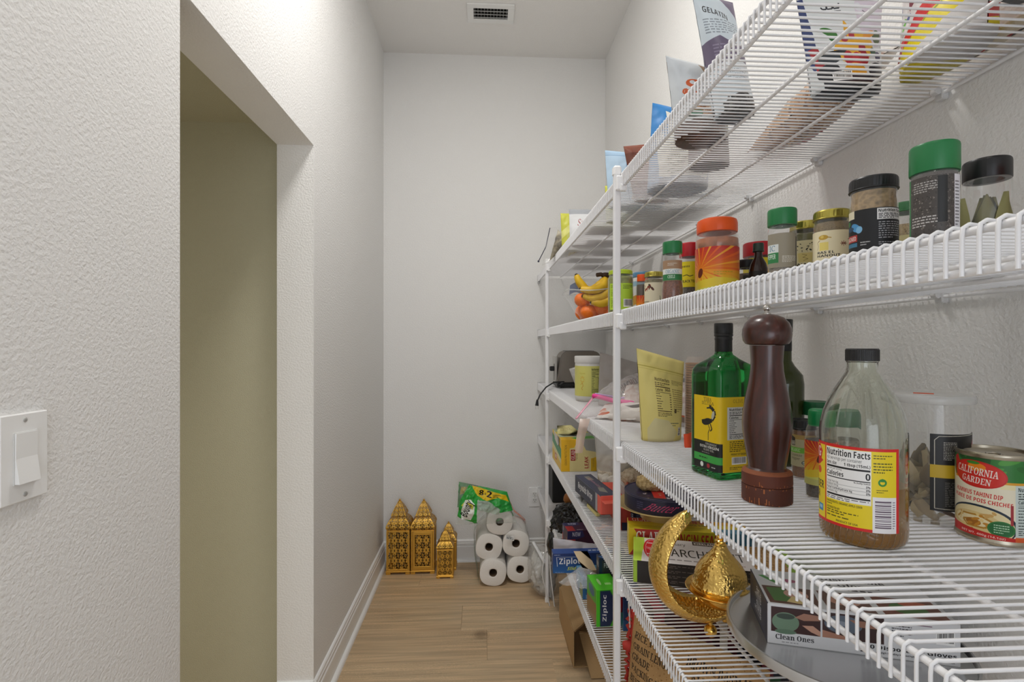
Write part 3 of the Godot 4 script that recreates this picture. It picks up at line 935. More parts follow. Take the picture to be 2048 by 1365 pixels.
func shelf_top():
	# gelatin pouch
	var c := Cv.new(320, 448, "#d3dee6")
	c.P([0, 0.44, 0.35, 0.39, 0.62, 0.45, 1, 0.42, 1, 0.60, 0.6, 0.66, 0, 0.62], "#6a5f78").P([0.62, 0.0, 1, 0.0, 1, 0.22, 0.8, 0.1], "#7b6f86")
	c.T("GELATIN", 0.12, 0.15, 0.56, 0.055, "#35373c", 1, 8).L(0.08, 0.235, 0.8, 0.14, 6, "#8f99a3", 4).L(0.15, 0.46, 0.8, 0.16, 6, "#8d839b", 6)
	c.E(0.6, 0.66, 0.42, 0.06, "#dfe6ea").L(0.3, 0.68, 0.5, 0.1, 5, "#a0a8b0", 2)
	c.P([0.12, 1, 0.1, 0.95, 0.35, 0.9, 0.6, 0.87, 0.9, 0.9, 1, 0.95, 1, 1], "#3b3a3a").D(0.2, 0.9, 0.7, 0.09, 60, 0.01, 0.03, ["#2a2a2b", "#6d6c6c", "#4c4b4c"], 3)
	var s := V(0, 0, -0.035)
	bag("food_pouch", "pale blue grey gelatin pouch with a purple band, rising past the frame top", "food pouch", V(0.4304, 1.7539, -0.8870) + s, V(0.5040, 1.7559, -0.8870) + s, V(0.3913, 1.9901, -0.9000) + s, V(0.4702, 1.9734, -0.9000) + s, 0.07, mtex(c.tex(), 0.4), "upright food pouches on the top shelf")
	# brown sugar pouch
	c = Cv.new(320, 448, "#cfd4d8")
	c.P([0.55, 0.04, 1, 0.07, 1, 0.2, 0.78, 0.2, 0.62, 0.14], "#8a6a45").T("BROWN", 0.70, 0.10, 0.28, 0.05, "#f2ece2", 1, 4)
	c.T("S", 0.20, 0.30, 0.25, 0.22, "#c8551f", 3, 0, 0.25).S([0.20, 0.52, 0.15, 0.49, 0.17, 0.45, 0.22, 0.45], 0.02, "#c8551f").S([0.62, 0.40, 0.68, 0.43, 0.70, 0.48], 0.012, "#8b5a3a")
	c.D(0.25, 0.66, 0.75, 0.12, 40, 0.02, 0.05, ["#9a6a48", "#c9a184", "#b07a55", "#e1cdb8"], 7).R(0.12, 0.72, 0.3, 0.05, "#3f7a5e").R(0.14, 0.775, 0.25, 0.03, "#2c3c34")
	c.P([0, 0.86, 0.3, 0.82, 0.8, 0.84, 1, 0.88, 1, 1, 0, 1], "#4a2c20").D(0, 0.84, 1, 0.16, 120, 0.008, 0.02, ["#3b2118", "#6b4330", "#54301f"], 2).L(0.3, 0.86, 0.5, 0.05, 2, "#b9a59a", 8)
	s = V(0, 0, -0.045)
	bag("food_pouch", "grey brown sugar pouch with a big orange letter S, left of the gelatin pouch", "food pouch", V(0.3983, 1.7497, -0.9860) + s, V(0.5029, 1.7522, -0.9860) + s, V(0.3787, 1.9272, -0.9900) + s, V(0.4947, 1.9013, -0.9900) + s, 0.09, mtex(c.tex(), 0.4), "upright food pouches on the top shelf")
	# dark brown pouch behind it
	c = Cv.new(128, 192, "#8f8f78"); c.R(0, 0.55, 1, 0.45, "#4b3a30").L(0.1, 0.1, 0.8, 0.3, 6, "#5a5a48", 3)
	bag("food_pouch", "olive and dark brown pouch behind the brown sugar pouch, mostly hidden", "food pouch", V(0.49, D1, -1.19), V(0.585, D1, -1.18), V(0.49, 1.90, -1.19), V(0.58, 1.90, -1.18), 0.08, mtex(c.tex(), 0.5), "upright food pouches on the top shelf")
	# blue and cream pouch
	c = Cv.new(384, 512, "#eceade")
	c.P([0, 0, 1, 0, 1, 0.12, 0.86, 0.2, 0.2, 0.1, 0.24, 0.45, 0.16, 0.46, 0.10, 0.28, 0, 0.5], "#2a7fc4").P([0.86, 0.12, 1, 0.1, 1, 0.5, 0.9, 0.4], "#2a7fc4")
	c.P([0, 0.5, 0.06, 0.45, 0.10, 0.9, 0.2, 0.93, 0.85, 0.93, 0.93, 0.88, 0.95, 0.5, 1, 0.5, 1, 1, 0, 1], "#7f9dc4").R(0.1, 0.93, 0.85, 0.07, "#6d7d96")
	c.L(0.24, 0.14, 0.5, 0.12, 7, "#9aa08e", 2).L(0.03, 0.36, 0.10, 0.1, 5, "#444444", 5).T("SUGAR", 0.40, 0.40, 0.3, 0.03, "#55564e").T("BUTTER COOKIES", 0.28, 0.44, 0.5, 0.028, "#55564e", 0)
	for n in 5: c.L(0.2, 0.5 + n * 0.085, 0.28, 0.06, 4, "#8c8f7c", n + 2).L(0.55, 0.5 + n * 0.085, 0.28, 0.06, 4, "#9b8f80", n + 9)
	bag("food_pouch", "blue and cream patterned pouch with a folded blue top, right of the nearer post", "food pouch", up(V(0.4502, 1.7522, -1.3700)), up(V(0.6139, 1.7551, -1.3700)), V(0.4641, 1.9903, -1.3700), V(0.6223, 1.9589, -1.3700), 0.15, mtex(c.tex(), 0.5), "upright food pouches on the top shelf", true, 0.008)
	# light blue pouch
	c = Cv.new(256, 320, "#b9d3e8"); c.R(0, 0, 1, 0.08, "#a9c6df").R(0, 0.085, 1, 0.008, "#6d93b8")
	c.S([0.36, 1.0, 0.30, 0.5, 0.34, 0.24, 0.45, 0.18, 1.0, 0.17], 0.012, "#5f86b0").T("Bob", 0.47, 0.30, 0.22, 0.10, "#2d2a3a", 3).R(0.48, 0.44, 0.2, 0.1, "#3f7f96").D(0.4, 0.6, 0.5, 0.3, 30, 0.02, 0.06, ["#d8c9a0", "#c7b183"], 4)
	bag("food_pouch", "light blue resealable pouch just left of and behind the nearer post top", "food pouch", up(V(0.3897, 1.7776, -1.5600)), up(V(0.5608, 1.7748, -1.5400)), V(0.3787, 1.9307, -1.5600), V(0.5639, 1.9103, -1.5400), 0.07, mtex(c.tex(), 0.4), "upright food pouches on the top shelf")
	c = Cv.new(128, 160, "#74402f"); c.R(0, 0, 1, 0.14, "#8a5140"); for i in 6: c.S([0.3 + i * 0.08, 0.32 + i * 0.03, 0.6 + i * 0.05, 0.24 + i * 0.05], 0.014, "#c9a08d")
	bag("food_pouch", "small rust brown pouch with its corner up, between the light blue and blue pouches", "food pouch", up(V(0.4458, 1.7854, -1.4800)), up(V(0.5540, 1.7873, -1.4800)), V(0.4144, 1.9129, -1.4800), V(0.4938, 1.9221, -1.4800), 0.05, mtex(c.tex(), 0.35), "upright food pouches on the top shelf")
	c = Cv.new(64, 96, "#cfd04a"); c.P([0, 0.5, 0.5, 0.3, 1, 0.6, 1, 0.75, 0.5, 0.5, 0, 0.7], "#e9e88a")
	var ym := mtex(c.tex(), 0.4)
	bag("food_packet", "yellow green packet at the far end of the top shelf", "food packet", up(V(0.3574, 1.8006, -2.2800)), up(V(0.4393, 1.8016, -2.2800)), V(0.3506, 1.9199, -2.2800), V(0.4302, 1.9188, -2.2800), 0.05, ym, "small packets far along the top shelf")
	bag("food_packet", "yellow green packet peeking out behind the light blue pouch", "food packet", up(V(0.4259, 1.7946, -1.7400)), up(V(0.5101, 1.7959, -1.7400)), V(0.4224, 1.8774, -1.7400), V(0.5030, 1.8789, -1.7400), 0.05, ym, "small packets far along the top shelf")
	c = Cv.new(192, 160, "#e3e4e6"); c.R(0, 0, 1, 0.14, "#a9acb2").T("SeaSalt", 0.25, 0.28, 0.6, 0.2, "#9a3b3b", 2, 0, 0.3).L(0.25, 0.55, 0.6, 0.14, 2, "#2b2b2b", 2)
	bag("food_packet", "white and silver packet with red script beside the far yellow green packet", "food packet", up(V(0.3730, 1.7763, -2.1600)), up(V(0.5135, 1.7779, -2.1600)), V(0.3687, 1.9064, -2.1600), V(0.5070, 1.9064, -2.1600), 0.05, mtex(c.tex(), 0.3), "small packets far along the top shelf")
	# clear zip bag overhanging the front edge
	var t := thing("clear_zip_bag", "clear zip bag of dark and cream food overhanging the shelf edge near the far post", "storage bag", V(0, 0, 0))
	var bl := V(0.2819, 1.7049, -2.4077); var br := V(0.56, D1 + 0.03, -2.22); var tl := V(0.3171, 1.8782, -2.3857); var tr := V(0.56, 1.86, -2.2)
	part("dark_food", bag_mesh(bl.lerp(tr, 0.12), br.lerp(tl, 0.5), tl.lerp(br, 0.14), tr.lerp(bl, 0.5), 0.07, false, 0.012), grain(["#24211e", "#574b38", "#c9bd9a", "#ded8c8"], 7.0, 0.008), t)
	part("cream_food", bag_mesh(bl.lerp(br, 0.4), br.lerp(tl, 0.1), tl.lerp(br, 0.42), tr.lerp(bl, 0.1), 0.09, false, 0.012), grain(["#d7cba6", "#ece6d4", "#c4b48a", "#efe9dc"], 7.0, 0.01), t)
	part("clear_film", bag_mesh(bl, br, tl, tr, 0.13, false, 0.012), pane("#f1f1ee", 0.10, 0.1), t)
	var b := MB.new(); b.tube([tl, tl.lerp(bl, 0.5), V(0.2653, 1.7238, -2.4087)], 0.0022, 6); b.ball(V(0.2653, 1.7238, -2.4087), V(0.005, 0.005, 0.005), 8, 6)
	part("zip_slider", b, mt("#2c2c44", 0.4), t)
	# bags that lie flat on the wires, seen from below
	var flat := [[0.55, -1.63, 0.20, 0.16, "#54504c", "dark grey food bag lying flat behind the light blue pouch"], [0.62, -1.78, 0.18, 0.14, "#b3a79a", "tan food bag lying flat against the wall, past the blue pouch"], [0.47, -1.86, 0.17, 0.15, "#d9d7d2", "white food bag lying flat by the front rod between the posts"],
		[0.63, -2.02, 0.2, 0.17, "#716d6a", "mid grey food bag lying flat against the wall between the posts"], [0.50, -2.10, 0.16, 0.16, "#474340", "charcoal food bag lying flat in the middle of the shelf between the posts"], [0.62, -2.30, 0.22, 0.18, "#5a6068", "slate grey food bag lying flat against the wall near the far post"],
		[0.52, -2.52, 0.2, 0.15, "#8c8580", "warm grey food bag lying flat beside the far post"], [0.60, -2.74, 0.22, 0.18, "#76726e", "grey food bag lying flat nearest the back wall"], [0.66, -1.60, 0.12, 0.2, "#6b5a4a", "brown food bag lying flat against the wall behind the blue pouch"]]
	var flat_mats := []
	for col in ["#54504c", "#b9b1a6", "#77736f"]:
		var k := Cv.new(64, 64, col); k.D(0, 0, 1, 1, 24, 0.03, 0.12, [Color(col).darkened(0.2), Color(col).lightened(0.25), "#d9d6d0"], 7)
		flat_mats.append(mtex(k.tex(), 0.35))
	var fi := 0
	for f in flat:
		var x: float = f[0]; var z: float = f[1]; var w: float = f[2] * 0.5; var d: float = f[3] * 0.5; var y := D1 + 0.024
		var km: Material = flat_mats[fi % 3]; fi += 1
		bag("food_bag", f[5], "food bag", V(x - w, y, z + d), V(x + w, y, z + d), V(x - w, y, z - d), V(x + w, y, z - d), 0.04, km, "food bags lying flat on the top shelf", false, 0.003)
	# clear snack bag of tan crumbs, lying along the wall
	c = Cv.new(512, 320, "#b98e68")
	c.D(0, 0, 1, 1, 900, 0.008, 0.022, ["#d2ab84", "#9a6c48", "#e2c6a4", "#7d5438", "#c79c74"], 5)
	c.P([0, 0, 1, 0, 1, 0.28, 0.55, 0.42, 0.3, 0.36, 0, 0.5], "#ddd6cc").P([0.66, 0.04, 0.78, 0.0, 0.84, 0.22, 0.70, 0.3], "#4c4560")
	c.P([0.55, 0.42, 1.0, 0.55, 1, 0.68, 0.5, 0.5], "#b5282c").T("CRUNCHY", 0.32, 0.06, 0.3, 0.12, "#1b1b1b", 1, 6).T("BITES", 0.18, 0.2, 0.24, 0.1, "#1b1b1b", 1, 6).L(0.5, 0.2, 0.2, 0.1, 2, "#333333", 3).T("NEW", 0.86, 0.1, 0.1, 0.08, "#1b1b1b")
	bag("snack_bag", "clear snack bag of tan crumbs lying along the wall on the top shelf", "snack bag", V(0.60, D1 + 0.012, -1.125), V(0.60, D1 + 0.03, -0.83), V(0.735, D1 + 0.06, -1.14), V(0.735, D1 + 0.10, -0.85), 0.09, mtex(c.tex(), 0.25), "", false, 0.006)
	# fruit drink bag
	c = Cv.new(448, 512, "#dfe4e6")
	c.P([0, 0.1, 0.05, 0.1, 0.09, 0.62, 0.12, 0.8, 0.04, 0.82, 0, 0.7], "#3d4a78").P([0.02, 0.6, 0.10, 0.6, 0.14, 0.82, 0.06, 0.84], "#a8323a")
	c.S([0.22, 0.205, 0.24, 0.225, 0.28, 0.225, 0.29, 0.19, 0.29, 0.225, 0.34, 0.225, 0.35, 0.20, 0.36, 0.225, 0.42, 0.22, 0.42, 0.17], 0.014, "#1f2330").E(0.25, 0.185, 0.008, 0.007, "#1f2330").S([0.36, 0.25, 0.44, 0.245], 0.006, "#1f2330")
	c.E(0.82, 0.3, 0.22, 0.3, "#d9cfdd").E(0.66, 0.2, 0.05, 0.05, "#dfe0e8").S([0.7, 0.24, 0.78, 0.28, 0.86, 0.27], 0.008, "#3c3c50")
	c.E(0.24, 0.47, 0.10, 0.035, "#3f7d3a", 0.5).E(0.32, 0.55, 0.09, 0.03, "#2f6d3a", 0.3).E(0.86, 0.5, 0.07, 0.07, "#3f5a22", 0.6)
	c.E(0.52, 0.64, 0.27, 0.15, "#eab22c", -0.25).P([0.42, 0.34, 0.47, 0.4, 0.5, 0.55, 0.42, 0.5], "#e8ac25").E(0.74, 0.49, 0.10, 0.03, "#e89a2a", -0.4)
	c.E(0.41, 0.54, 0.05, 0.035, "#b5323c").R(0.47, 0.48, 0.07, 0.07, "#b33040").E(0.2, 0.73, 0.12, 0.055, "#3b434a").R(0.10, 0.66, 0.3, 0.03, "#22252c")
	c.E(0.42, 0.74, 0.07, 0.07, "#b51f2c").E(0.53, 0.75, 0.07, 0.07, "#c42a33").E(0.63, 0.74, 0.07, 0.065, "#a81c2a").P([0.58, 0.6, 0.66, 0.62, 0.66, 0.7, 0.56, 0.68], "#9e1a28")
	c.E(0.18, 0.87, 0.13, 0.09, "#20242c").E(0.5, 0.86, 0.16, 0.07, "#e3a324").E(0.85, 0.86, 0.16, 0.1, "#262a34").P([0.1, 0.9, 1, 0.9, 1, 1, 0.1, 1], "#2a2e36").E(0.78, 0.66, 0.05, 0.04, "#2d5a40").E(0.86, 0.7, 0.05, 0.05, "#3a3a60")
	c.B(0.2, 0.86, 0.24, 0.09)
	s = V(0, 0, -0.032)
	bag("drink_pouch", "white pouch printed with colourful fruit, beside the red and yellow bag on the top shelf", "food pouch", up(V(0.5553, 1.7511, -0.8000)) + s, up(V(0.6705, 1.7568, -0.7950)) + s, V(0.5266, 1.9274, -0.8000) + s, V(0.6765, 1.9301, -0.7950) + s, 0.062, mtex(c.tex(), 0.25))
	# red and yellow striped bag
	c = Cv.new(384, 384, "#d8d4d2")
	c.P([0, 0.86, 1, 0.42, 1, 0.60, 0, 1.0], "#cf1f1c").P([0, 0.96, 0.5, 0.78, 1, 0.58, 1, 0.76, 0.4, 1, 0, 1], "#e6d21f").P([0.86, 0, 1, 0, 1, 0.5, 0.88, 0.5], "#e8501e").S([0.86, 0, 0.88, 0.5], 0.02, "#f0a020").P([0, 0, 0.16, 0, 0, 0.1], "#e8501e")
	c.E(0.74, 0.40, 0.13, 0.10, "#2e7a50", -0.5).L(0.66, 0.35, 0.16, 0.1, 3, "#dfeadf", 3).P([0.35, 0.3, 0.48, 0.26, 0.5, 0.5, 0.36, 0.56], "#7a2f36").E(0.24, 0.62, 0.08, 0.05, "#6fbf4a").D(0.04, 0.3, 0.3, 0.4, 14, 0.01, 0.04, ["#a9a4aa", "#4a5a90", "#efe9e9"], 6)
	for i in 8: c.S([0.1 + i * 0.1, 0.93 - i * 0.035, 0.16 + i * 0.1, 0.90 - i * 0.035], 0.014, "#8a9a20")
	bag("snack_bag", "clear snack bag with red and yellow diagonal stripes, right of the fruit pouch", "snack bag", V(0.70, D1, -0.795), V(0.665, D1, -0.635), V(0.685, 1.95, -0.79), V(0.67, 1.95, -0.63), 0.09, mtex(c.tex(), 0.25), "", true, 0.006)
	c = Cv.new(128, 128, "#241f1c"); c.D(0, 0, 1, 1, 60, 0.03, 0.12, ["#15110f", "#3a332d", "#54606a", "#1c1a1a", "#6a5030"], 9)
	bag("snack_bag", "black glossy food bag at the right end of the top shelf, cut by the frame", "snack bag", V(0.665, D1, -0.60), V(0.62, D1, -0.40), V(0.665, 1.93, -0.59), V(0.63, 1.93, -0.40), 0.12, mtex(c.tex(), 0.22), "", true, 0.014)
	c = Cv.new(128, 96, "#d9cdb9"); c.P([0, 0.2, 1, 0.0, 1, 0.14, 0, 0.36], "#8e1b20").D(0.2, 0.4, 0.6, 0.3, 10, 0.02, 0.05, ["#a02a2a", "#333333"], 4)
	bag("food_packet", "flat white packet with dark red lines lying under the striped bag by the wall", "food packet", V(0.715, D1 + 0.012, -0.80), V(0.715, D1 + 0.012, -0.58), V(0.755, D1 + 0.02, -0.80), V(0.755, D1 + 0.02, -0.58), 0.02, mtex(c.tex(), 0.4), "", false, 0.001)

const D2 := 1.4172
func cut(pr: Array, level: float, inset: float) -> Array:
	var o := [Vector2(0, 0.003)]
	for i in pr.size():
		var p: Vector2 = pr[i]
		var q := Vector2(maxf(p.x - inset, 0.0), maxf(p.y, 0.003))
		if p.y > level:
			var a: Vector2 = pr[i - 1]
			var f := (level - a.y) / maxf(p.y - a.y, 1e-5)
			o.append(Vector2(maxf(lerpf(a.x, p.x, f) - inset, 0.0), level))
			break
		if q.x > 0.0: o.append(q)
	o.append(Vector2(0, o[-1].y))
	return o
func faced(x: float, z: float) -> float: return rad_to_deg(atan2(-x, -z))

# glass or plastic jar. o: profile, lid [h, r, colour, kind], fill [level, material], label [[y0, y1, from, to, texture], ...], glass, sq, names
func jar(label: String, at: Vector3, o: Dictionary) -> Node3D:
	var t := thing(o.get("called", "spice_jar"), label, o.get("cat", "jar"), at, faced(at.x, at.z) + o.get("turn", 0.0), o.get("group", "spice jars on the second shelf"))
	var slim: float = o.get("slim", 1.0)
	var pr: Array = v2(o.profile).map(func(p): return Vector2(p.x * slim, p.y))
	var sq: float = o.get("sq", 2.0)
	var b := MB.new(); b.lathe(pr, 36, 0, TAU, sq)
	part(o.get("body", "glass_body"), b, o.get("glass", pane("#f4f7f5", 0.06, 0.03)), t)
	if o.has("fill"):
		b = MB.new(); b.lathe(cut(pr, o.fill[0], 0.0016), 32, 0, TAU, sq)
		part("contents", b, o.fill[1], t)
	for l in o.get("label", []):
		b = MB.new()
		var r: float = l[5] * slim if l.size() > 5 else 0.0
		if r == 0.0:
			for p in pr: if p.y >= l[0] - 0.02 and p.y <= l[1] + 0.02: r = maxf(r, p.x)
		b.lathe([Vector2(r + 0.0006, l[0]), Vector2(r + 0.0006, l[1])], 24, deg_to_rad(l[2]), deg_to_rad(l[3]), sq)
		part("paper_label", b, l[4], t)
	if o.has("lid"):
		var L: Array = o.lid.duplicate()
		L[1] *= slim
		var top: float = pr[-1].y + 0.002
		var y0: float = top - L[0]
		b = MB.new()
		var kind: String = L[3]
		var n := 72
		var rib := 0.016 if kind == "rib" or kind == "metal" else 0.0
		if rib > 0.0:
			b.grid(n * 2, 4, func(u, v):
				var a: float = u * TAU
				var r: float = L[1] * (1.0 + rib * (0.5 + 0.5 * cos(a * n / 2.0)) * (1.0 if v > 0.2 and v < 0.85 else 0.0))
				return V(sin(a) * r, y0 + v * (L[0] - 0.002), cos(a) * r))
			b.g += 1
			b.lathe(v2([L[1], top - 0.002, L[1] * 0.96, top, L[1] * 0.86, top, L[1] * 0.85, top - 0.001, 0, top - 0.001]), 36)
			b.lathe(v2([L[1] * 0.8, y0, L[1], y0]), 36)
			b.tube(Array(range(32)).map(func(i): return V(sin(TAU * i / 32) * L[1], y0 + 0.0012, cos(TAU * i / 32) * L[1])), 0.0012, 6, true)
		elif kind == "dome": b.lathe(v2([L[1] * 0.7, y0, L[1] * 0.98, y0, L[1], y0 + 0.003, L[1], top - L[0] * 0.32, L[1] * 0.96, top - L[0] * 0.12, L[1] * 0.86, top - 0.001, L[1] * 0.7, top, 0, top]), 40)
		else: b.lathe(v2([L[1] * 0.7, y0, L[1] * 0.99, y0, L[1], y0 + 0.001, L[1], top - 0.0035, L[1] * 0.985, top - 0.0012, L[1] * 0.95, top, 0, top]), 40)
		var lid_m: StandardMaterial3D = mt(L[2], 0.3, 0.85) if kind == "metal" else mt(L[2], 0.38)
		part("lid", b, lid_m, t)
	return t
func std(r: float, h: float, lh: float, rn: float, sh := 0.18) -> Array:
	var ys := h - lh - h * sh
	return [0, 0.0, r * 0.86, 0.0, r * 0.97, 0.002, r, 0.006, r, ys, r * 0.97, ys + h * sh * 0.35, lerpf(r, rn, 0.7), ys + h * sh * 0.7, rn, ys + h * sh, rn, h - 0.002]

func sunburst(w: int, h: int, cx: float, cy: float) -> Cv:
	var c := Cv.new(w, h, "#d8402a")
	for i in 20: c.R(0, 0.05 * i, 1, 0.06, Color("#c9302a").lerp(Color("#f08a1e"), clampf(i / 9.0, 0, 1)).lerp(Color("#f4dd3a"), clampf((i - 8) / 7.0, 0, 1)))
	for i in 26:
		var a := TAU * i / 26.0
		c.P([cx, cy, cx + cos(a) * 1.5, cy + sin(a) * 1.5, cx + cos(a + 0.07) * 1.5, cy + sin(a + 0.07) * 1.5], "#f2a52a" if i % 2 else "#e8641f")
	c.P([0, 0.72, 0.5, 0.62, 1, 0.68, 1, 1, 0, 1], "#eed33c").P([0, 0.86, 0.5, 0.80, 1, 0.84, 1, 1, 0, 1], "#dfe070")
	c.E(cx, cy + 0.08, 0.05, 0.10, "#6b2a1a", 0.3)
	return c

func shelf_spices():
	# fruit bowl
	fruit_bowl()
	var lime := "#bcd62a"
	var c := Cv.new(192, 192, "#b9dc3c")
	c.L(0.06, 0.06, 0.4, 0.12, 3, "#3c4a1a").L(0.55, 0.06, 0.4, 0.16, 3, "#3c4a1a").R(0.05, 0.25, 0.42, 0.01, "#3c4a1a").L(0.06, 0.3, 0.4, 0.2, 4, "#55651f").R(0.05, 0.58, 0.42, 0.01, "#3c4a1a").L(0.06, 0.62, 0.4, 0.3, 5, "#55651f").B(0.56, 0.6, 0.4, 0.3)
	jar("pickle jar with a lime green lid and label, right of the fruit bowl", V(0.436, D2, -1.591), {"profile": std(0.0395, 0.145, 0.012, 0.034, 0.12), "lid": [0.013, 0.0365, lime, "rib"], "glass": pane("#e6efd8", 0.1, 0.03), "sq": 2.4, "called": "pickle_jar", "cat": "jar",
		"fill": [0.125, grain(["#4f5a1e", "#7d8433", "#9aa04a", "#6a6a28"], 9.0, 0.02, 0.5)], "label": [[0.02, 0.102, -50, 62, mtex(c.tex(), 0.5)]]})
	c = Cv.new(96, 96, "#e9e9e6"); c.R(0, 0, 1, 0.16, "#9fc4d8").P([0, 0.5, 1, 0.3, 1, 0.6, 0, 0.8], "#d8a23c")
	jar("white jar with a blue lid behind the small orange capped jar", V(0.535, D2, -1.665), {"profile": std(0.037, 0.150, 0.014, 0.034, 0.08), "lid": [0.016, 0.0365, "#5c8fb4", "flat"], "glass": mt("#e4e4e0", 0.4), "body": "body", "label": [[0.02, 0.12, -70, 70, mtex(c.tex(), 0.5)]]})
	var sb := mtex(sunburst(192, 160, 0.35, 0.5).tex(), 0.4)
	jar("small dark spice jar with an orange cap and sunburst label", V(0.492, D2, -1.545), {"profile": std(0.0185, 0.127, 0.02, 0.016, 0.14), "lid": [0.021, 0.0165, "#f0591a", "flat"], "glass": pane("#9b8f86", 0.2, 0.05), "fill": [0.096, grain(["#4a3f3a", "#6b5d55", "#39302c"], 20.0)], "label": [[0.006, 0.062, -80, 80, sb]]})
	c = Cv.new(256, 192, "#e9e0c4"); c.D(0.1, 0.08, 0.4, 0.2, 12, 0.015, 0.04, ["#8a3d2a", "#5b3226", "#3c2a22"], 3).L(0.05, 0.62, 0.3, 0.12, 2, "#3a2f26", 4)
	for i in 9: c.E(0.72 + 0.1 * sin(i * 2.1), 0.6 + 0.035 * i, 0.055, 0.014, "#3d5a34", 0.7 + i)
	c.S([0.68, 0.45, 0.74, 0.95], 0.02, "#33502c")
	var metal_lid := "#b8ab52"
	jar("gold lidded spice jar with a cream label of green herb sprigs", V(0.492, D2, -1.439), {"profile": std(0.0265, 0.119, 0.013, 0.0245, 0.1), "lid": [0.014, 0.0262, metal_lid, "metal"], "fill": [0.098, grain(["#6d6440", "#8d8258", "#575030"], 20.0)], "label": [[0.004, 0.088, -95, 95, mtex(c.tex(), 0.5)]], "sq": 2.3})
	# green capped chili
	c = Cv.new(192, 160, "#a8876a"); c.R(0, 0.42, 1, 0.26, "#e6e9e6").T("ORGANIC", 0.2, 0.46, 0.6, 0.18, "#4a7a9a", 2).R(0, 0.68, 1, 0.3, "#2e7a46").T("CHILI", 0.3, 0.73, 0.3, 0.15, "#dfeadf", 3).L(0.3, 0.12, 0.4, 0.16, 2, "#d8cfc4", 4)
	var cap := "#1f7a43"
	var bulb := [0, 0, 0.018, 0, 0.0215, 0.003, 0.0228, 0.012, 0.0232, 0.03, 0.0222, 0.042, 0.0205, 0.052, 0.0203, 0.096, 0.0195, 0.104, 0.0178, 0.108, 0.0178, 0.134]
	jar("green capped chili powder jar with a white and green label, near the nearer post", V(0.415, D2, -1.094), {"profile": bulb, "lid": [0.026, 0.0208, cap, "flat"], "fill": [0.092, grain(["#6e3b28", "#8d5238", "#5d2f20", "#9a6247"], 20.0)], "label": [[0.05, 0.094, -70, 70, mtex(c.tex(), 0.5), 0.0206]]})
	c = Cv.new(192, 192, "#ecd91c"); c.L(0.2, 0.12, 0.5, 0.16, 1, "#8a7a1a", 3).S([0.25, 0.56, 0.4, 0.52, 0.5, 0.58, 0.62, 0.54], 0.025, "#222222").T("BLACK TEA", 0.22, 0.72, 0.5, 0.1, "#222222", 1)
	var red := [0, 0, 0.02, 0, 0.0235, 0.003, 0.024, 0.01, 0.024, 0.105, 0.022, 0.114, 0.0205, 0.118, 0.0205, 0.147]
	var tea := mtex(c.tex(), 0.5)
	jar("red capped jar with a yellow label over dark leaves, behind the chili jar", V(0.486, D2, -1.172), {"profile": red, "lid": [0.032, 0.0235, "#c2202c", "flat"], "fill": [0.1, grain(["#1d1a17", "#3a332b", "#6d6658", "#2a241d"], 26.0, 0.05)], "label": [[0.045, 0.104, -75, 75, tea]]})
	# big orange capped jar
	c = sunburst(384, 320, 0.22, 0.44); c.L(0.45, 0.5, 0.3, 0.09, 2, "#c9a018", 3).L(0.30, 0.88, 0.16, 0.07, 2, "#7a8a3a", 4).L(0.05, 0.9, 0.12, 0.08, 2, "#7a7a2a", 5)
	jar("large jar of orange spice with an orange lid and sunburst label", V(0.506, D2, -1.075), {"profile": [0, 0, 0.038, 0, 0.0425, 0.003, 0.0438, 0.01, 0.0438, 0.118, 0.0442, 0.122, 0.0442, 0.134, 0.0428, 0.146, 0.038, 0.152, 0.038, 0.180], "lid": [0.03, 0.0415, "#ef5a14", "dome"], "glass": pane("#f3e2d8", 0.1, 0.05), "fill": [0.138, grain(["#b0603c", "#c67a52", "#a2522f"], 9.0, 0.008)], "label": [[0.014, 0.118, -85, 85, mtex(c.tex(), 0.4)]]})
	jar("red capped jar with a yellow label behind the brown bottle", V(0.650, D2, -1.165), {"profile": [0, 0, 0.03, 0, 0.034, 0.003, 0.0345, 0.01, 0.0345, 0.108, 0.031, 0.117, 0.031, 0.148], "lid": [0.032, 0.035, "#c2202c", "flat"], "fill": [0.1, grain(["#1d1a17", "#3a332b", "#6d6658", "#2a241d"], 26.0, 0.05)], "label": [[0.03, 0.112, -75, 75, tea]]})
	c = Cv.new(128, 96, "#3a3a2c"); c.R(0.5, 0, 0.4, 1, "#8a8a30").L(0.55, 0.2, 0.3, 0.5, 4, "#3a3a1a")
	jar("small black lidded spice jar left of the brown bottle", V(0.592, D2, -1.111), {"profile": std(0.0225, 0.101, 0.016, 0.02, 0.1), "lid": [0.018, 0.0225, "#1b1b1d", "flat"], "fill": [0.07, grain(["#5d4a3c", "#8d7a68", "#3c2f26"], 26.0, 0.05)], "label": [[0.01, 0.065, -20, 75, mtex(c.tex(), 0.5)]]})
	c = Cv.new(128, 128, "#16110f"); c.T("PURE", 0.3, 0.5, 0.3, 0.12, "#dcd6c8", 2).S([0.4, 0.3, 0.5, 0.4, 0.45, 0.46, 0.55, 0.44], 0.03, "#e6e0d4")
	jar("small brown glass vanilla bottle with a dark screw cap", V(0.582, D2, -1.046), {"profile": [0, 0, 0.017, 0, 0.0185, 0.003, 0.0185, 0.07, 0.016, 0.082, 0.0085, 0.096, 0.0078, 0.10, 0.0078, 0.124], "lid": [0.018, 0.0105, "#23362c", "rib"], "called": "vanilla_bottle", "cat": "bottle", "glass": mt("#2b1710", 0.12), "label": [[0.008, 0.066, -70, 70, mtex(c.tex(), 0.5)]]})
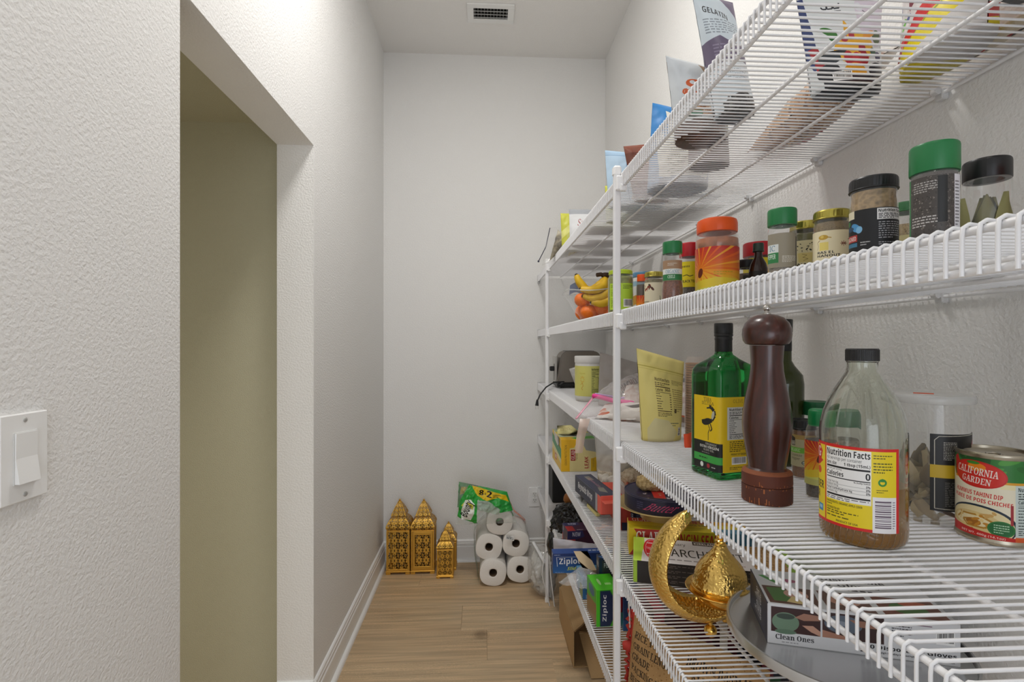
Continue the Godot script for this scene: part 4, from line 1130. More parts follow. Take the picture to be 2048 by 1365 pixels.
	# green capped pepper
	c = Cv.new(192, 224, Color(0.6, 0.57, 0.5)); c.R(0, 0.32, 0.40, 0.24, "#e3e8e6").T("IC", 0.1, 0.35, 0.2, 0.16, "#4a7a9a", 2).R(0, 0.56, 0.40, 0.3, "#2f8248").T("PEPPER", 0.02, 0.60, 0.3, 0.14, "#e6efe6", 1).L(0.5, 0.66, 0.45, 0.2, 5, "#d8d4ca", 4).R(0.93, 0.1, 0.05, 0.9, "#3c3a36")
	jar("tall green capped pepper jar with a small green label", V(0.497, D2, -0.820), {"slim": 0.9, "profile": [0, 0, 0.021, 0, 0.0245, 0.003, 0.0248, 0.008, 0.0246, 0.03, 0.0240, 0.034, 0.0240, 0.098, 0.0235, 0.104, 0.021, 0.108, 0.021, 0.134], "lid": [0.027, 0.0246, cap, "flat"], "fill": [0.093, grain(["#857a68", "#a2978a", "#6f6656", "#b7ad9e"], 24.0, 0.05)], "label": [[0.038, 0.094, -70, 70, mtex(c.tex(), 0.5), 0.0241]]})
	c = Cv.new(256, 224, "#efe3b4"); c.cell(0, 0, 1, 0.55); c.D(0.2, 0.06, 0.6, 0.34, 40, 0.008, 0.02, ["#3a3a24", "#55552e", "#2a2a1c"], 8).P([0.36, 0.46, 0.62, 0.46, 0.6, 0.8, 0.38, 0.8], "#ecd98a").S([0.44, 0.5, 0.52, 0.55, 0.45, 0.62, 0.54, 0.68, 0.46, 0.74], 0.012, "#8a6a2a").T("ZA'ATAR", 0.28, 0.84, 0.46, 0.12, "#191919").R(0.86, 0.2, 0.14, 0.8, "#7d2f2a").R(0.86, 0.5, 0.14, 0.2, "#2d5a3a")
	jar("gold lidded za'atar jar with a cream label, behind the pepper jar", V(0.556, D2, -0.848), {"profile": std(0.0245, 0.122, 0.013, 0.0225, 0.1), "lid": [0.014, 0.024, metal_lid, "metal"], "fill": [0.1, grain(["#5e5a36", "#7d7848", "#8a6a4a"], 24.0, 0.05)], "label": [[0.004, 0.088, -100, 100, mtex(c.tex(), 0.5)]], "sq": 2.3})
	c = Cv.new(256, 224, "#efe4c0"); c.cell(0, 0, 1, 0.50); c.E(0.33, 0.24, 0.085, 0.09, "#c9a23a").S([0.4, 0.24, 0.47, 0.27], 0.03, "#b08a2a").E(0.31, 0.22, 0.03, 0.05, "#e3c766").S([0.27, 0.33, 0.23, 0.4], 0.02, "#8a6a2a").P([0.26, 0.42, 0.42, 0.42, 0.42, 0.72, 0.26, 0.72], "#f0dc7a").S([0.22, 0.4, 0.24, 0.55, 0.22, 0.7], 0.012, "#8a6a2a")
	for k in 8: c.E(0.68 + 0.035 * cos(k * 0.785), 0.50 + 0.04 * sin(k * 0.785), 0.028, 0.012, "#6b2a1c", k * 0.785)
	for k in 8: c.E(0.84 + 0.04 * cos(k * 0.785), 0.34 + 0.06 * sin(k * 0.785), 0.035, 0.014, "#4a1c14", k * 0.785)
	c.T("RAS EL", 0.22, 0.75, 0.30, 0.09, "#171717").T("HANOUT", 0.22, 0.87, 0.40, 0.09, "#171717").R(0.9, 0.4, 0.1, 0.6, "#d8a23c")
	jar("gold lidded ras el hanout jar with a cream label of star anise", V(0.543, D2, -0.764), {"slim": 0.92, "profile": std(0.0275, 0.119, 0.013, 0.0255, 0.1), "lid": [0.014, 0.0272, metal_lid, "metal"], "fill": [0.1, grain(["#7a6a4a", "#957f58", "#5f5238"], 24.0, 0.05)], "label": [[0.003, 0.086, -85, 85, mtex(c.tex(), 0.5)]], "sq": 2.3, "turn": 4.0})
	# black lidded seasoning
	c = Cv.new(320, 256, "#16181c"); c.cell(0, 0, 1, 0.60); c.R(0.02, -0.02, 0.20, 0.22, "#e8dfc2").E(0.06, 0.3, 0.07, 0.07, "#3f7a44").E(0.24, 0.44, 0.09, 0.10, "#4f97cc", 0.4).E(0.3, 0.5, 0.05, 0.09, "#7fb8de", -0.3).E(0.12, 0.45, 0.09, 0.06, "#2a4a66")
	c.R(0, 0.62, 0.27, 0.17, "#c23a34").R(0, 0.635, 0.255, 0.14, "#a82f2c").T("SEASONED", 0.0, 0.65, 0.25, 0.11, "#f3eeea").R(0, 0.82, 0.27, 0.1, "#3f7a9a").L(0.32, 0.8, 0.14, 0.12, 2, "#cfcfcf", 4)
	c.R(0.55, 0.02, 0.45, 0.28, "#eeeeee").T("Nutrition Facts", 0.57, 0.04, 0.42, 0.08, "#111111").L(0.57, 0.14, 0.4, 0.14, 4, "#222222", 6).L(0.57, 0.34, 0.36, 0.44, 8, "#b9b9bd", 7).L(0.57, 0.84, 0.3, 0.1, 2, "#b9b9bd", 8)
	jar("black lidded seasoning jar with a black label and nutrition panel", V(0.541, D2, -0.677), {"slim": 0.82, "profile": std(0.034, 0.141, 0.014, 0.0325, 0.14), "lid": [0.017, 0.0345, "#17181a", "rib"], "fill": [0.122, grain(["#a98a5e", "#b99b70", "#967848"], 12.0, 0.02)], "label": [[0.006, 0.096, -82, 82, mtex(c.tex(), 0.5)]], "sq": 2.3})
	c = Cv.new(128, 160, "#d9cf9a"); c.E(0.4, 0.22, 0.12, 0.08, "#4a3a24").D(0.2, 0.4, 0.6, 0.3, 10, 0.03, 0.08, ["#4a8a3a", "#6aa84a"], 3).T("MYTH", 0.3, 0.74, 0.3, 0.1, "#222222")
	jar("small green lidded spice jar peeking out behind the black pepper jar", V(0.668, D2, -0.768), {"profile": std(0.0225, 0.135, 0.014, 0.018, 0.22), "lid": [0.015, 0.0195, "#3d7a4a", "rib"], "fill": [0.1, grain(["#a98a5e", "#c9b184", "#7d6a48"], 18.0)], "label": [[0.006, 0.082, -85, 85, mtex(c.tex(), 0.5)]]})
	# big black pepper
	c = Cv.new(256, 256, "#4b4643"); c.D(0, 0, 1, 1, 400, 0.006, 0.014, ["#2f2b29", "#6f6863", "#3c3734", "#857d77"], 4).R(0, 0, 0.05, 1, "#3f8a52").L(0.14, 0.08, 0.42, 0.2, 5, "#b9b6b4", 4).L(0.10, 0.68, 0.46, 0.2, 4, "#c9c6c4", 5).R(0.55, 0.02, 0.16, 0.8, "#171717").R(0.84, 0.0, 0.16, 1, "#dfe0e6").L(0.86, 0.1, 0.1, 0.8, 14, "#55555a", 6)
	jar("large black pepper jar with a broad green cap", V(0.547, D2, -0.588), {"slim": 0.78, "profile": [0, 0, 0.029, 0, 0.0325, 0.003, 0.0332, 0.010, 0.0330, 0.028, 0.0316, 0.036, 0.0308, 0.042, 0.0308, 0.112, 0.0300, 0.118, 0.0275, 0.121, 0.0275, 0.151], "lid": [0.034, 0.0316, cap, "flat"], "fill": [0.117, grain(["#2f2b29", "#4b4643", "#6f6863", "#3c3734", "#857d77"], 28.0, 0.06)], "label": [[0.044, 0.112, -70, 70, mtex(c.tex(), 0.4), 0.0309]]})
	var q := jar("black lidded jar of dried bay leaves near the right edge of the frame", V(0.625, D2, -0.598), {"slim": 0.82, "profile": std(0.0295, 0.140, 0.02, 0.027, 0.08), "lid": [0.024, 0.0288, "#141416", "flat"], "glass": pane("#f2f4f0", 0.07, 0.03)})
	for k in 9:
		var b := MB.new()
		var a := k * 0.75
		b.xf = Transform3D(Basis(Vector3.UP, a) * Basis(Vector3.RIGHT, 0.16 * sin(k * 2.0)), V(sin(a) * 0.012, 0.004, cos(a) * 0.014))
		b.grid(5, 8, func(u, v): return V((u - 0.5) * 0.026 * sin(PI * clampf(v, 0.03, 0.97)), v * 0.092, 0.006 * cos((u - 0.5) * 3.0) + 0.004 * sin(v * 4.0)))
		part("bay_leaf", b, mt(["#7d7a4e", "#93905f", "#5f5d3a"][k % 3], 0.7), q)
	c = Cv.new(160, 128, "#b3352c"); c.R(0, 0, 1, 0.1, "#7d1f1c").L(0.2, 0.3, 0.6, 0.3, 3, "#e8c0a0", 3)
	jar("orange capped jar with a red label, cut off by the right edge of the frame", V(0.632, D2, -0.528), {"slim": 0.8, "profile": std(0.0275, 0.134, 0.022, 0.025, 0.2), "lid": [0.026, 0.0272, "#ef5a14", "dome"], "fill": [0.09, grain(["#a98f84", "#c9b0a4"], 12.0)], "label": [[0.008, 0.068, -90, 90, mtex(c.tex(), 0.5)]]})

func fruit_bowl():
	var at := V(0.428, D2, -1.91)
	var t := thing("fruit_bowl", "clear glass bowl of oranges and bananas on the second shelf near the far post", "bowl", at)
	var b := MB.new()
	b.lathe(v2([0, 0.002, 0.052, 0.002, 0.058, 0.006, 0.075, 0.03, 0.098, 0.075, 0.118, 0.105, 0.121, 0.108, 0.119, 0.109]), 48, 0, TAU, 3.2)
	part("glass_body", b, pane("#eef4f2", 0.035, 0.03), t)
	b = MB.new()
	var ring := []
	for i in 48:
		var a := TAU * i / 48.0
		var k := 1.0 / pow(pow(absf(sin(a)), 3.2) + pow(absf(cos(a)), 3.2), 1.0 / 3.2)
		ring.append(V(sin(a) * 0.12 * k, 0.1085 + 0.004 * sin(a * 4.0), cos(a) * 0.12 * k))
	b.tube(ring, 0.0022, 6, true)
	part("rim", b, pane("#e6eeee", 0.35, 0.05), t)
	var om := mt("#fb7a08", 0.42, 0.0, "fine")
	var o := MB.new()
	o.grid(24, 16, func(u, v):
		var a: float = u * TAU; var e: float = (v - 0.5) * PI
		var r := 0.0285 * (1.0 - 0.10 * pow(absf(sin(e)), 8.0))
		return V(sin(a) * cos(e) * r * 1.04, sin(e) * r * 0.95, cos(a) * cos(e) * r * 1.04))
	var om_mesh := o.done()
	var st := MB.new(); st.lathe(v2([0.0035, 0.0238, 0.003, 0.0252, 0.0015, 0.0262, 0, 0.0262]), 8)
	var stem := st.done()
	var spots := [V(-0.058, 0.078, 0.035), V(-0.038, 0.034, 0.045), V(0.008, 0.052, 0.052), V(0.046, 0.060, 0.036), V(0.038, 0.036, 0.046), V(-0.048, 0.033, -0.012), V(0.0, 0.033, -0.02), V(0.05, 0.05, -0.03), V(-0.04, 0.08, -0.04)]
	var nm := ["orange at the top left of the glass bowl", "orange at the bottom left of the glass bowl", "orange in the middle of the bowl showing its navel", "orange at the right of the bowl under the bananas", "orange at the bottom right of the glass bowl", "orange behind the bottom left orange in the bowl", "orange in the middle of the bowl behind the navel orange", "orange at the back right of the bowl", "orange at the back left of the bowl under the banana"]
	for i in spots.size():
		var g := thing("orange", nm[i], "orange", at + spots[i], 0.0, "oranges in the glass bowl")
		var bs := Basis.from_euler(V(1.1 if i == 2 else 0.4 * i, 0.9 * i - 1.8, -0.2 * i))
		inst("peel", om_mesh, om, g).basis = bs
		inst("stem_scar", stem, mt("#7a5a22", 0.8), g).basis = bs
	# bananas
	var ym := mt("#e3b71f", 0.5)
	var paths := [[V(-0.068, 0.172, 0.045), V(-0.060, 0.150, 0.05), V(-0.040, 0.122, 0.052), V(-0.010, 0.104, 0.05), V(0.02, 0.10, 0.045)],
		[V(-0.040, 0.128, 0.07), V(-0.015, 0.122, 0.08), V(0.018, 0.124, 0.082), V(0.042, 0.140, 0.074), V(0.052, 0.166, 0.06), V(0.052, 0.178, 0.05)],
		[V(-0.03, 0.100, 0.065), V(0.0, 0.088, 0.078), V(0.035, 0.094, 0.08), V(0.062, 0.118, 0.07), V(0.064, 0.152, 0.056), V(0.056, 0.178, 0.048)],
		[V(-0.002, 0.074, 0.078), V(0.03, 0.066, 0.088), V(0.062, 0.078, 0.085), V(0.086, 0.108, 0.07), V(0.080, 0.15, 0.05), V(0.060, 0.178, 0.045)],
		[V(0.005, 0.134, 0.05), V(0.025, 0.14, 0.055), V(0.042, 0.156, 0.05), V(0.050, 0.178, 0.046)]]
	var bn := ["banana pointing up at the left of the bowl", "banana curving along the front of the bunch", "banana lowest in front, its tip over the oranges", "banana at the right of the bunch, close to the pickle jar", "short banana at the top middle of the bunch"]
	var front_banana: Node3D
	for i in paths.size():
		var cv := Curve3D.new()
		var pp: Array = paths[i].map(func(p): return V(p.x - (0.014 if i == 0 else 0.030), p.y * (0.97 if i == 0 else 0.89), p.z))
		for k in pp.size():
			var tg: Vector3 = (pp[mini(k + 1, pp.size() - 1)] - pp[maxi(k - 1, 0)]) / 6.0
			cv.add_point(pp[k], -tg, tg)
		var pts := []
		for k in 19: pts.append(cv.sample_baked(cv.get_baked_length() * k / 18.0))
		var g := thing("banana", bn[i], "banana", at, 0.0, "bananas in the glass bowl")
		if i == 1: front_banana = g
		b = MB.new(); b.tube(pts, func(f): return 0.0165 * pow(maxf(sin(PI * clampf(f * 0.86 + 0.10, 0, 1)), 0.0), 0.45), 7)
		part("peel", b, ym, g)
		b = MB.new(); b.ball(pts[0], V(0.0075, 0.0075, 0.0075), 8, 6)
		part("tip", b, mt("#3a2c16", 0.8), g)
	b = MB.new(); b.tube([V(0.020, 0.155, 0.049), V(0.024, 0.166, 0.045), V(0.008, 0.171, 0.049), V(-0.008, 0.168, 0.053)], 0.008, 7)
	lump(b, V(0.028, 0.168, 0.045), V(0.02, 0.011, 0.014), 0.2, 60.0, 12, 8)
	part("crown", b, mt("#3d2a1c", 0.8), front_banana)
	var f := MB.new(); f.grid(6, 4, func(u, v): return at + V(-0.098 + u * 0.05, 0.10 + v * 0.035 + 0.012 * sin(u * 3.0), -0.02 + 0.02 * v))
	tag(part("blue_wrapper", f, mt("#8fb2dc", 0.4)), "small blue plastic wrapper tucked at the left rim of the fruit bowl", "wrapper")

const D3 := 1.0912
func wood_turned() -> StandardMaterial3D:
	var n := FastNoiseLite.new(); n.frequency = 0.05; n.seed = 5
	var im := Image.create_empty(128, 512, false, Image.FORMAT_RGB8)
	for y in 512:
		for x in 128:
			var a := n.get_noise_2d(cos(x * TAU / 128) * 60.0, sin(x * TAU / 128) * 60.0 + y * 0.12)
			var f := n.get_noise_2d(x * 6.0, y * 0.5)
			var v := 1.0 + 0.35 * a + 0.12 * f
			im.set_pixel(x, y, Color(0.25 * v, 0.095 * v, 0.062 * v))
	var m := mtex(ImageTexture.create_from_image(im), 0.3)
	m.clearcoat_enabled = true; m.clearcoat = 0.5; m.clearcoat_roughness = 0.2
	return m

func shelf_middle():
	toaster()
	# tall white canister
	var c := Cv.new(320, 256, "#e6e27f")
	for i in 9: c.S([0.34 + 0.03 * cos(i * 0.7), 0.45 - 0.05 * sin(i * 0.7), 0.34 + 0.055 * cos(i * 0.7), 0.45 - 0.12 * sin(i * 0.7)], 0.012, "#e9b21c")
	c.S([0.30, 0.62, 0.34, 0.56, 0.36, 0.66, 0.32, 0.74, 0.35, 0.80], 0.014, "#d9a83a").T("Organic", 0.27, 0.22, 0.14, 0.06, "#cfc24a", 2)
	c.R(0.535, 0.05, 0.19, 0.86, "#d9d97c").N(0.54, 0.06, 0.18, 0.84, "#33331c")
	var cy := [0, 0, 0.056, 0, 0.059, 0.003, 0.061, 0.014, 0.0615, 0.02, 0.0615, 0.152, 0.061, 0.156, 0.061, 0.187]
	jar("white round canister with a yellow label, in front of the toaster", V(0.4556, 1.1573, -2.1523) * V(1, 0, 1) + V(0, D3, 0), {"profile": cy, "lid": [0.028, 0.0635, "#efefee", "flat"], "glass": mt("#e9e9e6", 0.4), "body": "body", "label": [[0.022, 0.148, -90, 90, mtex(c.tex(), 0.5)]], "called": "canister", "cat": "canister", "group": "canisters and bottles on the middle shelf"})
	# silver plastic bag behind
	c = Cv.new(192, 128, "#b9b4b1"); c.T("NACHO", 0.34, 0.45, 0.3, 0.16, "#4a4446", 1, -32).L(0.45, 0.6, 0.3, 0.14, 2, "#6a6466", 4).D(0.55, 0.5, 0.4, 0.45, 16, 0.03, 0.07, ["#3f4a44", "#2f3a38", "#d6d3d0"], 3)
	bag("chip_bag", "folded silver plastic bag with dark letters between the toaster and the pink zip bag", "food bag", V(0.4522, 1.1124, -1.9772) * V(1, 0, 1) + V(0, D3, 0), V(0.70, D3, -1.90), V(0.4600, 1.2986, -1.9767), V(0.66, 1.24, -1.92), 0.10, mtex(c.tex(), 0.3), "", true, 0.014)
	bag("foil_bag", "small crumpled foil bag corner beside the yellow canister and the toaster", "food bag", V(0.4390, 1.1023, -2.2785) * V(1, 0, 1) + V(0, D3, 0), V(0.5065, 1.1023, -2.2745) * V(1, 0, 1) + V(0, D3, 0), V(0.3894, 1.2195, -2.2813), V(0.4575, 1.2384, -2.2573), 0.05, mt("#c9c7c4", 0.35, 0.0, "crinkle"), "", true, 0.01)
	bag("dark_bag", "dark green food bag behind the pink zip bag, against the wall", "food bag", V(0.60, D3, -1.72), V(0.73, D3, -1.66), V(0.62, 1.21, -1.72), V(0.72, 1.22, -1.66), 0.08, grain(["#27332c", "#4a5a4e", "#8f9a92", "#1c2420"], 6.0, 0.012, 0.4), "", true, 0.012)
	zip_bag()
	# yellow stand up pouch
	c = Cv.new(320, 512, "#eddd86")
	c.R(0, 0.17, 1, 0.012, "#c9b753").R(0, 0.20, 1, 0.004, "#cdbb5a").P([0, 0, 1, 0, 1, 0.16, 0, 0.14], "#f0e08c")
	c.N(0.25, 0.27, 0.36, 0.46, "#4a3418").L(0.64, 0.28, 0.28, 0.06, 4, "#8a7438", 4).T("360", 0.47, 0.395, 0.12, 0.03, "#4a3418").L(0.64, 0.38, 0.28, 0.28, 11, "#a08a4a", 6).L(0.5, 0.78, 0.28, 0.05, 2, "#6a6a50", 7).B(0.74, 0.84, 0.1, 0.1, false).R(0.66, 0.62, 0.06, 0.05, "#5a4a24").P([0.06, 0.86, 0.2, 0.74, 0.5, 0.76, 0.7, 0.9, 0.6, 1, 0.05, 1], "#e2d8a2")
	var yd := 1.268
	bag("stand_up_pouch", "pale yellow stand up pouch with printed nutrition facts, torn open at the top left", "food pouch", V(0.3971, 1.0926, -1.2471) * V(1, 0, 1) + V(0, D3, 0), V(0.4993, 1.0895, -1.2713) * V(1, 0, 1) + V(0, D3, 0), V(0.3822, 1.3201, -1.2480), V(0.5120, 1.2855, -1.2706), 0.075, mtex(c.tex(), 0.55), "", true, 0.006)
	# sleeve of crackers
	var t := thing("cracker_sleeve", "clear wrapped stack of round brown crackers between the yellow pouch and the green bottle", "crackers", V(0.5420, 1.0866, -1.2708) * V(1, 0, 1) + V(0, D3 + 0.001, 0), -8.0)
	var b := MB.new()
	for i in 30:
		b.g += 1
		b.lathe(v2([0, i * 0.0064, 0.024, i * 0.0064, 0.0255, i * 0.0064 + 0.002, 0.025, i * 0.0064 + 0.0048, 0, i * 0.0064 + 0.005]), 16)
	var st := part("crackers", b, mt("#b3835c", 0.85), t); st.set_meta("kind", "stuff")
	b = MB.new(); b.lathe(v2([0.0, 0.0, 0.026, 0.001, 0.0268, 0.01, 0.0266, 0.19, 0.022, 0.2, 0.02, 0.206]), 20)
	part("clear_wrap", b, pane("#f3e9e2", 0.16, 0.15), t)
	b = MB.new(); b.grid(5, 5, func(u, v): return V(0.4729, 1.0757, -1.1646) + V(0.020 * u - 0.001, 0.043 * v + 0.004 * u, 0.004 * sin(u * 4.0) - 0.006 * v))
	b.grid(5, 5, func(u, v): return V(0.4729, 1.0757, -1.1646) + V(0.020 * u - 0.001, 0.043 * v + 0.004 * u, 0.004 * sin(u * 4.0) - 0.006 * v - 0.003), Rect2(0, 0, 1, 1), true)
	tag(part("orange_tag", b, mt("#f2562a", 0.5)), "bright orange tag on the wires in front of the cracker sleeve", "tag")
	green_bottle()
	# dark bottle behind
	var dk := V(0.600, D3, -0.985)
	t = thing("dark_bottle", "dark olive wine bottle with a black cap behind the green bottle and the pepper mill", "bottle", dk)
	b = MB.new(); b.lathe(v2([0, 0.0, 0.03, 0, 0.036, 0.004, 0.0365, 0.16, 0.034, 0.178, 0.02, 0.196, 0.0145, 0.206, 0.0138, 0.262]), 32)
	part("glass_body", b, mt("#39401c", 0.08), t)
	b = MB.new(); b.lathe(v2([0.0142, 0.225, 0.0148, 0.226, 0.0148, 0.262, 0.0165, 0.263, 0.0165, 0.287, 0.0155, 0.2885, 0, 0.2885]), 28)
	part("cap", b, mt("#161617", 0.35), t)
	pepper_mill()
	# small jars behind the vinegar
	c = Cv.new(224, 224, "#b3a987"); c.R(0, 0, 1, 0.14, "#a98a4e").P([0.10, 0.02, 0.26, 0.1, 0.26, 0.34, 0.1, 0.34], "#2c1c16").T("365", 0.12, 0.2, 0.13, 0.12, "#e8e0d0").R(0, 0.40, 1, 0.17, "#6fae3a").T("ORGANIC", 0.05, 0.43, 0.36, 0.10, "#e3efd6", 2)
	c.T("Cayenne", 0.1, 0.60, 0.36, 0.10, "#4a463c", 2).T("Pepper", 0.12, 0.71, 0.28, 0.10, "#4a463c", 2).E(0.52, 0.87, 0.075, 0.06, "#2c3a36").E(0.52, 0.87, 0.055, 0.04, "#dfe6dd").R(0.47, 0.86, 0.1, 0.025, "#2c3a36")
	jar("black lidded organic cayenne jar just right of the pepper mill", V(0.575, D3, -0.883), {"profile": std(0.0195, 0.104, 0.012, 0.018, 0.09), "lid": [0.0165, 0.0197, "#19191b", "rib"], "fill": [0.085, grain(["#7a4a2a", "#94603a", "#63381f"], 20.0)], "label": [[0.022, 0.078, -85, 85, mtex(c.tex(), 0.5)]], "group": "jars beside the pepper mill"})
	c = sunburst(160, 192, 0.5, 0.3); c.P([0, 0.85, 1, 0.88, 1, 1, 0, 1], "#c9c97a")
	jar("clear sauce bottle with a green cap and sunburst label, left of the vinegar bottle", V(0.5244, 1.3214, -0.7660) * V(1, 0, 1) + V(0, D3, 0), {"slim": 0.9, "profile": [0, 0, 0.019, 0, 0.0215, 0.003, 0.022, 0.02, 0.022, 0.092, 0.0205, 0.106, 0.0165, 0.116, 0.0165, 0.136], "lid": [0.026, 0.0175, "#128a4c", "dome"], "fill": [0.09, grain(["#3c3530", "#5d544c", "#2a2420"], 18.0)], "label": [[0.022, 0.09, -85, 85, mtex(c.tex(), 0.5)]], "called": "sauce_bottle", "cat": "bottle", "group": "jars beside the pepper mill"})
	jar("green capped jar seen through the neck of the vinegar bottle", V(0.6052, 1.3207, -0.8264) * V(1, 0, 1) + V(0, D3, 0), {"slim": 0.86, "profile": std(0.03, 0.128, 0.03, 0.026, 0.12), "lid": [0.026, 0.031, "#0f6a3c", "flat"], "fill": [0.08, grain(["#8d7a68", "#b9a695", "#6f5c4c"], 12.0)], "group": "jars beside the pepper mill"})
	jar("green capped jar at the back, behind the black lidded cayenne jar", V(0.6463, 1.3193, -0.9543) * V(1, 0, 1) + V(0, D3, 0), {"slim": 0.9, "profile": std(0.026, 0.128, 0.03, 0.023, 0.12), "lid": [0.026, 0.027, "#17683c", "flat"], "fill": [0.08, grain(["#8d7a68", "#b9a695", "#6f5c4c"], 12.0)], "group": "jars beside the pepper mill"})
	vinegar()
	leaf_jar()
	food_can()

func toaster():
	var at := V(0.535, D3 + 0.006, -2.83)
	var t := thing("toaster", "brushed steel toaster with a black base, at the far end of the middle shelf", "toaster", at, 0.0)
	var w := 0.31; var d := 0.17; var h := 0.195
	var b := MB.new()
	var pr := PackedVector2Array()
	for q in [[-0.13, 0.022], [0.13, 0.022]]: pr.append(Vector2(q[0], q[1]))
	for i in 9:
		var a := PI / 2 * i / 8.0
		pr.append(Vector2(0.112 - 0.04 + 0.04 * cos(a), h - 0.045 + 0.045 * sin(a)))
	for i in 9:
		var a := PI / 2 + PI / 2 * i / 8.0
		pr.append(Vector2(-0.112 + 0.04 + 0.04 * cos(a), h - 0.045 + 0.045 * sin(a)))
	b.slab(pr, -d / 2 + 0.012, d / 2 - 0.012)
	for s in [-1, 1]:
		var fp := PackedVector2Array()
		for p in pr: fp.append(Vector2(p.x * 0.955, 0.028 + (p.y - 0.022) * 0.955))
		b.slab(fp, (d / 2 - 0.012) if s > 0 else -d / 2, d / 2 if s > 0 else -d / 2 + 0.012)
	part("steel_shell", b, mt("#8d857c", 0.42, 0.55), t)
	b = MB.new(); b.box(V(0, 0.012, 0), V(0.262, 0.024, d * 0.98), 0.008)
	for sx in [-1, 1]:
		for sz in [-1, 1]: b.box(V(sx * 0.1, -0.002, sz * 0.06), V(0.022, 0.008, 0.022), 0.002)
	part("base", b, mt("#1b1b1c", 0.45), t)
	for s in [-1, 1]:
		b = MB.new(); b.box(V(0, h - 0.0005, s * 0.03), V(0.16, 0.004, 0.03), 0.001)
		part("bread_slot", b, mt("#1b1b1c", 0.6), t)
	b = MB.new(); b.box(V(-0.132, 0.095, 0), V(0.012, 0.14, 0.10), 0.005)
	part("end_panel", b, mt("#c9c6c2", 0.4, 0.2), t)
	b = MB.new(); b.box(V(-0.150, 0.098, 0.02), V(0.026, 0.026, 0.03), 0.004); b.box(V(-0.1385, 0.08, 0.02), V(0.003, 0.09, 0.008), 0.0)
	part("lever", b, mt("#141415", 0.4), t)
	b = MB.new()
	var cv := Curve3D.new()
	var p := [at + V(-0.12, 0.006, 0.05), V(0.4244, 1.1344, -2.6399), V(0.3639, 1.1363, -2.5833), V(0.3170, 1.1150, -2.5359), V(0.2848, 1.0795, -2.5178), V(0.2713, 1.0508, -2.5085)]
	for i in p.size():
		var tg: Vector3 = (p[mini(i + 1, p.size() - 1)] - p[maxi(i - 1, 0)]) / 6.0
		cv.add_point(p[i] - at, -tg, tg)
	var pts := []
	for i in 33: pts.append(cv.sample_baked(cv.get_baked_length() * i / 32.0))
	b.tube(pts, 0.0036, 8)
	var cord := part("power_cord", b, mt("#17171a", 0.5), t)
	b = MB.new()
	var e: Vector3 = V(0.2701, 1.0484, -2.5086) - at
	b.tube([e + V(0.001, 0.008, 0), e, e + V(-0.001, -0.012, 0), e + V(-0.002, -0.022, 0)], func(f): return lerpf(0.0045, 0.0092, f), 10)
	part("plug", b, mt("#17171a", 0.5), cord)
	b = MB.new()
	for s in [-1, 1]: b.box(e + V(s * 0.0055 - 0.002, -0.030, 0), V(0.0018, 0.017, 0.006), 0.0003)
	part("prong", b, mt("#b9b4a8", 0.3, 0.8), cord)

func zip_bag():
	var t := thing("zip_bag", "clear zip bag with a bright pink zip, drooping over the middle shelf edge", "storage bag", V(0, 0, 0))
	var bl := V(0.3038, 1.0875, -1.6452); var br := V(0.60, D3 + 0.035, -1.46); var tl := V(0.4679, 1.1786, -1.8360); var tr := V(0.66, D3 + 0.115, -1.62)
	# white and red food inside
	part("white_food", bag_mesh(bl.lerp(br, 0.45) + V(0, 0.03, -0.05), br + V(0.05, 0.02, -0.03), bl.lerp(tr, 0.5) + V(0, 0.045, -0.05), tr + V(0.02, 0.0, 0), 0.07, false, 0.012), grain(["#d6d1cc", "#eeebe6", "#c9a79a", "#f2f0ec", "#b7b0aa"], 6.0, 0.01, 0.6), t)
	var c := Cv.new(128, 128, "#e3ddd8"); c.D(0, 0, 1, 1, 26, 0.03, 0.1, ["#c96a4a", "#8a7a70", "#efeae4", "#d9a48c"], 6).P([0.3, 0.4, 0.6, 0.3, 0.7, 0.6, 0.4, 0.6], "#6a6460")
	part("red_food", bag_mesh(V(0.3621, 1.0951, -1.6118), br + V(0, -0.025, 0.03), V(0.4029, 1.1340, -1.6595), br + V(0, 0.03, 0.0), 0.045, false, 0.008), mtex(c.tex(), 0.5), t)
	part("clear_film", bag_mesh(bl, br + V(0.06, 0.0, 0.04), tl, tr + V(0.06, 0.02, 0), 0.14, false, 0.02), pane("#f6eef0", 0.12, 0.1), t)
	var b := MB.new()
	b.tube([V(0.3677, 1.1583, -1.6816), V(0.3946, 1.1538, -1.6600), V(0.4254, 1.1467, -1.6181), V(0.4709, 1.1442, -1.5955), V(0.5153, 1.1442, -1.5929)], 0.0085, 8, false, true, 0.9)
	part("pink_zip", b, mt("#f0409a", 0.35), t)
	b = MB.new(); b.tube([V(0.3744, 1.1650, -1.6812), V(0.4111, 1.1604, -1.6590), V(0.4428, 1.1574, -1.6221), V(0.5153, 1.1569, -1.5929)], 0.003, 6)
	part("lilac_strip", b, mt("#c3a8e0", 0.4), t)
	b = MB.new(); b.tube([V(0.3029, 1.0882, -1.6402), V(0.3269, 1.1122, -1.6539), V(0.3661, 1.1500, -1.6817)], 0.0055, 6, false, true, 0.4)
	part("pale_pink_edge", b, pane("#f2a0b8", 0.6, 0.2), t)
	var f := MB.new()
	var pts := [V(0.3210, 1.0963, -1.5841), V(0.3118, 1.0720, -1.5696), V(0.3031, 1.0341, -1.5651), V(0.2979, 0.9928, -1.5704)]
	f.grid(4, 18, func(u, v):
		var k: float = v * 3.0; var i := mini(int(k), 2)
		return pts[i].lerp(pts[i + 1], k - i) + V((u - 0.5) * (0.032 - 0.008 * v), 0, 0.004 * sin(u * PI) + 0.003 * sin(v * 8.0)))
	part("hanging_strip", f, pane("#d6bcae", 0.72, 0.3), t)

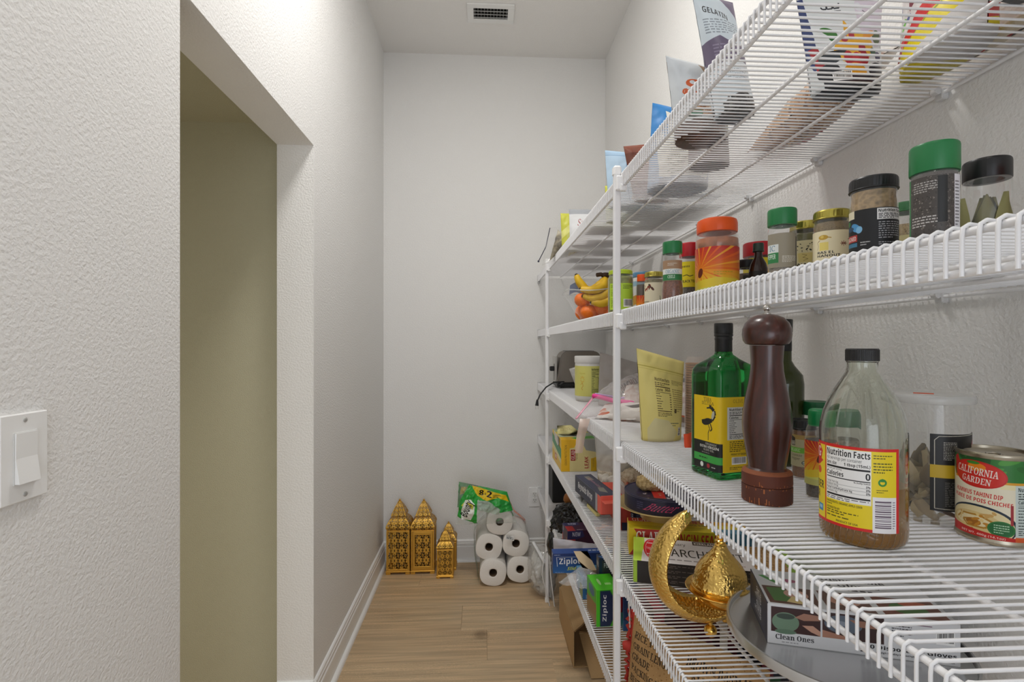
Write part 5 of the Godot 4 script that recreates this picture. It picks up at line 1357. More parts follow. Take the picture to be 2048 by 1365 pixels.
func green_bottle():
	var p0 := V(0.401, D3, -0.856)   # the corner towards the camera
	var at := V(0.443, D3, -0.915)
	var t := thing("green_bottle", "square green glass olive oil bottle with a black cap and yellow label", "bottle", at, 14.0)
	var hw := 0.042
	var b := MB.new()
	var pr := v2([0, 0, hw * 0.93, 0, hw * 0.99, 0.003, hw, 0.008, hw, 0.182, hw * 0.97, 0.192, hw * 0.85, 0.201, hw * 0.55, 0.211, 0.0155, 0.220, 0.0142, 0.226, 0.0142, 0.262])
	# the neck turns round: blend the exponent by rings
	var n := pr.size()
	var shell := func(bb: MB, inset: float, from: int, to: int) -> void:
		for i in range(from, to):
			var q: Array = []
			for k in 2:
				var ring := []
				var p: Vector2 = pr[i + k]
				var e := lerpf(9.0, 2.0, smoothstep(0.198, 0.222, p.y))
				for j in 65:
					var a := TAU * j / 64.0
					var s := 1.0 / pow(pow(absf(sin(a)), e) + pow(absf(cos(a)), e), 1.0 / e)
					var r := maxf(p.x - inset, 0.0)
					ring.append(V(sin(a) * r * s * 1.04, maxf(p.y, inset * 2.0), cos(a) * r * s))
				q.append(ring)
			for j in 64: bb.quad(q[0][j], q[0][j + 1], q[1][j + 1], q[1][j])
	shell.call(b, 0.0, 0, n - 1)
	part("glass_body", b, solid("#1f9a44", 1.42), t)
	b = MB.new()
	b.lathe(v2([0.0146, 0.225, 0.0152, 0.226, 0.0150, 0.246, 0.0156, 0.247, 0.0156, 0.250, 0.0150, 0.251, 0.0150, 0.253, 0.0164, 0.254, 0.0164, 0.257, 0.0158, 0.258, 0.0164, 0.259, 0.0164, 0.276, 0.0155, 0.2775, 0, 0.2775]), 32)
	part("cap", b, mt("#17181a", 0.4), t)
	# wrap round label: the narrow left face and the front face
	var c := Cv.new(640, 512, "#e8c416")
	c.R(0, 0.62, 0.5, 0.38, "#17191a").T("TERRA", 0.2, 0.02, 0.16, 0.05, "#3a2f10", 2).T("DELYSSA", 0.16, 0.075, 0.24, 0.045, "#3a2f10", 2)
	c.S([0.32, 0.14, 0.36, 0.15, 0.40, 0.19, 0.41, 0.25, 0.37, 0.32, 0.30, 0.36, 0.22, 0.345, 0.16, 0.36], 0.05, "#1b1c1c").S([0.36, 0.15, 0.27, 0.165], 0.02, "#1b1c1c").E(0.27, 0.35, 0.10, 0.045, "#1b1c1c", -0.2).S([0.30, 0.38, 0.33, 0.44, 0.30, 0.50, 0.30, 0.60], 0.014, "#1b1c1c").S([0.34, 0.37, 0.37, 0.44, 0.34, 0.47], 0.02, "#1b1c1c").E(0.385, 0.25, 0.02, 0.06, "#b9b9a8", 0.3)
	c.T("ORGANIC", 0.24, 0.635, 0.2, 0.03, "#b9b9b0").T("EXTRA VIRGIN", 0.12, 0.675, 0.34, 0.034, "#efefe8").T("OLIVE OIL", 0.2, 0.72, 0.2, 0.028, "#b9b9b0").L(0.16, 0.76, 0.28, 0.03, 1, "#8a8a84", 4)
	c.R(0, 0.80, 0.5, 0.10, "#3fa648").L(0.1, 0.83, 0.3, 0.04, 1, "#17401c", 6).E(0.16, 0.945, 0.035, 0.035, "#dfe6e0").E(0.30, 0.945, 0.03, 0.03, "#a8323a").L(0.36, 0.94, 0.1, 0.03, 1, "#cfcfcf", 2)
	c.T("OLIVE OIL", 0.63, 0.03, 0.28, 0.05, "#c29f10").R(0.55, 0.135, 0.35, 0.435, "#d7d7d2").N(0.56, 0.14, 0.33, 0.425, "#1c1c1c", "#dcdcd8").L(0.58, 0.585, 0.28, 0.15, 6, "#4a3f10", 5).T("PRODUCT OF TUNISIA", 0.6, 0.75, 0.24, 0.025, "#4a3f10").B(0.61, 0.80, 0.24, 0.10).E(0.93, 0.82, 0.02, 0.025, "#3a3010").R(0.82, 0.92, 0.06, 0.055, "#2a2a1c").L(0.58, 0.93, 0.2, 0.04, 2, "#4a3f10", 9)
	var lab := MB.new()
	var e := 9.0
	lab.grid(48, 1, func(u, v):
		var a := deg_to_rad(lerpf(-121.0, 41.0, u))
		var s := 1.0 / pow(pow(absf(sin(a)), e) + pow(absf(cos(a)), e), 1.0 / e)
		return V(sin(a) * (hw + 0.0006) * s * 1.04, lerpf(0.014, 0.146, v), cos(a) * (hw + 0.0006) * s))
	part("paper_label", lab, mtex(c.tex(), 0.5), t)

func pepper_mill():
	var at := V(0.4345, D3, -0.757)
	var t := thing("pepper_mill", "tall dark brown turned wooden pepper mill with worn rings at its foot", "pepper mill", at)
	var wood_m := wood_turned()
	var b := MB.new()
	b.lathe(v2([0, 0, 0.034313, 0, 0.035502, 0.0015, 0.035685, 0.024, 0.034953, 0.0255]), 48)
	part("lower_ring", b, mt("#54281a", 0.6), t)
	b = MB.new()
	b.lathe(v2([0.034038, 0.0255, 0.035228, 0.0265, 0.035685, 0.029, 0.035502, 0.044]), 48)
	part("upper_ring", b, mt("#63301f", 0.6), t)
	b = MB.new(); b.lathe(v2([0.035502, 0.044, 0.034038, 0.0470, 0.030195, 0.0490, 0.02562, 0.0505]), 48)
	part("worn_ledge", b, mt("#8f5233", 0.75), t)
	var r := RandomNumberGenerator.new(); r.seed = 3
	b = MB.new()
	for i in 140:
		var a := r.randf() * TAU; var y: float = [0.001, 0.024, 0.0275, 0.046][i % 4] + r.randf_range(-0.001, 0.002); var rr := 0.0358 if y < 0.044 else 0.034
		var hh := r.randf_range(0.002, 0.010) if i % 3 == 0 else r.randf_range(0.001, 0.003)
		var ww := r.randf_range(0.01, 0.06)
		b.g += 1
		b.lathe([Vector2(rr, y), Vector2(rr + 0.0001, y + hh * (-1.0 if i % 4 == 1 or i % 4 == 3 else 1.0))] if not (i % 4 == 1 or i % 4 == 3) else [Vector2(rr, y - hh), Vector2(rr + 0.0001, y)], 3, a, a + ww)
	var w := part("wear_marks", b, mt("#b0673a", 0.8), t); w.set_meta("kind", "stuff")
	b = MB.new()
	b.lathe(v2([0.030195, 0.0485, 0.026535, 0.052, 0.02745, 0.06, 0.031568, 0.085, 0.034313, 0.105, 0.034953, 0.118, 0.034038, 0.135, 0.03111, 0.155, 0.026535, 0.178, 0.023332, 0.198, 0.022418, 0.212, 0.023058, 0.225, 0.023973, 0.236, 0.023973, 0.237]), 48)
	part("body", b, wood_m, t)
	b = MB.new()
	b.lathe(v2([0.023332, 0.2375, 0.024888, 0.238, 0.030195, 0.2395, 0.033672, 0.245, 0.034953, 0.2535, 0.034313, 0.262, 0.03111, 0.271, 0.02379, 0.279, 0.013725, 0.2835, 0.00549, 0.285, 0, 0.285]), 48)
	part("head", b, wood_m, t)
	b = MB.new()
	b.lathe(v2([0.0059475, 0.2845, 0.0059475, 0.2865, 0.0032025, 0.2875, 0.0030195, 0.2895, 0.0050325, 0.2915, 0.005673, 0.2945, 0.004575, 0.2975, 0.0022875, 0.299, 0, 0.2992]), 24)
	part("finial_nut", b, mt("#d2cec8", 0.2, 0.95), t)

func vinegar():
	var at := V(0.4640, D3, -0.5985)
	var t := thing("vinegar_bottle", "clear glass bottle half full of amber vinegar with a black cap and yellow label", "bottle", at, faced(at.x, at.z))
	var pr := [0, 0.001, 0.0354, 0.001, 0.041595, 0.003, 0.044693, 0.009, 0.045577, 0.016, 0.045577, 0.132, 0.044693, 0.142, 0.041595, 0.156, 0.036285, 0.17, 0.029205, 0.184, 0.021683, 0.197, 0.017257, 0.205, 0.016107, 0.211, 0.016107, 0.2165, 0.016992, 0.2175, 0.016992, 0.22, 0.015222, 0.221, 0.015222, 0.228]
	var wall := v2(pr)
	for i in range(pr.size() / 2 - 1, 1, -1): wall.append(Vector2(maxf(pr[i * 2] - 0.0022, 0.0), maxf(pr[i * 2 + 1], 0.0032)))
	wall.append(Vector2(0, 0.0032))
	var b := MB.new(); b.lathe(wall, 64)
	part("glass_body", b, solid("#f4f7f0", 1.5), t)
	# ribs pressed into the shoulder
	b = MB.new()
	for i in 9:
		var a := TAU * i / 9.0 + 0.1
		var pts := []
		for k in [[0.0500, 0.143], [0.0466, 0.157], [0.0406, 0.171], [0.0340, 0.182]]: pts.append(V(sin(a) * k[0] * 0.885, k[1], cos(a) * k[0] * 0.885))
		b.tube(pts, 0.0011, 5)
	part("shoulder_ribs", b, pane("#b9c0b2", 0.12, 0.05), t)
	b = MB.new(); b.lathe(v2([0, 0.004, 0.03894, 0.004, 0.042303, 0.008, 0.043807, 0.016, 0.043807, 0.0725, 0, 0.0725]), 48)
	part("vinegar", b, pane("#dd9a2c", 0.5, 0.3), t)
	b = MB.new(); b.lathe(v2([0, 0.0055, 0.03717, 0.0055, 0.04071, 0.009, 0.04248, 0.016, 0.041595, 0.019, 0, 0.017]), 48)
	part("sediment", b, pane("#a5621a", 0.5, 0.3), t)
	b = MB.new()
	for i in 40:
		var a := TAU * i / 40.0
		b.tube([V(sin(a) * 0.03894, 0.0025, cos(a) * 0.03894), V(sin(a + 0.1) * 0.04381, 0.010, cos(a + 0.1) * 0.04381), V(sin(a + 0.16) * 0.04567, 0.024, cos(a + 0.16) * 0.04567)], 0.0005, 4)
	var k := part("glass_ripples", b, pane("#e0b070", 0.4, 0.1), t); k.set_meta("kind", "stuff")
	b = MB.new()
	var n := 120
	b.grid(n * 2, 3, func(u, v):
		var a: float = u * TAU
		var r: float = 0.01752 * (1.0 + 0.012 * cos(a * n / 2.0))
		return V(sin(a) * r, 0.2185 + v * 0.0135, cos(a) * r))
	b.g += 1; b.lathe(v2([0.017523, 0.232, 0.016815, 0.2335, 0, 0.2335]), 40)
	part("cap", b, mt("#19191b", 0.4), t)
	var c := Cv.new(768, 640, "#d4201f")
	c.R(0.0, 0.035, 0.965, 0.93, "#ecd31a").R(0.18, 0.0, 0.02, 1, "#d4401f").R(0.0, 0.035, 0.18, 0.93, "#ecd31a")
	c.P([0.0, 0.06, 0.06, 0.03, 0.13, 0.12, 0.10, 0.22, 0.14, 0.24, 0.06, 0.30, 0, 0.32], "#cf2a24").T("G", 0.0, 0.07, 0.09, 0.13, "#f3efe8", 3).E(0.05, 0.37, 0.05, 0.05, "#d8502a").T("CIDER", -0.09, 0.50, 0.245, 0.10, "#151510").T("VINEGAR", -0.16, 0.63, 0.22, 0.09, "#151510").R(0.03, 0.80, 0.11, 0.09, "#3f8fc4").R(0.05, 0.82, 0.07, 0.04, "#9cc9e6")
	c.R(0.205, 0.04, 0.495, 0.645, "#f1f0ee")
	c.T("Nutrition Facts", 0.215, 0.05, 0.475, 0.085, "#141414").T("63 servings per container", 0.22, 0.15, 0.39, 0.05, "#4a4a4a", 0).T("Serv. size", 0.215, 0.205, 0.13, 0.045, "#222222").T("1 tbsp (15mL)", 0.43, 0.205, 0.26, 0.05, "#222222")
	c.R(0.215, 0.263, 0.475, 0.022, "#141414").T("Amount per serving", 0.215, 0.29, 0.19, 0.025, "#444444", 0).T("Calories", 0.215, 0.325, 0.21, 0.06, "#141414").T("0", 0.645, 0.305, 0.045, 0.08, "#141414").R(0.215, 0.402, 0.475, 0.011, "#141414")
	c.T("% Daily Value", 0.53, 0.42, 0.16, 0.025, "#333333").T("Total Fat 0g", 0.215, 0.45, 0.15, 0.03, "#333333", 0).T("0%", 0.65, 0.455, 0.04, 0.028, "#333333").T("Sodium 0mg", 0.215, 0.49, 0.15, 0.03, "#333333", 0).T("0%", 0.65, 0.495, 0.04, 0.028, "#333333").T("Total Carbohydrate 0g", 0.215, 0.53, 0.30, 0.032, "#333333").T("0%", 0.65, 0.535, 0.04, 0.028, "#333333").T("Protein 0g", 0.215, 0.57, 0.14, 0.03, "#333333", 0)
	for i in 3: c.R(0.215, 0.484 + i * 0.04, 0.475, 0.003, "#777777")
	c.R(0.215, 0.61, 0.475, 0.02, "#141414").L(0.215, 0.638, 0.46, 0.045, 2, "#555555", 7)
	c.T("INGREDIENTS: ORGANIC APPLE CIDER", 0.215, 0.705, 0.40, 0.026, "#3a3410").L(0.215, 0.735, 0.12, 0.03, 1, "#4a4210", 3).T("DISTRIBUTED BY:", 0.215, 0.78, 0.17, 0.026, "#3a3410").L(0.215, 0.81, 0.36, 0.055, 2, "#4a4210", 4).L(0.215, 0.875, 0.44, 0.03, 1, "#4a4210", 5).T("PRODUCT OF USA", 0.34, 0.925, 0.23, 0.026, "#3a3410")
	c.L(0.72, 0.07, 0.2, 0.06, 2, "#5a5a10", 4).L(0.72, 0.16, 0.2, 0.14, 4, "#5a5a10", 6).E(0.81, 0.40, 0.045, 0.045, "#2f8a3a").E(0.81, 0.40, 0.025, 0.025, "#ecd31a").P([0.81, 0.35, 0.85, 0.39, 0.77, 0.39], "#2f8a3a").L(0.75, 0.48, 0.12, 0.05, 2, "#5a5a10", 8)
	c.R(0.71, 0.575, 0.255, 0.425, "#efeef0")
	var r2 := RandomNumberGenerator.new(); r2.seed = 12
	var y := 0.62
	while y < 0.95:
		var hgt := r2.randf_range(0.005, 0.02)
		c.R(0.735, y, 0.17, hgt, "#6a5a6a"); y += hgt + r2.randf_range(0.007, 0.018)
	c.L(0.92, 0.62, 0.03, 0.33, 12, "#6a5a6a", 2)
	b = MB.new(); b.lathe([Vector2(0.0462, 0.0235), Vector2(0.0462, 0.1195)], 48, deg_to_rad(-76), deg_to_rad(48))
	part("paper_label", b, mtex(c.tex(), 0.45), t)

func leaf_jar():
	var at := V(0.614, D3, -0.668)
	var t := thing("leaf_jar", "wide glass jar of dried bay leaves with a clear flat lid and black label", "jar", at, faced(at.x, at.z))
	var b := MB.new(); b.lathe(v2([0, 0.001, 0.03735, 0.001, 0.041915, 0.004, 0.043575, 0.012, 0.043575, 0.150, 0.04233, 0.156, 0.0415, 0.164]), 48)
	part("glass_body", b, pane("#eef2f0", 0.07, 0.03), t)
	b = MB.new(); b.lathe(v2([0.04067, 0.160, 0.04814, 0.160, 0.049385, 0.162, 0.049385, 0.169, 0.04814, 0.171, 0.04316, 0.1715, 0, 0.1715]), 48)
	part("lid", b, pane("#d8d8d6", 0.45, 0.25), t)
	b = MB.new(); b.box(V(-0.006, 0.1718, 0.012), V(0.022, 0.0006, 0.012), 0.0)
	part("orange_sticker", b, mt("#e0623c", 0.5), t)
	var r := RandomNumberGenerator.new(); r.seed = 21
	var shades := ["#9a8866", "#b3a27c", "#7d6c4c", "#bfae88", "#857659"]
	for i in 46:
		b = MB.new()
		var a := r.randf() * TAU; var rr := 0.022 * sqrt(r.randf_range(0.3, 1.0))
		var y := 0.006 + 0.06 * float(i) / 46.0
		var L := r.randf_range(0.045, 0.062)
		var tilt := r.randf_range(0.1, 0.9) if i < 24 else r.randf_range(0.4, 1.2)
		b.xf = Transform3D(Basis(Vector3.UP, r.randf() * TAU) * Basis(Vector3.RIGHT, PI / 2 - tilt), V(sin(a) * rr, y + 0.012, cos(a) * rr))
		var cup := r.randf_range(2.0, 5.0)
		b.grid(5, 8, func(u, v): return V((u - 0.5) * L * 0.48 * pow(sin(PI * clampf(v, 0.02, 0.98)), 0.8), (v - 0.5) * L, 0.004 * cos((u - 0.5) * cup) + 0.004 * sin(v * cup)))
		part("bay_leaf", b, mt(shades[i % 5], 0.75), t)
	# black food container label face: a carton stands behind inside the same jar line
	var c := Cv.new(256, 384, "#121213")
	c.S([0.06, 0.08, 0.12, 0.03, 1.0, 0.0], 0.008, "#c9c4b4").S([0.06, 0.08, 0.06, 0.97, 1.0, 0.985], 0.008, "#c9c4b4").R(0, 0.40, 1, 0.17, "#c9a81c").L(0.18, 0.10, 0.2, 0.24, 12, "#cfcac0", 4).L(0.2, 0.62, 0.5, 0.32, 14, "#6a6864", 6).E(0.86, 0.16, 0.13, 0.08, "#a8304a").E(0.86, 0.16, 0.08, 0.04, "#d8b0b8").P([0.5, 0.32, 1, 0.2, 1, 0.24, 0.6, 0.34], "#b99a2a")
	b = MB.new(); b.lathe([Vector2(0.0443, 0.022), Vector2(0.0443, 0.122)], 28, deg_to_rad(1), deg_to_rad(102))
	part("black_label", b, mtex(c.tex(), 0.4), t)

func food_can():
	var at := V(0.5995, D3, -0.5885)
	at = V(0.6328, 1.3232, -0.5965) * V(1, 0, 1) + V(0, D3, 0)
	var t := thing("food_can", "steel can of hummus dip with a pull tab lid, at the right edge", "can", at, faced(at.x, at.z))
	var R := 0.0370; var H := 0.108
	var b := MB.new()
	b.lathe(v2([0, 0.003, R * 0.93, 0.003, R * 0.95, 0.0, R * 1.0, 0.0, R * 1.02, 0.0015, R * 1.015, 0.004, R * 0.985, 0.006, R * 0.985, H - 0.006, R * 1.015, H - 0.004, R * 1.02, H - 0.0015, R * 1.0, H, R * 0.955, H - 0.0005, R * 0.945, H - 0.004, R * 0.80, H - 0.0045, R * 0.78, H - 0.0035, R * 0.74, H - 0.0045, 0, H - 0.0045]), 64)
	part("tin_body", b, mt("#b5ac9a", 0.28, 0.9), t)
	b = MB.new()
	b.tube([V(0.0, H - 0.003, 0.030), V(0.006, H - 0.003, 0.024), V(0.007, H - 0.0025, 0.016), V(0.0, H - 0.002, 0.010), V(-0.007, H - 0.0025, 0.016), V(-0.006, H - 0.003, 0.024)], 0.0013, 6, true)
	part("pull_tab", b, mt("#c3bcae", 0.25, 0.9), t)
	var c := Cv.new(1024, 512, "#f0e8cf")
	c.R(0, 0, 1, 0.28, "#2f7a34").D(0, 0, 1, 0.26, 60, 0.02, 0.06, ["#2a6a2c", "#4f9a3a", "#7ab04a", "#23562a"], 4).R(0, 0.27, 1, 0.03, "#e0a02a")
	c.R(0.36, 0.30, 0.34, 0.06, "#f2e6b4").P([0, 0, 0.09, 0, 0.14, 0.3, 0.14, 1, 0, 1], "#f0ead6").R(0.0, 0.0, 0.04, 1, "#f0ead6")
	c.P([0.13, 0.04, 0.16, 0.0, 0.18, 0.1, 0.15, 0.3], "#cf2a22")
	c.E(0.265, 0.21, 0.125, 0.17, "#c9221c", 0.12).E(0.265, 0.21, 0.117, 0.155, "#d42a20", 0.12).E(0.265, 0.12, 0.04, 0.05, "#f08a1e").E(0.25, 0.07, 0.03, 0.02, "#3f8a2f")
	c.T("CALIFORNIA", 0.165, 0.13, 0.19, 0.09, "#f7f2ea", 3, 6).T("GARDEN", 0.195, 0.25, 0.13, 0.08, "#f7f2ea", 3, 6)
	c.T("HUMMUS TAHINI DIP", 0.15, 0.43, 0.22, 0.055, "#cf2a22", 1, 3).T("PUREE DE POIS CHICHES", 0.14, 0.515, 0.27, 0.05, "#cf2a22", 1, 3)
	c.E(0.265, 0.84, 0.165, 0.245, "#1f2e3c").E(0.262, 0.85, 0.158, 0.23, "#ecdcaa").E(0.25, 0.82, 0.12, 0.13, "#e0c88a").E(0.24, 0.80, 0.09, 0.08, "#efe0b4").S([0.16, 0.82, 0.2, 0.74, 0.28, 0.73, 0.34, 0.80, 0.30, 0.88, 0.22, 0.88, 0.2, 0.82, 0.25, 0.79], 0.022, "#b9862a").E(0.25, 0.83, 0.035, 0.045, "#a86a1c").D(0.16, 0.72, 0.18, 0.2, 16, 0.008, 0.016, ["#c98a2a", "#e9cf8a"], 3).D(0.3, 0.66, 0.06, 0.08, 5, 0.012, 0.02, ["#d3a860"], 8)
	c.E(0.365, 0.86, 0.055, 0.10, "#2f7a3a").E(0.365, 0.86, 0.047, 0.085, "#1f6a34").L(0.335, 0.80, 0.06, 0.12, 4, "#bfe0bf", 3)
	c.P([0.08, 0.86, 0.15, 0.89, 0.42, 0.955, 0.42, 1, 0.08, 1], "#c9221c").T("NET WT. 400g (14.1oz)", 0.19, 0.955, 0.19, 0.035, "#f3d8d0", 1, 2)
	c.R(0.40, 0.55, 0.012, 0.25, "#a8323a").R(0.42, 0.3, 0.16, 0.64, "#cfdad6").N(0.425, 0.31, 0.15, 0.62, "#2a3a3a").R(0.42, 0.94, 0.16, 0.06, "#e0602a").R(0.6, 0.3, 0.4, 0.7, "#efe6c6")
	b = MB.new(); b.lathe([Vector2(R * 0.99, 0.0065), Vector2(R * 0.99, H - 0.0065)], 64, deg_to_rad(-150), deg_to_rad(210))
	var lab := part("paper_label", b, mtex(c.tex(), 0.4), t)
	lab.rotation_degrees.y = 29.0

const D4 := 0.7662
func crescent_tagine():
	# crescent moon stand of hammered metal with ball feet
	var gold := mt("#e6c06c", 0.24, 0.95, "hammer")
	var smooth := mt("#e8bb60", 0.15, 0.95)
	var cx: Vector3 = V(0.4405, 0.8786, -1.0062)
	var yaw := -5.0
	var t := thing("crescent_stand", "hammered gold crescent moon stand curving up in front of the parchment box", "stand", cx, yaw)
	var b := MB.new()
	var R := 0.104
	var sec := func(u: float, v: float, inner: float) -> Vector3:
		# u along the arc from the upper horn round the left and under to the right, v across its width
		var a := deg_to_rad(lerpf(104.0, 322.0, u))
		var wd := 0.006 + 0.088 * pow(sin(PI * clampf(u * 0.72 + 0.004, 0.0, 1.0)), 0.42)
		var q := (v - 0.5) * 2.0
		var rr := R - inner - 0.010 * q * q - 0.016 * pow(absf(q), 3.0) * wd / 0.1
		return V(cos(a) * rr * 1.0, sin(a) * rr * (1.0 if sin(a) < 0.0 else 1.0 + 0.17 * sin(a)), q * wd * 0.5)
	b.grid(72, 14, func(u, v): return sec.call(u, 1.0 - v, 0.0))
	b.grid(72, 14, func(u, v): return sec.call(u, v, 0.0025))
	for e in [0.0, 1.0]: b.grid(72, 1, func(u, v): return sec.call(u, e, 0.0025 * (v if e == 0.0 else 1.0 - v)))
	part("hammered_band", b, gold, t)
	for f in [[0.012, -R - 0.012, 0.02], [-0.03, -R * 0.96 - 0.010, -0.045], [0.055, -R * 0.9 - 0.014, -0.02]]:
		b = MB.new(); b.ball(V(f[0], f[1], f[2]), V(0.0125, 0.0125, 0.0125), 20, 14)
		b.tube([V(f[0], f[1] + 0.01, f[2]), V(f[0], f[1] + 0.022, f[2])], 0.004, 8)
		part("ball_foot", b, smooth, t)
	# tagine
	var at: Vector3 = V(0.4752, 0.8430, -0.9942)
	var g := thing("tagine", "small gold tagine with a hammered cone lid and round finial, resting in the crescent stand", "tagine", at, 0.0)
	b = MB.new()
	b.lathe(v2([0, -0.036, 0.022, -0.036, 0.026, -0.033, 0.040, -0.026, 0.052, -0.012, 0.056, 0.0, 0.0568, 0.004, 0.0545, 0.005]), 48)
	part("dish", b, smooth, g)
	b = MB.new()
	b.lathe(v2([0.044, -0.010, 0.066, -0.002, 0.0675, 0.0, 0.0665, 0.0012, 0.050, -0.002]), 48)
	part("saucer_rim", b, smooth, g)
	b = MB.new()
	b.lathe(v2([0.0535, 0.004, 0.055, 0.006, 0.055, 0.010, 0.0525, 0.012, 0.051, 0.016, 0.0495, 0.026, 0.0455, 0.038, 0.038, 0.050, 0.029, 0.060, 0.0205, 0.069, 0.0145, 0.078, 0.0108, 0.086]), 48)
	part("cone_lid", b, gold, g)
	b = MB.new()
	b.lathe(v2([0.0115, 0.0855, 0.012, 0.087, 0.0095, 0.089, 0.009, 0.0905, 0.0115, 0.093, 0.0112, 0.095, 0.0075, 0.0975, 0.0062, 0.0985, 0.0085, 0.1005, 0.0072, 0.1035, 0.004, 0.1055, 0, 0.106]), 32)
	part("finial", b, smooth, g)

func steel_stand():
	var c := V(0.588, D4, -0.807)
	var t := thing("steel_cake_stand", "round stainless steel cake stand with a thick bright rim, under the glove box", "cake stand", c)
	var R := 0.173
	var b := MB.new()
	b.lathe(v2([0, 0.082, R - 0.006, 0.083, R - 0.003, 0.0845, R - 0.003, 0.0935, R - 0.001, 0.095, R, 0.0935, R, 0.080, R - 0.002, 0.0785, R - 0.012, 0.079, 0, 0.078]), 96)
	var m := mt("#d2d2d2", 0.24, 0.9)
	# seen from above the plate is turned upside: build it closed
	var o := MB.new()
	o.lathe(v2([0, 0.077, R - 0.010, 0.077, R - 0.0015, 0.0775, R, 0.079, R, 0.0925, R - 0.0008, 0.094, R - 0.004, 0.0942, R - 0.0052, 0.093, R - 0.0055, 0.0855, R - 0.008, 0.0845, 0, 0.0835]), 96)
	part("plate", o, m, t)
	o = MB.new(); o.lathe(v2([0.0, 0.0, 0.075, 0.0, 0.078, 0.002, 0.112, 0.045, 0.122, 0.073, 0.124, 0.0765]), 56)
	part("bowl_base", o, mt("#7d7b78", 0.3, 0.9), t)
	# glove box standing on the plate
	var cv := Cv.new(768, 512, "#dfe0e3")
	# front cell
	cv.cell(0, 0.5, 0.75, 0.5)
	cv.R(0, 0, 1, 1, "#dfe0e3").R(0.02, 0.06, 0.27, 0.62, "#3a1c1a").R(0.30, 0.06, 0.32, 0.62, "#3a2220").E(0.10, 0.42, 0.075, 0.24, "#6f8a72").E(0.10, 0.28, 0.05, 0.07, "#3c4a40").E(0.10, 0.66, 0.06, 0.06, "#5f7a64").P([0.15, 0.28, 0.20, 0.16, 0.28, 0.18, 0.29, 0.3, 0.2, 0.34], "#a87a66").P([0.19, 0.46, 0.25, 0.44, 0.29, 0.56, 0.29, 0.68, 0.24, 0.6], "#c99a84").E(0.41, 0.32, 0.10, 0.22, "#5f6a78").P([0.44, 0.18, 0.6, 0.2, 0.62, 0.34, 0.5, 0.34], "#9c6e5a").P([0.30, 0.5, 0.42, 0.6, 0.5, 0.68, 0.3, 0.68], "#b07e68").E(0.4, 0.3, 0.03, 0.06, "#8a93a0")
	cv.T("Clean Ones", 0.045, 0.73, 0.21, 0.13, "#1c1c22", 3).L(0.08, 0.9, 0.15, 0.05, 1, "#9a9aa0", 3)
	cv.T("500 Disposable Gloves", 0.50, 0.71, 0.48, 0.13, "#141418").L(0.66, 0.12, 0.1, 0.34, 6, "#3a3a40", 4).L(0.5, 0.87, 0.18, 0.06, 1, "#333338", 5).T("One Size Fits Most", 0.84, 0.87, 0.13, 0.06, "#333338").B(0.88, 0.2, 0.09, 0.32).R(0.76, 0.12, 0.1, 0.02, "#7a5a70")
	cv.T("High Quality Polyethylene", 0.60, 0.86, 0.2, 0.055, "#333338")
	# top cell
	cv.cell(0, 0, 0.75, 0.5)
	cv.R(0, 0, 1, 1, "#d9dadd").P([0.02, 0.5, 0.32, 0.5, 0.3, 0.96, 0.02, 0.96], "#5f3a2c").P([0.04, 0.55, 0.14, 0.52, 0.2, 0.9, 0.05, 0.9], "#4f7a3a").E(0.2, 0.68, 0.07, 0.12, "#d0a090").P([0.17, 0.74, 0.26, 0.82, 0.22, 0.94, 0.12, 0.9], "#e0c88a").P([0.34, 0.5, 0.6, 0.5, 0.6, 0.96, 0.34, 0.96], "#6a4a40").E(0.46, 0.72, 0.09, 0.12, "#c9957f").P([0.64, 0.5, 0.97, 0.5, 0.97, 0.96, 0.64, 0.96], "#7a4a3a").E(0.8, 0.75, 0.1, 0.14, "#4f7a3a").E(0.85, 0.62, 0.08, 0.08, "#c96a4a").P([0.03, 0.2, 0.06, 0.18, 0.15, 0.4, 0.12, 0.42], "#4f9a4a")
	cv.E(0.2, 0.3, 0.06, 0.05, "#b05a7a").T("Disposable", 0.42, 0.06, 0.38, 0.12, "#151518", 3).T("Gloves", 0.5, 0.21, 0.24, 0.1, "#151518", 3).T("500", 0.34, 0.22, 0.12, 0.1, "#151518").L(0.44, 0.36, 0.4, 0.08, 1, "#222226", 3)
	cv.cell(0.75, 0, 0.25, 1)
	cv.R(0, 0, 1, 1, "#1f2740").T("Clean Ones", 0.30, 0.12, 0.36, 0.70, "#e6e8ee", 2, -90, 0.2)
	var cells := {"z+": Rect2(0, 0.5, 0.75, 0.5), "y+": Rect2(0, 0, 0.75, 0.5), "x-": Rect2(0.75, 0, 0.25, 1), "x+": Rect2(0.75, 0, 0.25, 1), "z-": Rect2(0, 0.5, 0.75, 0.5), "y-": Rect2(0.1, 0.98, 0.02, 0.01)}
	var p0 := V(0.457, 0, -0.794); var p1 := V(0.708, 0, -0.716)
	var dir := (p1 - p0).normalized()
	var yaw := rad_to_deg(atan2(-dir.z, dir.x))
	var nb := V(dir.z, 0, -dir.x)
	var mid: Vector3 = (p0 + p1) / 2 + nb * 0.066
	mid.y = D4 + 0.0837
	carton("glove_box", "white and navy box of disposable gloves lying on the steel cake stand", "box", mid, V(p0.distance_to(p1), 0.064, 0.132), yaw, mtex(cv.tex(), 0.4), cells)

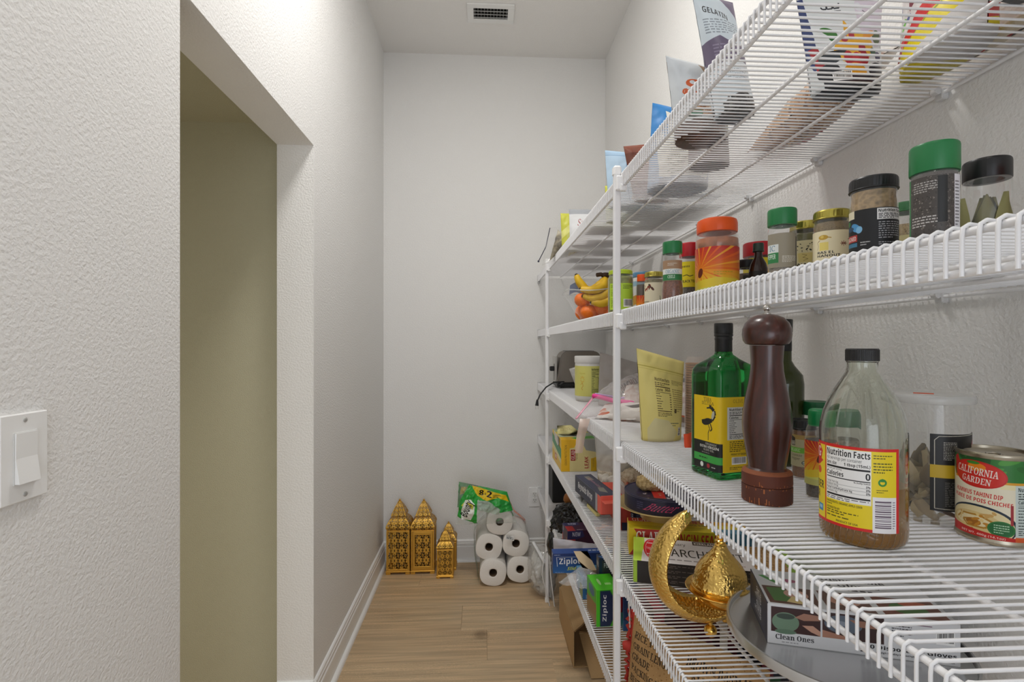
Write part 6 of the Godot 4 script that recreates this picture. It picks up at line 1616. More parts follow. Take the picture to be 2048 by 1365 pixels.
func shelf_lower():
	crescent_tagine()
	steel_stand()
	# parchment box
	var c := Cv.new(768, 512, "#1d1512")
	c.cell(0, 0, 1, 0.6)
	c.R(0, 0, 1, 1, "#e9e2e0").P([0, 0, 0.06, 0, 0.0, 0.9], "#b9dc3c").P([0.02, 0, 0.12, 0, 0.06, 0.6, 0.05, 1, 0, 1, 0, 0.4], "#bfe04a").R(0.075, 0.03, 0.16, 0.97, "#efeaea").E(0.125, 0.48, 0.058, 0.42, "#d8262c").E(0.125, 0.50, 0.045, 0.41, "#e8e2e2").E(0.125, 0.50, 0.043, 0.395, "#d8262c").T("Vegetable", 0.085, 0.40, 0.08, 0.14, "#f2eae8", 2).L(0.09, 0.2, 0.07, 0.1, 1, "#f2eae8").L(0.09, 0.66, 0.07, 0.1, 1, "#f2eae8", 3)
	c.T("Culinary", 0.20, 0.14, 0.15, 0.16, "#4a4442", 0).T("PARCHMENT", 0.20, 0.42, 0.50, 0.30, "#141210", 0).L(0.21, 0.82, 0.36, 0.08, 1, "#8a8280", 4).R(0.40, 0.02, 0.17, 0.16, "#33211c").T("KIRKLAND", 0.41, 0.05, 0.15, 0.10, "#efe8e2", 1).L(0.6, 0.84, 0.14, 0.08, 1, "#b08a84", 6)
	c.R(0.74, 0.0, 0.2, 1.0, "#b98a4a").D(0.75, 0.05, 0.18, 0.9, 160, 0.004, 0.012, ["#d6ab68", "#9a6a30", "#e3c48a", "#a97a3c"], 5).R(0.94, 0, 0.06, 1, "#9cc93a")
	c.cell(0, 0.6, 1, 0.4)
	c.R(0, 0, 1, 1, "#1d1512").R(0, 0, 0.025, 1, "#a9cf3c")
	for i in 4: c.L(0.13, 0.1 + i * 0.22, 0.24, 0.14, 2, "#6d625c", i + 2).L(0.5, 0.1 + i * 0.22, 0.3, 0.14, 2, "#6d625c", i + 8)
	var cells := {"y+": Rect2(0, 0, 1, 0.6), "z+": Rect2(0, 0.6, 1, 0.4), "x-": Rect2(0.005, 0.2, 0.015, 0.1), "z-": Rect2(0, 0.6, 1, 0.4), "x+": Rect2(0.97, 0.2, 0.02, 0.1), "y-": Rect2(0.3, 0.97, 0.1, 0.02)}
	carton("parchment_box", "long white and black parchment paper box behind the gold crescent", "box", V(0.553, D4, -1.208), V(0.365, 0.0535, 0.150), -17.0, mtex(c.tex(), 0.4), cells)
	# cling film box behind it
	c = Cv.new(640, 256, "#e9c81c")
	c.cell(0, 0, 1, 0.5)
	c.R(0, 0, 1, 1, "#ecd01e").R(0, 0, 1, 0.34, "#c9291f").T("GLAD", 0.04, 0.02, 0.16, 0.3, "#f6efe6", 3).P([0.28, 0, 1, 0, 1, 0.34, 0.30, 0.34], "#e6a81c").T("CLING'N SEAL", 0.38, 0.03, 0.36, 0.26, "#c9291f", 1).T("PLASTIC WRAP", 0.48, 0.38, 0.2, 0.14, "#7a4a1a", 0).P([0, 0.7, 0.5, 0.62, 1, 0.7, 1, 1, 0, 1], "#c9b41a").P([0.7, 0.7, 1, 0.6, 1, 1, 0.7, 1], "#4f8aa8")
	c.cell(0, 0.5, 1, 0.5)
	c.R(0, 0, 1, 1, "#b9322a").P([0, 0, 0.04, 0, 0.1, 0.4, 0, 1], "#e9c81c").T("GLAD", 0.06, 0.1, 0.2, 0.5, "#f6efe6", 3).P([0.3, 0, 1, 0, 1, 1, 0.28, 1], "#b9a81c").T("CLING'N SEAL", 0.33, 0.12, 0.40, 0.44, "#a8261f", 1).P([0.72, 0, 1, 0, 1, 1, 0.8, 1], "#5a92b0")
	cells = {"y+": Rect2(0, 0, 1, 0.5), "z+": Rect2(0, 0.5, 1, 0.5), "x-": Rect2(0.0, 0.25, 0.03, 0.1), "z-": Rect2(0, 0.5, 1, 0.5), "x+": Rect2(0.9, 0.8, 0.05, 0.1), "y-": Rect2(0.3, 0.4, 0.1, 0.02)}
	carton("cling_wrap_box", "yellow and red plastic wrap box between the parchment box and the cookie tin", "box", V(0.552, D4, -1.352), V(0.310, 0.072, 0.085), -13.0, mtex(c.tex(), 0.4), cells)
	cookie_tin()
	foil_boxes()
	noodle_bag()
	trash_bag_box()

func cookie_tin():
	var ty := 0.868
	var p := thing("serving_plate", "round gold rimmed plate under the cookie tin", "plate", V(0.505, ty, -1.425))
	var b := MB.new(); b.lathe(v2([0, -0.006, 0.07, -0.006, 0.085, -0.003, 0.118, 0.006, 0.122, 0.008, 0.121, 0.010, 0.117, 0.009, 0.085, 0.0, 0, -0.002]), 64)
	part("dish", b, mt("#cdb47a", 0.35, 0.45), p)
	b = MB.new(); b.lathe(v2([0.05, -0.030, 0.055, -0.0302, 0.056, -0.012, 0.072, -0.006]), 40)
	part("foot", b, mt("#cdb47a", 0.35, 0.45), p)
	var t := thing("cookie_tin", "round navy butter cookie tin on the gold rimmed plate", "tin", V(0.505, ty, -1.425), faced(0.505, -1.425))
	var c := Cv.new(640, 160, "#1f1f3c")
	c.R(0, 0, 1, 0.05, "#8a8aa0").R(0, 0.95, 1, 0.05, "#7a7a90").T("Butter", 0.50, 0.22, 0.13, 0.46, "#e04a78", 2, 4, 0.3).T("Cookies", 0.665, 0.26, 0.15, 0.46, "#c9b2c9", 2, 4, 0.3).L(0.45, 0.2, 0.03, 0.5, 4, "#5a5a7a", 3).D(0.85, 0.2, 0.14, 0.6, 12, 0.01, 0.03, ["#c9a03a", "#b03a4a"], 2)
	b = MB.new(); b.lathe(v2([0.098, 0.001, 0.0995, 0.002, 0.0995, 0.042, 0.098, 0.044]), 64, deg_to_rad(-200), deg_to_rad(160))
	part("tin_side", b, mtex(c.tex(), 0.3), t)
	c = Cv.new(256, 256, "#23203c"); c.P([0.42, 0.9, 0.58, 0.9, 0.5, 0.1, 0.3, 0.1], "#d0302c").D(0, 0, 1, 1, 50, 0.01, 0.03, ["#d8d0d8", "#6a4a6a", "#b09a6a", "#3a3560"], 4)
	b = MB.new(); b.grid(24, 6, func(u, v):
		var a: float = u * TAU
		return V(sin(a) * 0.098 * (1.0 - v), 0.0525 + 0.001 * v, cos(a) * 0.098 * (1.0 - v)))
	var st := SurfaceTool.new()
	var lid := MB.new()
	var n := 40
	for i in n:
		var a := TAU * i / n; var d := TAU * (i + 1) / n
		lid.tri(V(0, 0.046, 0), V(sin(a) * 0.097, 0.0455, cos(a) * 0.097), V(sin(d) * 0.097, 0.0455, cos(d) * 0.097), Vector2(0.5, 0.5), Vector2(0.5 + 0.5 * sin(a), 0.5 + 0.5 * cos(a)), Vector2(0.5 + 0.5 * sin(d), 0.5 + 0.5 * cos(d)))
	part("printed_lid", lid, mtex(c.tex(), 0.3), t)
	b = MB.new(); b.tube(Array(range(56)).map(func(i): return V(sin(TAU * i / 56.0) * 0.0985, 0.045, cos(TAU * i / 56.0) * 0.0985)), 0.0022, 8, true)
	part("rim", b, mt("#3a3850", 0.3, 0.4), t)
	# bag of broken biscuits on the tin, red lid behind
	b = MB.new()
	lump(b, V(0, 0.020, 0), V(0.042, 0.024, 0.034), 0.28, 55.0, 24, 16)
	var g := part("biscuit_bag", b, grain(["#b99a6a", "#d8c08e", "#9a7a4a", "#e3d2a8"], 10.0, 0.03), null)
	g.position = V(0.482, ty + 0.044, -1.44)
	tag(g, "lumpy tan bag of biscuits sitting on the cookie tin lid", "food bag")
	b = MB.new()
	lump(b, V(0, 0.028, 0), V(0.036, 0.03, 0.03), 0.22, 50.0, 20, 14)
	g = part("biscuit_bag", b, grain(["#cdb79a", "#e3d6c0", "#a98f6e", "#efe6d6"], 10.0, 0.03), null)
	g.position = V(0.4858, 0.9020, -1.6347) * V(1, 0, 1) + V(0, 0.868, 0)
	tag(g, "pale lumpy bag of biscuits right of the nearer post, above the white box", "food bag")
	t = thing("white_carton", "pale white carton behind the cookie tin, right of the nearer post", "carton", V(0.56, D4, -1.70))
	b = MB.new(); b.box(V(0, 0.05, 0), V(0.2, 0.098, 0.12), 0.002)
	part("body", b, mt("#d9d2cc", 0.7), t)
	t = thing("red_bowl", "translucent red plastic bowl behind the cookie tin", "bowl", V(0.520, D4 + 0.0, -1.58), 0.0)
	b = MB.new(); b.lathe(v2([0, 0.001, 0.04, 0.001, 0.048, 0.006, 0.062, 0.115, 0.066, 0.118, 0.066, 0.122, 0.062, 0.122, 0.059, 0.116, 0.045, 0.01, 0, 0.006]), 40)
	part("shell", b, mt("#b9503a", 0.3), t)

func foil_boxes():
	var c := Cv.new(512, 384, "#3c3f58")
	c.cell(0, 0, 1, 0.5)   # side face towards the aisle
	c.R(0, 0, 1, 1, "#3d4058").T("Reynolds Wrap", 0.14, 0.22, 0.56, 0.52, "#e9e9ee", 1, 0, 0.1).R(0.82, 0, 0.02, 1, "#c9c9d0").R(0.855, 0, 0.025, 1, "#c9c9d0").R(0.89, 0, 0.11, 1, "#f06a5a")
	c.cell(0, 0.5, 1, 0.5)   # top
	c.R(0, 0, 1, 1, "#35384f").P([0.06, 0.12, 0.9, 0.12, 0.96, 0.5, 0.9, 0.9, 0.06, 0.9, 0.02, 0.5], "#41445c").P([0.10, 0.3, 0.3, 0.26, 0.3, 0.6, 0.12, 0.62], "#8a8578").T("Reynolds", 0.2, 0.36, 0.44, 0.22, "#c98a9a", 2, 0, 0.3).P([0.66, 0.3, 0.88, 0.4, 0.8, 0.74, 0.64, 0.6], "#9a968a")
	var cells := {"x-": Rect2(0, 0, 1, 0.5), "y+": Rect2(0, 0.5, 1, 0.5), "z+": Rect2(0.92, 0.1, 0.05, 0.2), "z-": Rect2(0.1, 0.9, 0.02, 0.02), "x+": Rect2(0, 0, 1, 0.5), "y-": Rect2(0.1, 0.97, 0.02, 0.02)}
	# the carton helper maps y+ with u along x; give it a box whose long side is x and turn it
	var b := MB.new(); b.box(V(0, 0.03, 0), V(0.27, 0.060, 0.062), 0.0015, {"z+": cells["x-"], "y+": cells["y+"], "x+": cells["z+"], "x-": cells["z-"], "z-": cells["x-"], "y-": cells["y-"]})
	var t := thing("foil_box", "navy aluminium foil box with a coral end, left of the nearer post", "box", V(0.388, D4 + 0.022, -1.735), -83.0)
	part("body", b, mtex(c.tex(), 0.4), t)
	b = MB.new(); b.box(V(0.152, 0.045, 0.0), V(0.034, 0.0016, 0.058), 0.0); b.box(V(0.1355, 0.03, 0.0), V(0.002, 0.054, 0.056), 0.0)
	part("coral_flap", b, mt("#f0705e", 0.5), t)
	t.rotation_degrees.x = 0.0
	c = Cv.new(256, 256, "#b8402e")
	c.cell(0, 0, 1, 0.5); c.R(0, 0, 1, 1, "#c94a34").T("PLUS", 0.3, 0.5, 0.3, 0.3, "#e8b0a0", 1).R(0, 0, 1, 0.3, "#2f2a4a").R(0, 0.3, 1, 0.04, "#cfcfd6")
	c.cell(0, 0.5, 0.5, 0.5); c.R(0, 0, 1, 1, "#1f2340").R(0, 0, 1, 0.14, "#e04a3c").T("Reynolds", 0.25, 0.25, 0.4, 0.7, "#d9dbe6", 1, -90).L(0.7, 0.3, 0.2, 0.6, 8, "#8a90a8", 3)
	c.cell(0.5, 0.5, 0.5, 0.5); c.R(0, 0, 1, 1, "#e0523f").L(0.3, 0.2, 0.4, 0.6, 5, "#a8362a", 2)
	b = MB.new(); b.box(V(0, 0.034, 0), V(0.29, 0.068, 0.066), 0.0015, {"z+": Rect2(0, 0, 1, 0.5), "x+": Rect2(0, 0.5, 0.5, 0.5), "y+": Rect2(0.5, 0.5, 0.5, 0.5), "z-": Rect2(0, 0, 1, 0.5), "x-": Rect2(0, 0.5, 0.5, 0.5), "y-": Rect2(0.6, 0.6, 0.1, 0.1)})
	t = thing("wrap_box", "red and navy wrap box with its end towards the camera, crossing behind the nearer post", "box", V(0.452, D4, -1.665), -90.0)
	part("body", b, mtex(c.tex(), 0.4), t)
	b = MB.new(); b.box(V(0.13, 0.03, 0.036), V(0.04, 0.056, 0.0015), 0.0); b.box(V(0.1465, 0.045, 0.02), V(0.0012, 0.04, 0.03), 0.0)
	part("torn_flap", b, mt("#a8382c", 0.6), t)
	b = MB.new(); b.box(V(0, 0.006, 0), V(0.10, 0.012, 0.014), 0.001)
	t = thing("yellow_strip", "thin yellow cutting strip on the wires beside the foil box", "strip", V(0.373, D4, -1.70), -84.0)
	part("cutter_strip", b, mt("#e6d78a", 0.5), t)
	b = MB.new(); b.tri(V(0, 0, 0), V(0.05, 0.0, 0.03), V(0.035, 0.034, -0.01)); b.tri(V(0, 0, 0), V(0.035, 0.034, -0.01), V(0.05, 0.0, 0.03)); b.tri(V(0, 0, 0), V(0.0, 0.02, -0.02), V(0.035, 0.034, -0.01)); b.tri(V(0, 0, 0), V(0.035, 0.034, -0.01), V(0.0, 0.02, -0.02))
	var pp := part("paper_scrap", b, mt("#e6e3dd", 0.8))
	pp.position = V(0.352, D4 + 0.001, -1.80)
	tag(pp, "white torn paper corner poking out left of the foil box", "paper")

func noodle_bag():
	var t := thing("noodle_bag", "clear puffed bag of cream noodles left of the nearer post", "food bag", V(0, 0, 0))
	var bl := V(0.4454, 0.8027, -1.9475); var br := V(0.5724, 0.8172, -1.9001); var tl := V(0.4256, 1.0069, -1.9286); var tr := V(0.5769, 0.9931, -1.8898)
	part("cream_noodles", bag_mesh(bl, br, bl.lerp(tl, 0.52), br.lerp(tr, 0.5), 0.13, false, 0.022), grain(["#cfc3ae", "#e9e0d0", "#b9a98f", "#f2ecdf", "#a99a84"], 9.0, 0.03), t)
	part("clear_film", bag_mesh(bl, br, tl, tr, 0.15, false, 0.014), pane("#e6e4de", 0.42, 0.3), t)
	var b := bag_mesh(V(0.4387, 0.7775, -1.8377), V(0.5338, 0.7812, -1.7721), V(0.4364, 0.8399, -1.9080), V(0.5575, 0.8379, -1.8509), 0.08, false, 0.02)
	tag(part("cloth_bag", b, mt("#d3ccc0", 0.85, 0.0, "crinkle")), "crumpled off white cloth bag under the noodle bag, left of the nearer post", "cloth bag")

func trash_bag_box():
	var t := thing("trash_bag_box", "yellow and green trash bag box with a torn open top, near the far post", "box", V(0, 0, 0))
	var x0 := 0.347; var x1 := 0.505; var z1 := -2.235; var z0 := -2.52; var h := 0.143
	var c := Cv.new(512, 512, "#e9b81c")
	c.cell(0, 0, 0.5, 0.5)   # front
	c.R(0, 0, 1, 1, "#e8d898").R(0, 0, 0.24, 1, "#edb81a").P([0.24, 0, 0.5, 0, 0.36, 0.26, 0.24, 0.28], "#edb81a").P([0.55, 0, 1, 0, 1, 0.4, 0.7, 0.34], "#a9a9a4").P([0.84, 0.6, 1, 0.55, 1, 1, 0.84, 1], "#e0b41c")
	c.T("ODOR PROTECTION", 0.10, 0.18, 0.06, 0.62, "#6a4a14", 0, -90).R(0.27, 0.32, 0.13, 0.34, "#a8261c").T("GLAD", 0.29, 0.35, 0.09, 0.28, "#f6eee6", 3, -90).L(0.42, 0.44, 0.04, 0.22, 5, "#6a5a3a", 3).T("LEAK", 0.66, 0.54, 0.10, 0.36, "#a81f24", 1, -90).R(0.775, 0.64, 0.012, 0.26, "#c96a6a").L(0.88, 0.6, 0.05, 0.3, 8, "#9a7a3a", 5).S([0.44, 0.05, 0.42, 0.12, 0.46, 0.14], 0.015, "#2a2a1c")
	c.cell(0.5, 0, 0.5, 0.5)   # left side
	c.R(0, 0, 1, 1, "#ecc44a").P([0, 0.1, 1, 0.3, 1, 0.62, 0, 0.4], "#4f9a6a").P([0.2, 0.0, 0.6, 0.02, 0.8, 0.2, 0.6, 0.34, 0.3, 0.24], "#d9d6cc").P([0, 0.4, 1, 0.62, 1, 0.76, 0, 0.6], "#e8dfa8").R(0.32, 0.66, 0.2, 0.2, "#c95a3c").R(0.36, 0.7, 0.12, 0.12, "#f0d8c8")
	c.cell(0, 0.5, 0.5, 0.5)   # top
	c.R(0, 0, 1, 1, "#a9b49a").P([0, 1, 0, 0.8, 0.4, 0.78, 0.5, 1], "#edb81a").P([0.3, 0.86, 1, 0.7, 1, 0.9, 0.4, 0.98], "#5fae3c").P([0, 0.3, 1, 0.3, 1, 0.42, 0, 0.46], "#d3c04a").P([0.1, 0, 0.4, 0, 0.55, 0.2, 0.2, 0.22], "#4a5478").P([0.4, 0, 1, 0, 1, 0.3, 0.6, 0.24], "#9ab09a").P([0.02, 0.50, 0.14, 0.68, 0.62, 0.72, 0.4, 0.52], "#12100c")
	c.cell(0.5, 0.5, 0.5, 0.5); c.R(0, 0, 1, 1, "#e6dc98").L(0.2, 0.2, 0.6, 0.5, 4, "#b09a5a", 3)
	var m := mtex(c.tex(), 0.45)
	var b := MB.new(); b.box(V((x0 + x1) / 2, D4 + h / 2, (z0 + z1) / 2), V(x1 - x0, h, z1 - z0), 0.0015, {"z+": Rect2(0, 0, 0.5, 0.5), "x-": Rect2(0.5, 0, 0.5, 0.5), "y+": Rect2(0, 0.5, 0.5, 0.5), "z-": Rect2(0, 0, 0.5, 0.5), "x+": Rect2(0.5, 0, 0.5, 0.5), "y-": Rect2(0.9, 0.9, 0.05, 0.05)})
	part("body", b, m, t)
	b = MB.new()
	var y := D4 + h
	var q := [V(x0 + 0.002, y + 0.001, z1 - 0.13), V(x0 + 0.115, y + 0.001, z1 - 0.10), V(x0 + 0.065, y + 0.044, z1 - 0.12), V(x0 + 0.005, y + 0.036, z1 - 0.16)]
	b.quad(q[0], q[1], q[2], q[3], Vector2(0.5, 1), Vector2(1, 1), Vector2(1, 0.5), Vector2(0.5, 0.5))
	b.quad(q[1], q[0], q[3], q[2], Vector2(0.5, 1), Vector2(1, 1), Vector2(1, 0.5), Vector2(0.5, 0.5))
	part("raised_flap", b, m, t)
	b = MB.new()
	var s := [V(x0 - 0.004, y + 0.002, z1 - 0.10), V(x0 - 0.005, y + 0.005, z1 - 0.045), V(x0 - 0.003, y - 0.055, z1 - 0.06)]
	b.tri(s[0], s[2], s[1]); b.tri(s[0], s[1], s[2])
	part("torn_corner", b, mt("#d9d6d0", 0.7), t)

const D5 := 0.4412
func shelf_bottom():
	# things at the far end
	var t := thing("black_box", "plain black box standing at the back of the lowest shelf near the outlet", "box", V(0.475, D5, -2.93))
	var b := MB.new(); b.box(V(0, 0.135, 0), V(0.17, 0.27, 0.2), 0.006)
	part("body", b, mt("#121213", 0.5), t)
	b = MB.new(); b.box(V(0, 0.255, 0.101), V(0.12, 0.012, 0.003), 0.001)
	part("handle_slot", b, mt("#1d1d1f", 0.4), t)
	b = MB.new(); lump(b, V(0, 0.03, 0), V(0.03, 0.03, 0.03), 0.12, 40.0)
	var o := part("round_squash", b, mt("#a8682f", 0.6))
	o.position = V(0.44, D5 + 0.075, -2.57)
	tag(o, "small round orange brown squash on top of the black plastic bag", "squash")
	# black plastic bag hanging over the front edge
	t = thing("black_plastic_bag", "crumpled shiny black plastic bag drooping over the front of the lowest shelf", "plastic bag", V(0, 0, 0))
	var blk := mt("#101012", 0.2)
	part("plastic", bag_mesh(V(0.3450, 0.2785, -2.4842), V(0.60, D5 + 0.02, -2.22), V(0.3770, 0.5055, -2.6026), V(0.60, 0.62, -2.34), 0.2, false, 0.04, 0.7, 44, 44), blk, t)
	b = MB.new(); lump(b, V(0.3381, 0.3668, -2.4345), V(0.03, 0.06, 0.05), 0.22, 30.0, 24, 18)
	part("drooping_fold", b, blk, t)
	# purple food packets in front of it
	var c := Cv.new(192, 96, "#3a1030"); c.P([0, 0, 0.3, 0, 0.34, 0.3, 0.1, 0.5, 0, 0.4], "#2a2a5a").T("NEW", 0.1, 0.08, 0.16, 0.2, "#d9d9e6").R(0, 0.42, 0.16, 0.58, "#b02a2c").D(0.5, 0.5, 0.5, 0.5, 12, 0.04, 0.1, ["#c9602a", "#7a2030", "#d98a3a"], 3).L(0.2, 0.85, 0.2, 0.1, 1, "#d9d9d9", 3)
	carton("snack_carton", "dark purple and red snack carton half under the black plastic bag", "carton", V(0.470, D5, -2.225), V(0.22, 0.088, 0.10), 4.0, mtex(c.tex(), 0.4))
	# translucent white bag behind the blue box
	bag("white_plastic_bag", "translucent white plastic bag folded behind the blue slider bag box", "plastic bag", V(0.2939, 0.4385, -2.0865), V(0.575, D5 + 0.04, -2.02), V(0.2898, 0.5332, -2.0867), V(0.575, 0.50, -2.04), 0.05, pane("#d6d3da", 0.72, 0.3), "", false, 0.012)
	# blue slider bag box
	c = Cv.new(512, 288, "#1d4a8c")
	c.cell(0, 0, 1, 0.75)
	for i in 12: c.R(0, i / 12.0, 1, 0.09, Color("#233a78").lerp(Color("#1f63a8"), i / 11.0))
	c.L(0.02, 0.06, 0.13, 0.07, 1, "#b9c9e0", 3).S([0.06, 0.66, 0.05, 0.2, 0.42, 0.2], 0.018, "#dfe6f0").S([0.42, 0.2, 0.38, 0.3], 0.018, "#dfe6f0").T("Ziploc", 0.085, 0.24, 0.30, 0.40, "#f2f4f8", 1).T("Slider", 0.20, 0.68, 0.19, 0.17, "#d6e04a", 1, 0, 0.25)
	c.P([0.30, 1, 0.5, 0.8, 0.8, 0.55, 0.8, 0.7, 0.55, 0.9, 0.42, 1], "#a82a5a").P([0.82, 0.1, 0.98, 0.06, 1, 0.5, 0.9, 0.6, 0.82, 0.5], "#3c3f4a").L(0.84, 0.15, 0.13, 0.2, 2, "#c9c9d0", 3).R(0.86, 0.56, 0.1, 0.2, "#c9303a").L(0.03, 0.93, 0.2, 0.05, 1, "#9ab4d8", 6)
	c.cell(0, 0.75, 1, 0.25); c.R(0, 0, 1, 1, "#2a4f98").L(0.5, 0.3, 0.4, 0.4, 1, "#dfe6f0", 3)
	carton("bag_box", "blue zip slider bag box lying across the front edge of the lowest shelf", "box", V(0.415, D5, -1.985), V(0.285, 0.078, 0.045), 0.0, mtex(c.tex(), 0.4), {"z+": Rect2(0, 0, 1, 0.75), "y+": Rect2(0, 0.75, 1, 0.25), "x-": Rect2(0, 0.05, 0.04, 0.2), "z-": Rect2(0, 0, 1, 0.75), "x+": Rect2(0.6, 0.1, 0.05, 0.1), "y-": Rect2(0.2, 0.9, 0.1, 0.05)}, "boxes of zip bags on the lowest shelf", V(0, 0, 0))
	# opened blue box with a kraft flap and a clear bag spilling out
	c = Cv.new(192, 192, "#2f6aa0"); c.R(0, 0, 1, 0.3, "#5a9ac0").E(0.5, 0.5, 0.3, 0.2, "#7ab0d0").L(0.1, 0.75, 0.8, 0.2, 3, "#c9d8e6", 3).P([0.6, 0.4, 1, 0.3, 1, 1, 0.5, 1], "#7a8a4a")
	t = thing("opened_bag_box", "opened blue carton with a raised kraft flap, between the blue and green bag boxes", "box", V(0.400, D5, -1.815), 0.0, "boxes of zip bags on the lowest shelf")
	b = MB.new(); b.box(V(0.005, 0.034, 0), V(0.115, 0.068, 0.12), 0.0015)
	part("body", b, mtex(c.tex(), 0.4), t)
	t.rotation_degrees.y = 0.0
	var p0 := t.position
	b = MB.new()
	var q := [V(0.3576, 0.5288, -1.7823) - p0, V(0.4017, 0.5324, -1.7798) - p0, V(0.3823, 0.5751, -1.8410) - p0, V(0.3313, 0.5751, -1.8439) - p0]
	b.quad(q[0], q[1], q[2], q[3]); b.quad(q[1], q[0], q[3], q[2])
	part("kraft_flap", b, mt("#d3bd9a", 0.8), t)
	b = MB.new()
	q = [V(0.3710, 0.5117, -1.6814) - p0, V(0.4143, 0.5117, -1.6789) - p0, V(0.4017, 0.5324, -1.7798) - p0, V(0.3576, 0.5288, -1.7823) - p0]
	b.quad(q[0], q[1], q[2], q[3]); b.quad(q[1], q[0], q[3], q[2])
	part("dark_opening", b, mt("#6a5c46", 0.85), t)
	part("clear_plastic", bag_mesh(V(0.2589, 0.5163, -1.7279) - p0, V(0.3965, 0.5024, -1.6749) - p0, V(0.3397, 0.5534, -1.7633) - p0, V(0.4007, 0.5493, -1.6997) - p0, 0.045, false, 0.02), pane("#eceef2", 0.2, 0.12), t)
	# navy shield box
	c = Cv.new(192, 256, "#22304f"); c.P([0.1, 0.05, 0.9, 0.02, 0.9, 0.3, 0.5, 0.42, 0.1, 0.3], "#3a3c44").T("POWER SHIELD", 0.15, 0.10, 0.7, 0.10, "#cfd0d6").R(0.25, 0.42, 0.4, 0.14, "#c9303a").P([0.4, 0.42, 0.6, 0.42, 0.52, 0.56], "#f2e6e6").T("Ziploc", 0.5, 0.5, 0.3, 0.45, "#e6e9f0", 1, -60).P([0, 0.5, 0.2, 0.4, 0.4, 1, 0.1, 1], "#3f78b8")
	carton("bag_box", "navy bag box with a grey shield and red badge behind the green sandwich bag box", "box", V(0.450, D5, -1.722), V(0.115, 0.165, 0.038), 0.0, mtex(c.tex(), 0.4), {}, "boxes of zip bags on the lowest shelf")
	b = MB.new(); lump(b, V(0, 0.03, 0), V(0.014, 0.036, 0.016), 0.3, 60.0, 12, 10)
	o = part("red_wrapper", b, mt("#a81f24", 0.4)); o.position = V(0.4291, 0.5441, -1.5779) * V(1, 0, 1) + V(0, D5 + 0.055, 0)
	tag(o, "crumpled dark red wrapper between the green bag box and the nearer post", "wrapper")
	# green sandwich bag box and its navy neighbour
	c = Cv.new(320, 384, "#4fc828")
	c.cell(0, 0, 0.75, 0.8)
	c.R(0, 0, 1, 1, "#52cc2a").P([0.14, 0.02, 0.56, 0.02, 0.70, 0.2, 0.74, 0.5, 0.70, 0.8, 0.56, 1, 0.14, 1], "#2a7a3a").P([0.16, 0.04, 0.54, 0.04, 0.67, 0.2, 0.71, 0.5, 0.67, 0.8, 0.54, 1, 0.16, 1], "#22325c").T("Ziploc", 0.24, 0.14, 0.22, 0.72, "#f4f6f8", 1, -90, 0.1).T("SANDWICH", 0.80, 0.30, 0.08, 0.64, "#dff5d0", 0, -90).T("90", 0.80, 0.06, 0.08, 0.12, "#dff5d0", 1, -90)
	c.cell(0, 0.8, 0.75, 0.2); c.R(0, 0, 1, 1, "#5ad42c").E(0.3, 0.5, 0.06, 0.2, "#bff0a0").L(0.5, 0.5, 0.4, 0.3, 1, "#bff0a0", 3)
	c.cell(0.75, 0, 0.25, 1); c.R(0, 0, 1, 1, "#3fa825").E(0.5, 0.2, 0.3, 0.14, "#2f6a8a").P([0, 0.5, 1, 0.4, 1, 1, 0, 1], "#8a6a3a")
	carton("bag_box", "bright green sandwich bag box left of the nearer post on the lowest shelf", "box", V(0.393, D5, -1.640), V(0.080, 0.116, 0.11), 4.0, mtex(c.tex(), 0.35), {"z+": Rect2(0, 0, 0.75, 0.8), "y+": Rect2(0, 0.8, 0.75, 0.2), "x-": Rect2(0.75, 0, 0.25, 1), "z-": Rect2(0, 0, 0.75, 0.8), "x+": Rect2(0.75, 0, 0.25, 0.4), "y-": Rect2(0.1, 0.85, 0.1, 0.1)}, "boxes of zip bags on the lowest shelf")
	c = Cv.new(160, 192, "#22406e"); c.R(0, 0.7, 1, 0.3, "#2a5a92").T("Ziploc", 0.3, 0.12, 0.3, 0.74, "#cfd9ea", 1, -90, 0.1)
	carton("bag_box", "navy zip bag box right of the nearer post on the lowest shelf", "box", V(0.468, D5, -1.610), V(0.066, 0.112, 0.11), 0.0, mtex(c.tex(), 0.4), {}, "boxes of zip bags on the lowest shelf")
	rice()
	# red and maroon packet, seen through the wires
	c = Cv.new(192, 256, "#5f1a22"); c.R(0.12, 0, 0.14, 1, "#d02c3c").R(0.6, 0.2, 0.3, 0.3, "#8a1f2a").L(0.3, 0.5, 0.6, 0.4, 6, "#a85a60", 3).R(0, 0, 1, 0.05, "#d8c9b4")
	carton("red_packet", "maroon and red food carton under the parchment box, seen through the wires", "carton", V(0.52, D5, -1.36), V(0.2, 0.20, 0.12), 0.0, mtex(c.tex(), 0.45))
	c = Cv.new(96, 128, "#1d2436"); c.P([0, 0.3, 0.5, 0.3, 0.4, 1, 0, 1], "#1f5a34").R(0, 0, 0.3, 0.3, "#6a1f28")
	carton("green_navy_packet", "small navy and green food carton behind the rice sack", "carton", V(0.66, D5, -1.17), V(0.1, 0.2, 0.12), 10.0, mtex(c.tex(), 0.4))
	c = Cv.new(160, 192, "#cfcfc2"); c.S([0.1, 0.2, 0.3, 0.4, 0.2, 0.7], 0.02, "#4a6a3a").D(0.05, 0.1, 0.3, 0.8, 24, 0.03, 0.06, ["#3f5a34", "#5a7a4a", "#2f4a2a"], 3).R(0.5, 0.5, 0.4, 0.4, "#c3c3b4")
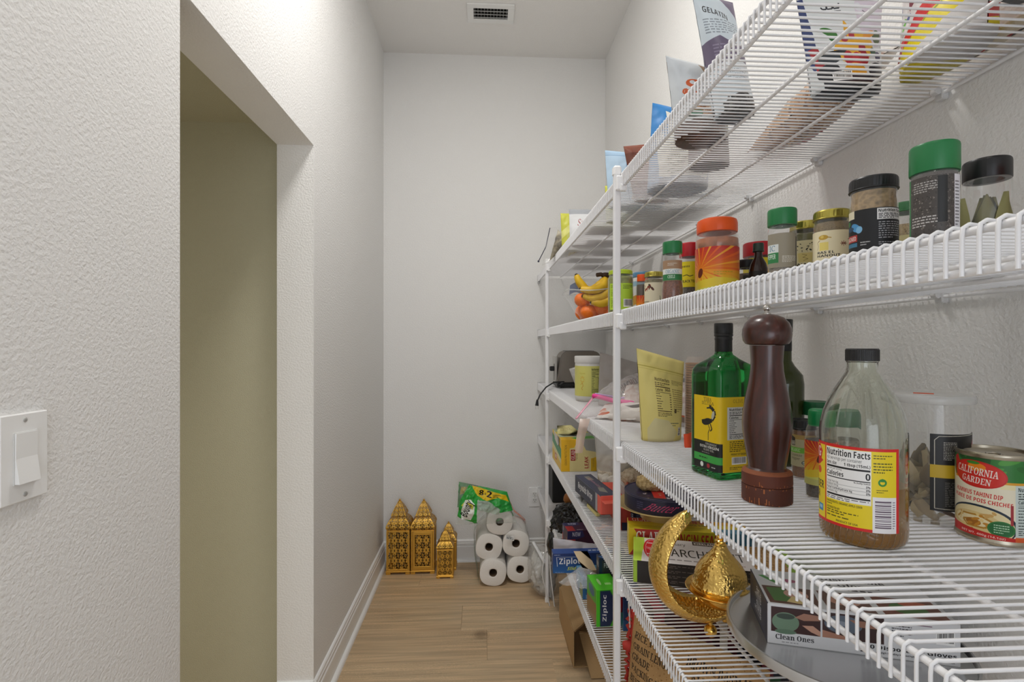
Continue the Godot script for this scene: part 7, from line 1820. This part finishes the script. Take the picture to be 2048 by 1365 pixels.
	bag("rice_bag", "pale bag with green leaf print at the right of the rice sack", "food bag", V(0.56, D5, -0.93), V(0.70, D5, -0.83), V(0.56, 0.58, -0.93), V(0.70, 0.58, -0.83), 0.1, mtex(c.tex(), 0.5), "", true, 0.008)

func rice():
	var t := thing("rice_sack", "burlap rice sack with black lettering and red stitched edge, behind the nearer post", "sack", V(0, 0, 0))
	var c := Cv.new(512, 384, "#b08a5a")
	c.D(0, 0, 1, 1, 1400, 0.003, 0.007, ["#9a7446", "#c4a070", "#8a6438", "#b9935f"], 5)
	for i in 6: c.T(["RICE TYPE", "GRAIN LENGTH", "GRADE", "PACKING DATE", "BEST BEFORE", "PRODUCT OF INDIA"][i], 0.07, 0.20 + i * 0.115, [0.26, 0.36, 0.17, 0.36, 0.3, 0.4][i], 0.07, "#2a2018", 3)
	c.R(0, 0, 0.035, 1, "#c0392c").T("BROWN BASMATI", 0.5, 0.16, 0.44, 0.09, "#2a2018", 3).T("ALL NATURAL", 0.55, 0.30, 0.36, 0.08, "#2a2018", 3).T("10 LB", 0.6, 0.42, 0.2, 0.12, "#2a2018", 3).T("4.54 kg", 0.6, 0.60, 0.3, 0.12, "#2a2018", 3).L(0.5, 0.8, 0.4, 0.1, 2, "#3a2c20", 3)
	var bl := V(0.372, D5, -1.285); var br := V(0.60, D5, -1.035)
	part("burlap", bag_mesh(bl, br, V(0.385, 0.645, -1.30), V(0.61, 0.635, -1.05), 0.16, true, 0.010), mtex(c.tex(), 0.9), t)
	var b := MB.new()
	var pts := []
	for i in 25: pts.append(bl.lerp(V(0.385, 0.645, -1.30), i / 24.0) + V(-0.004 + 0.006 * sin(i * 2.6), 0.0, 0.003 * cos(i * 3.1)))
	b.tube(pts, 0.005, 6)
	lump(b, V(0.375, 0.555, -1.29), V(0.018, 0.012, 0.014), 0.4, 90.0, 12, 8)
	part("red_stitching", b, mt("#b8352a", 0.7), t)
	b = MB.new(); b.tube([V(0.379, 0.60, -1.296), V(0.378, 0.66, -1.30)], 0.006, 6, false, true, 0.3)
	part("white_tag", b, mt("#e3e0da", 0.7), t)
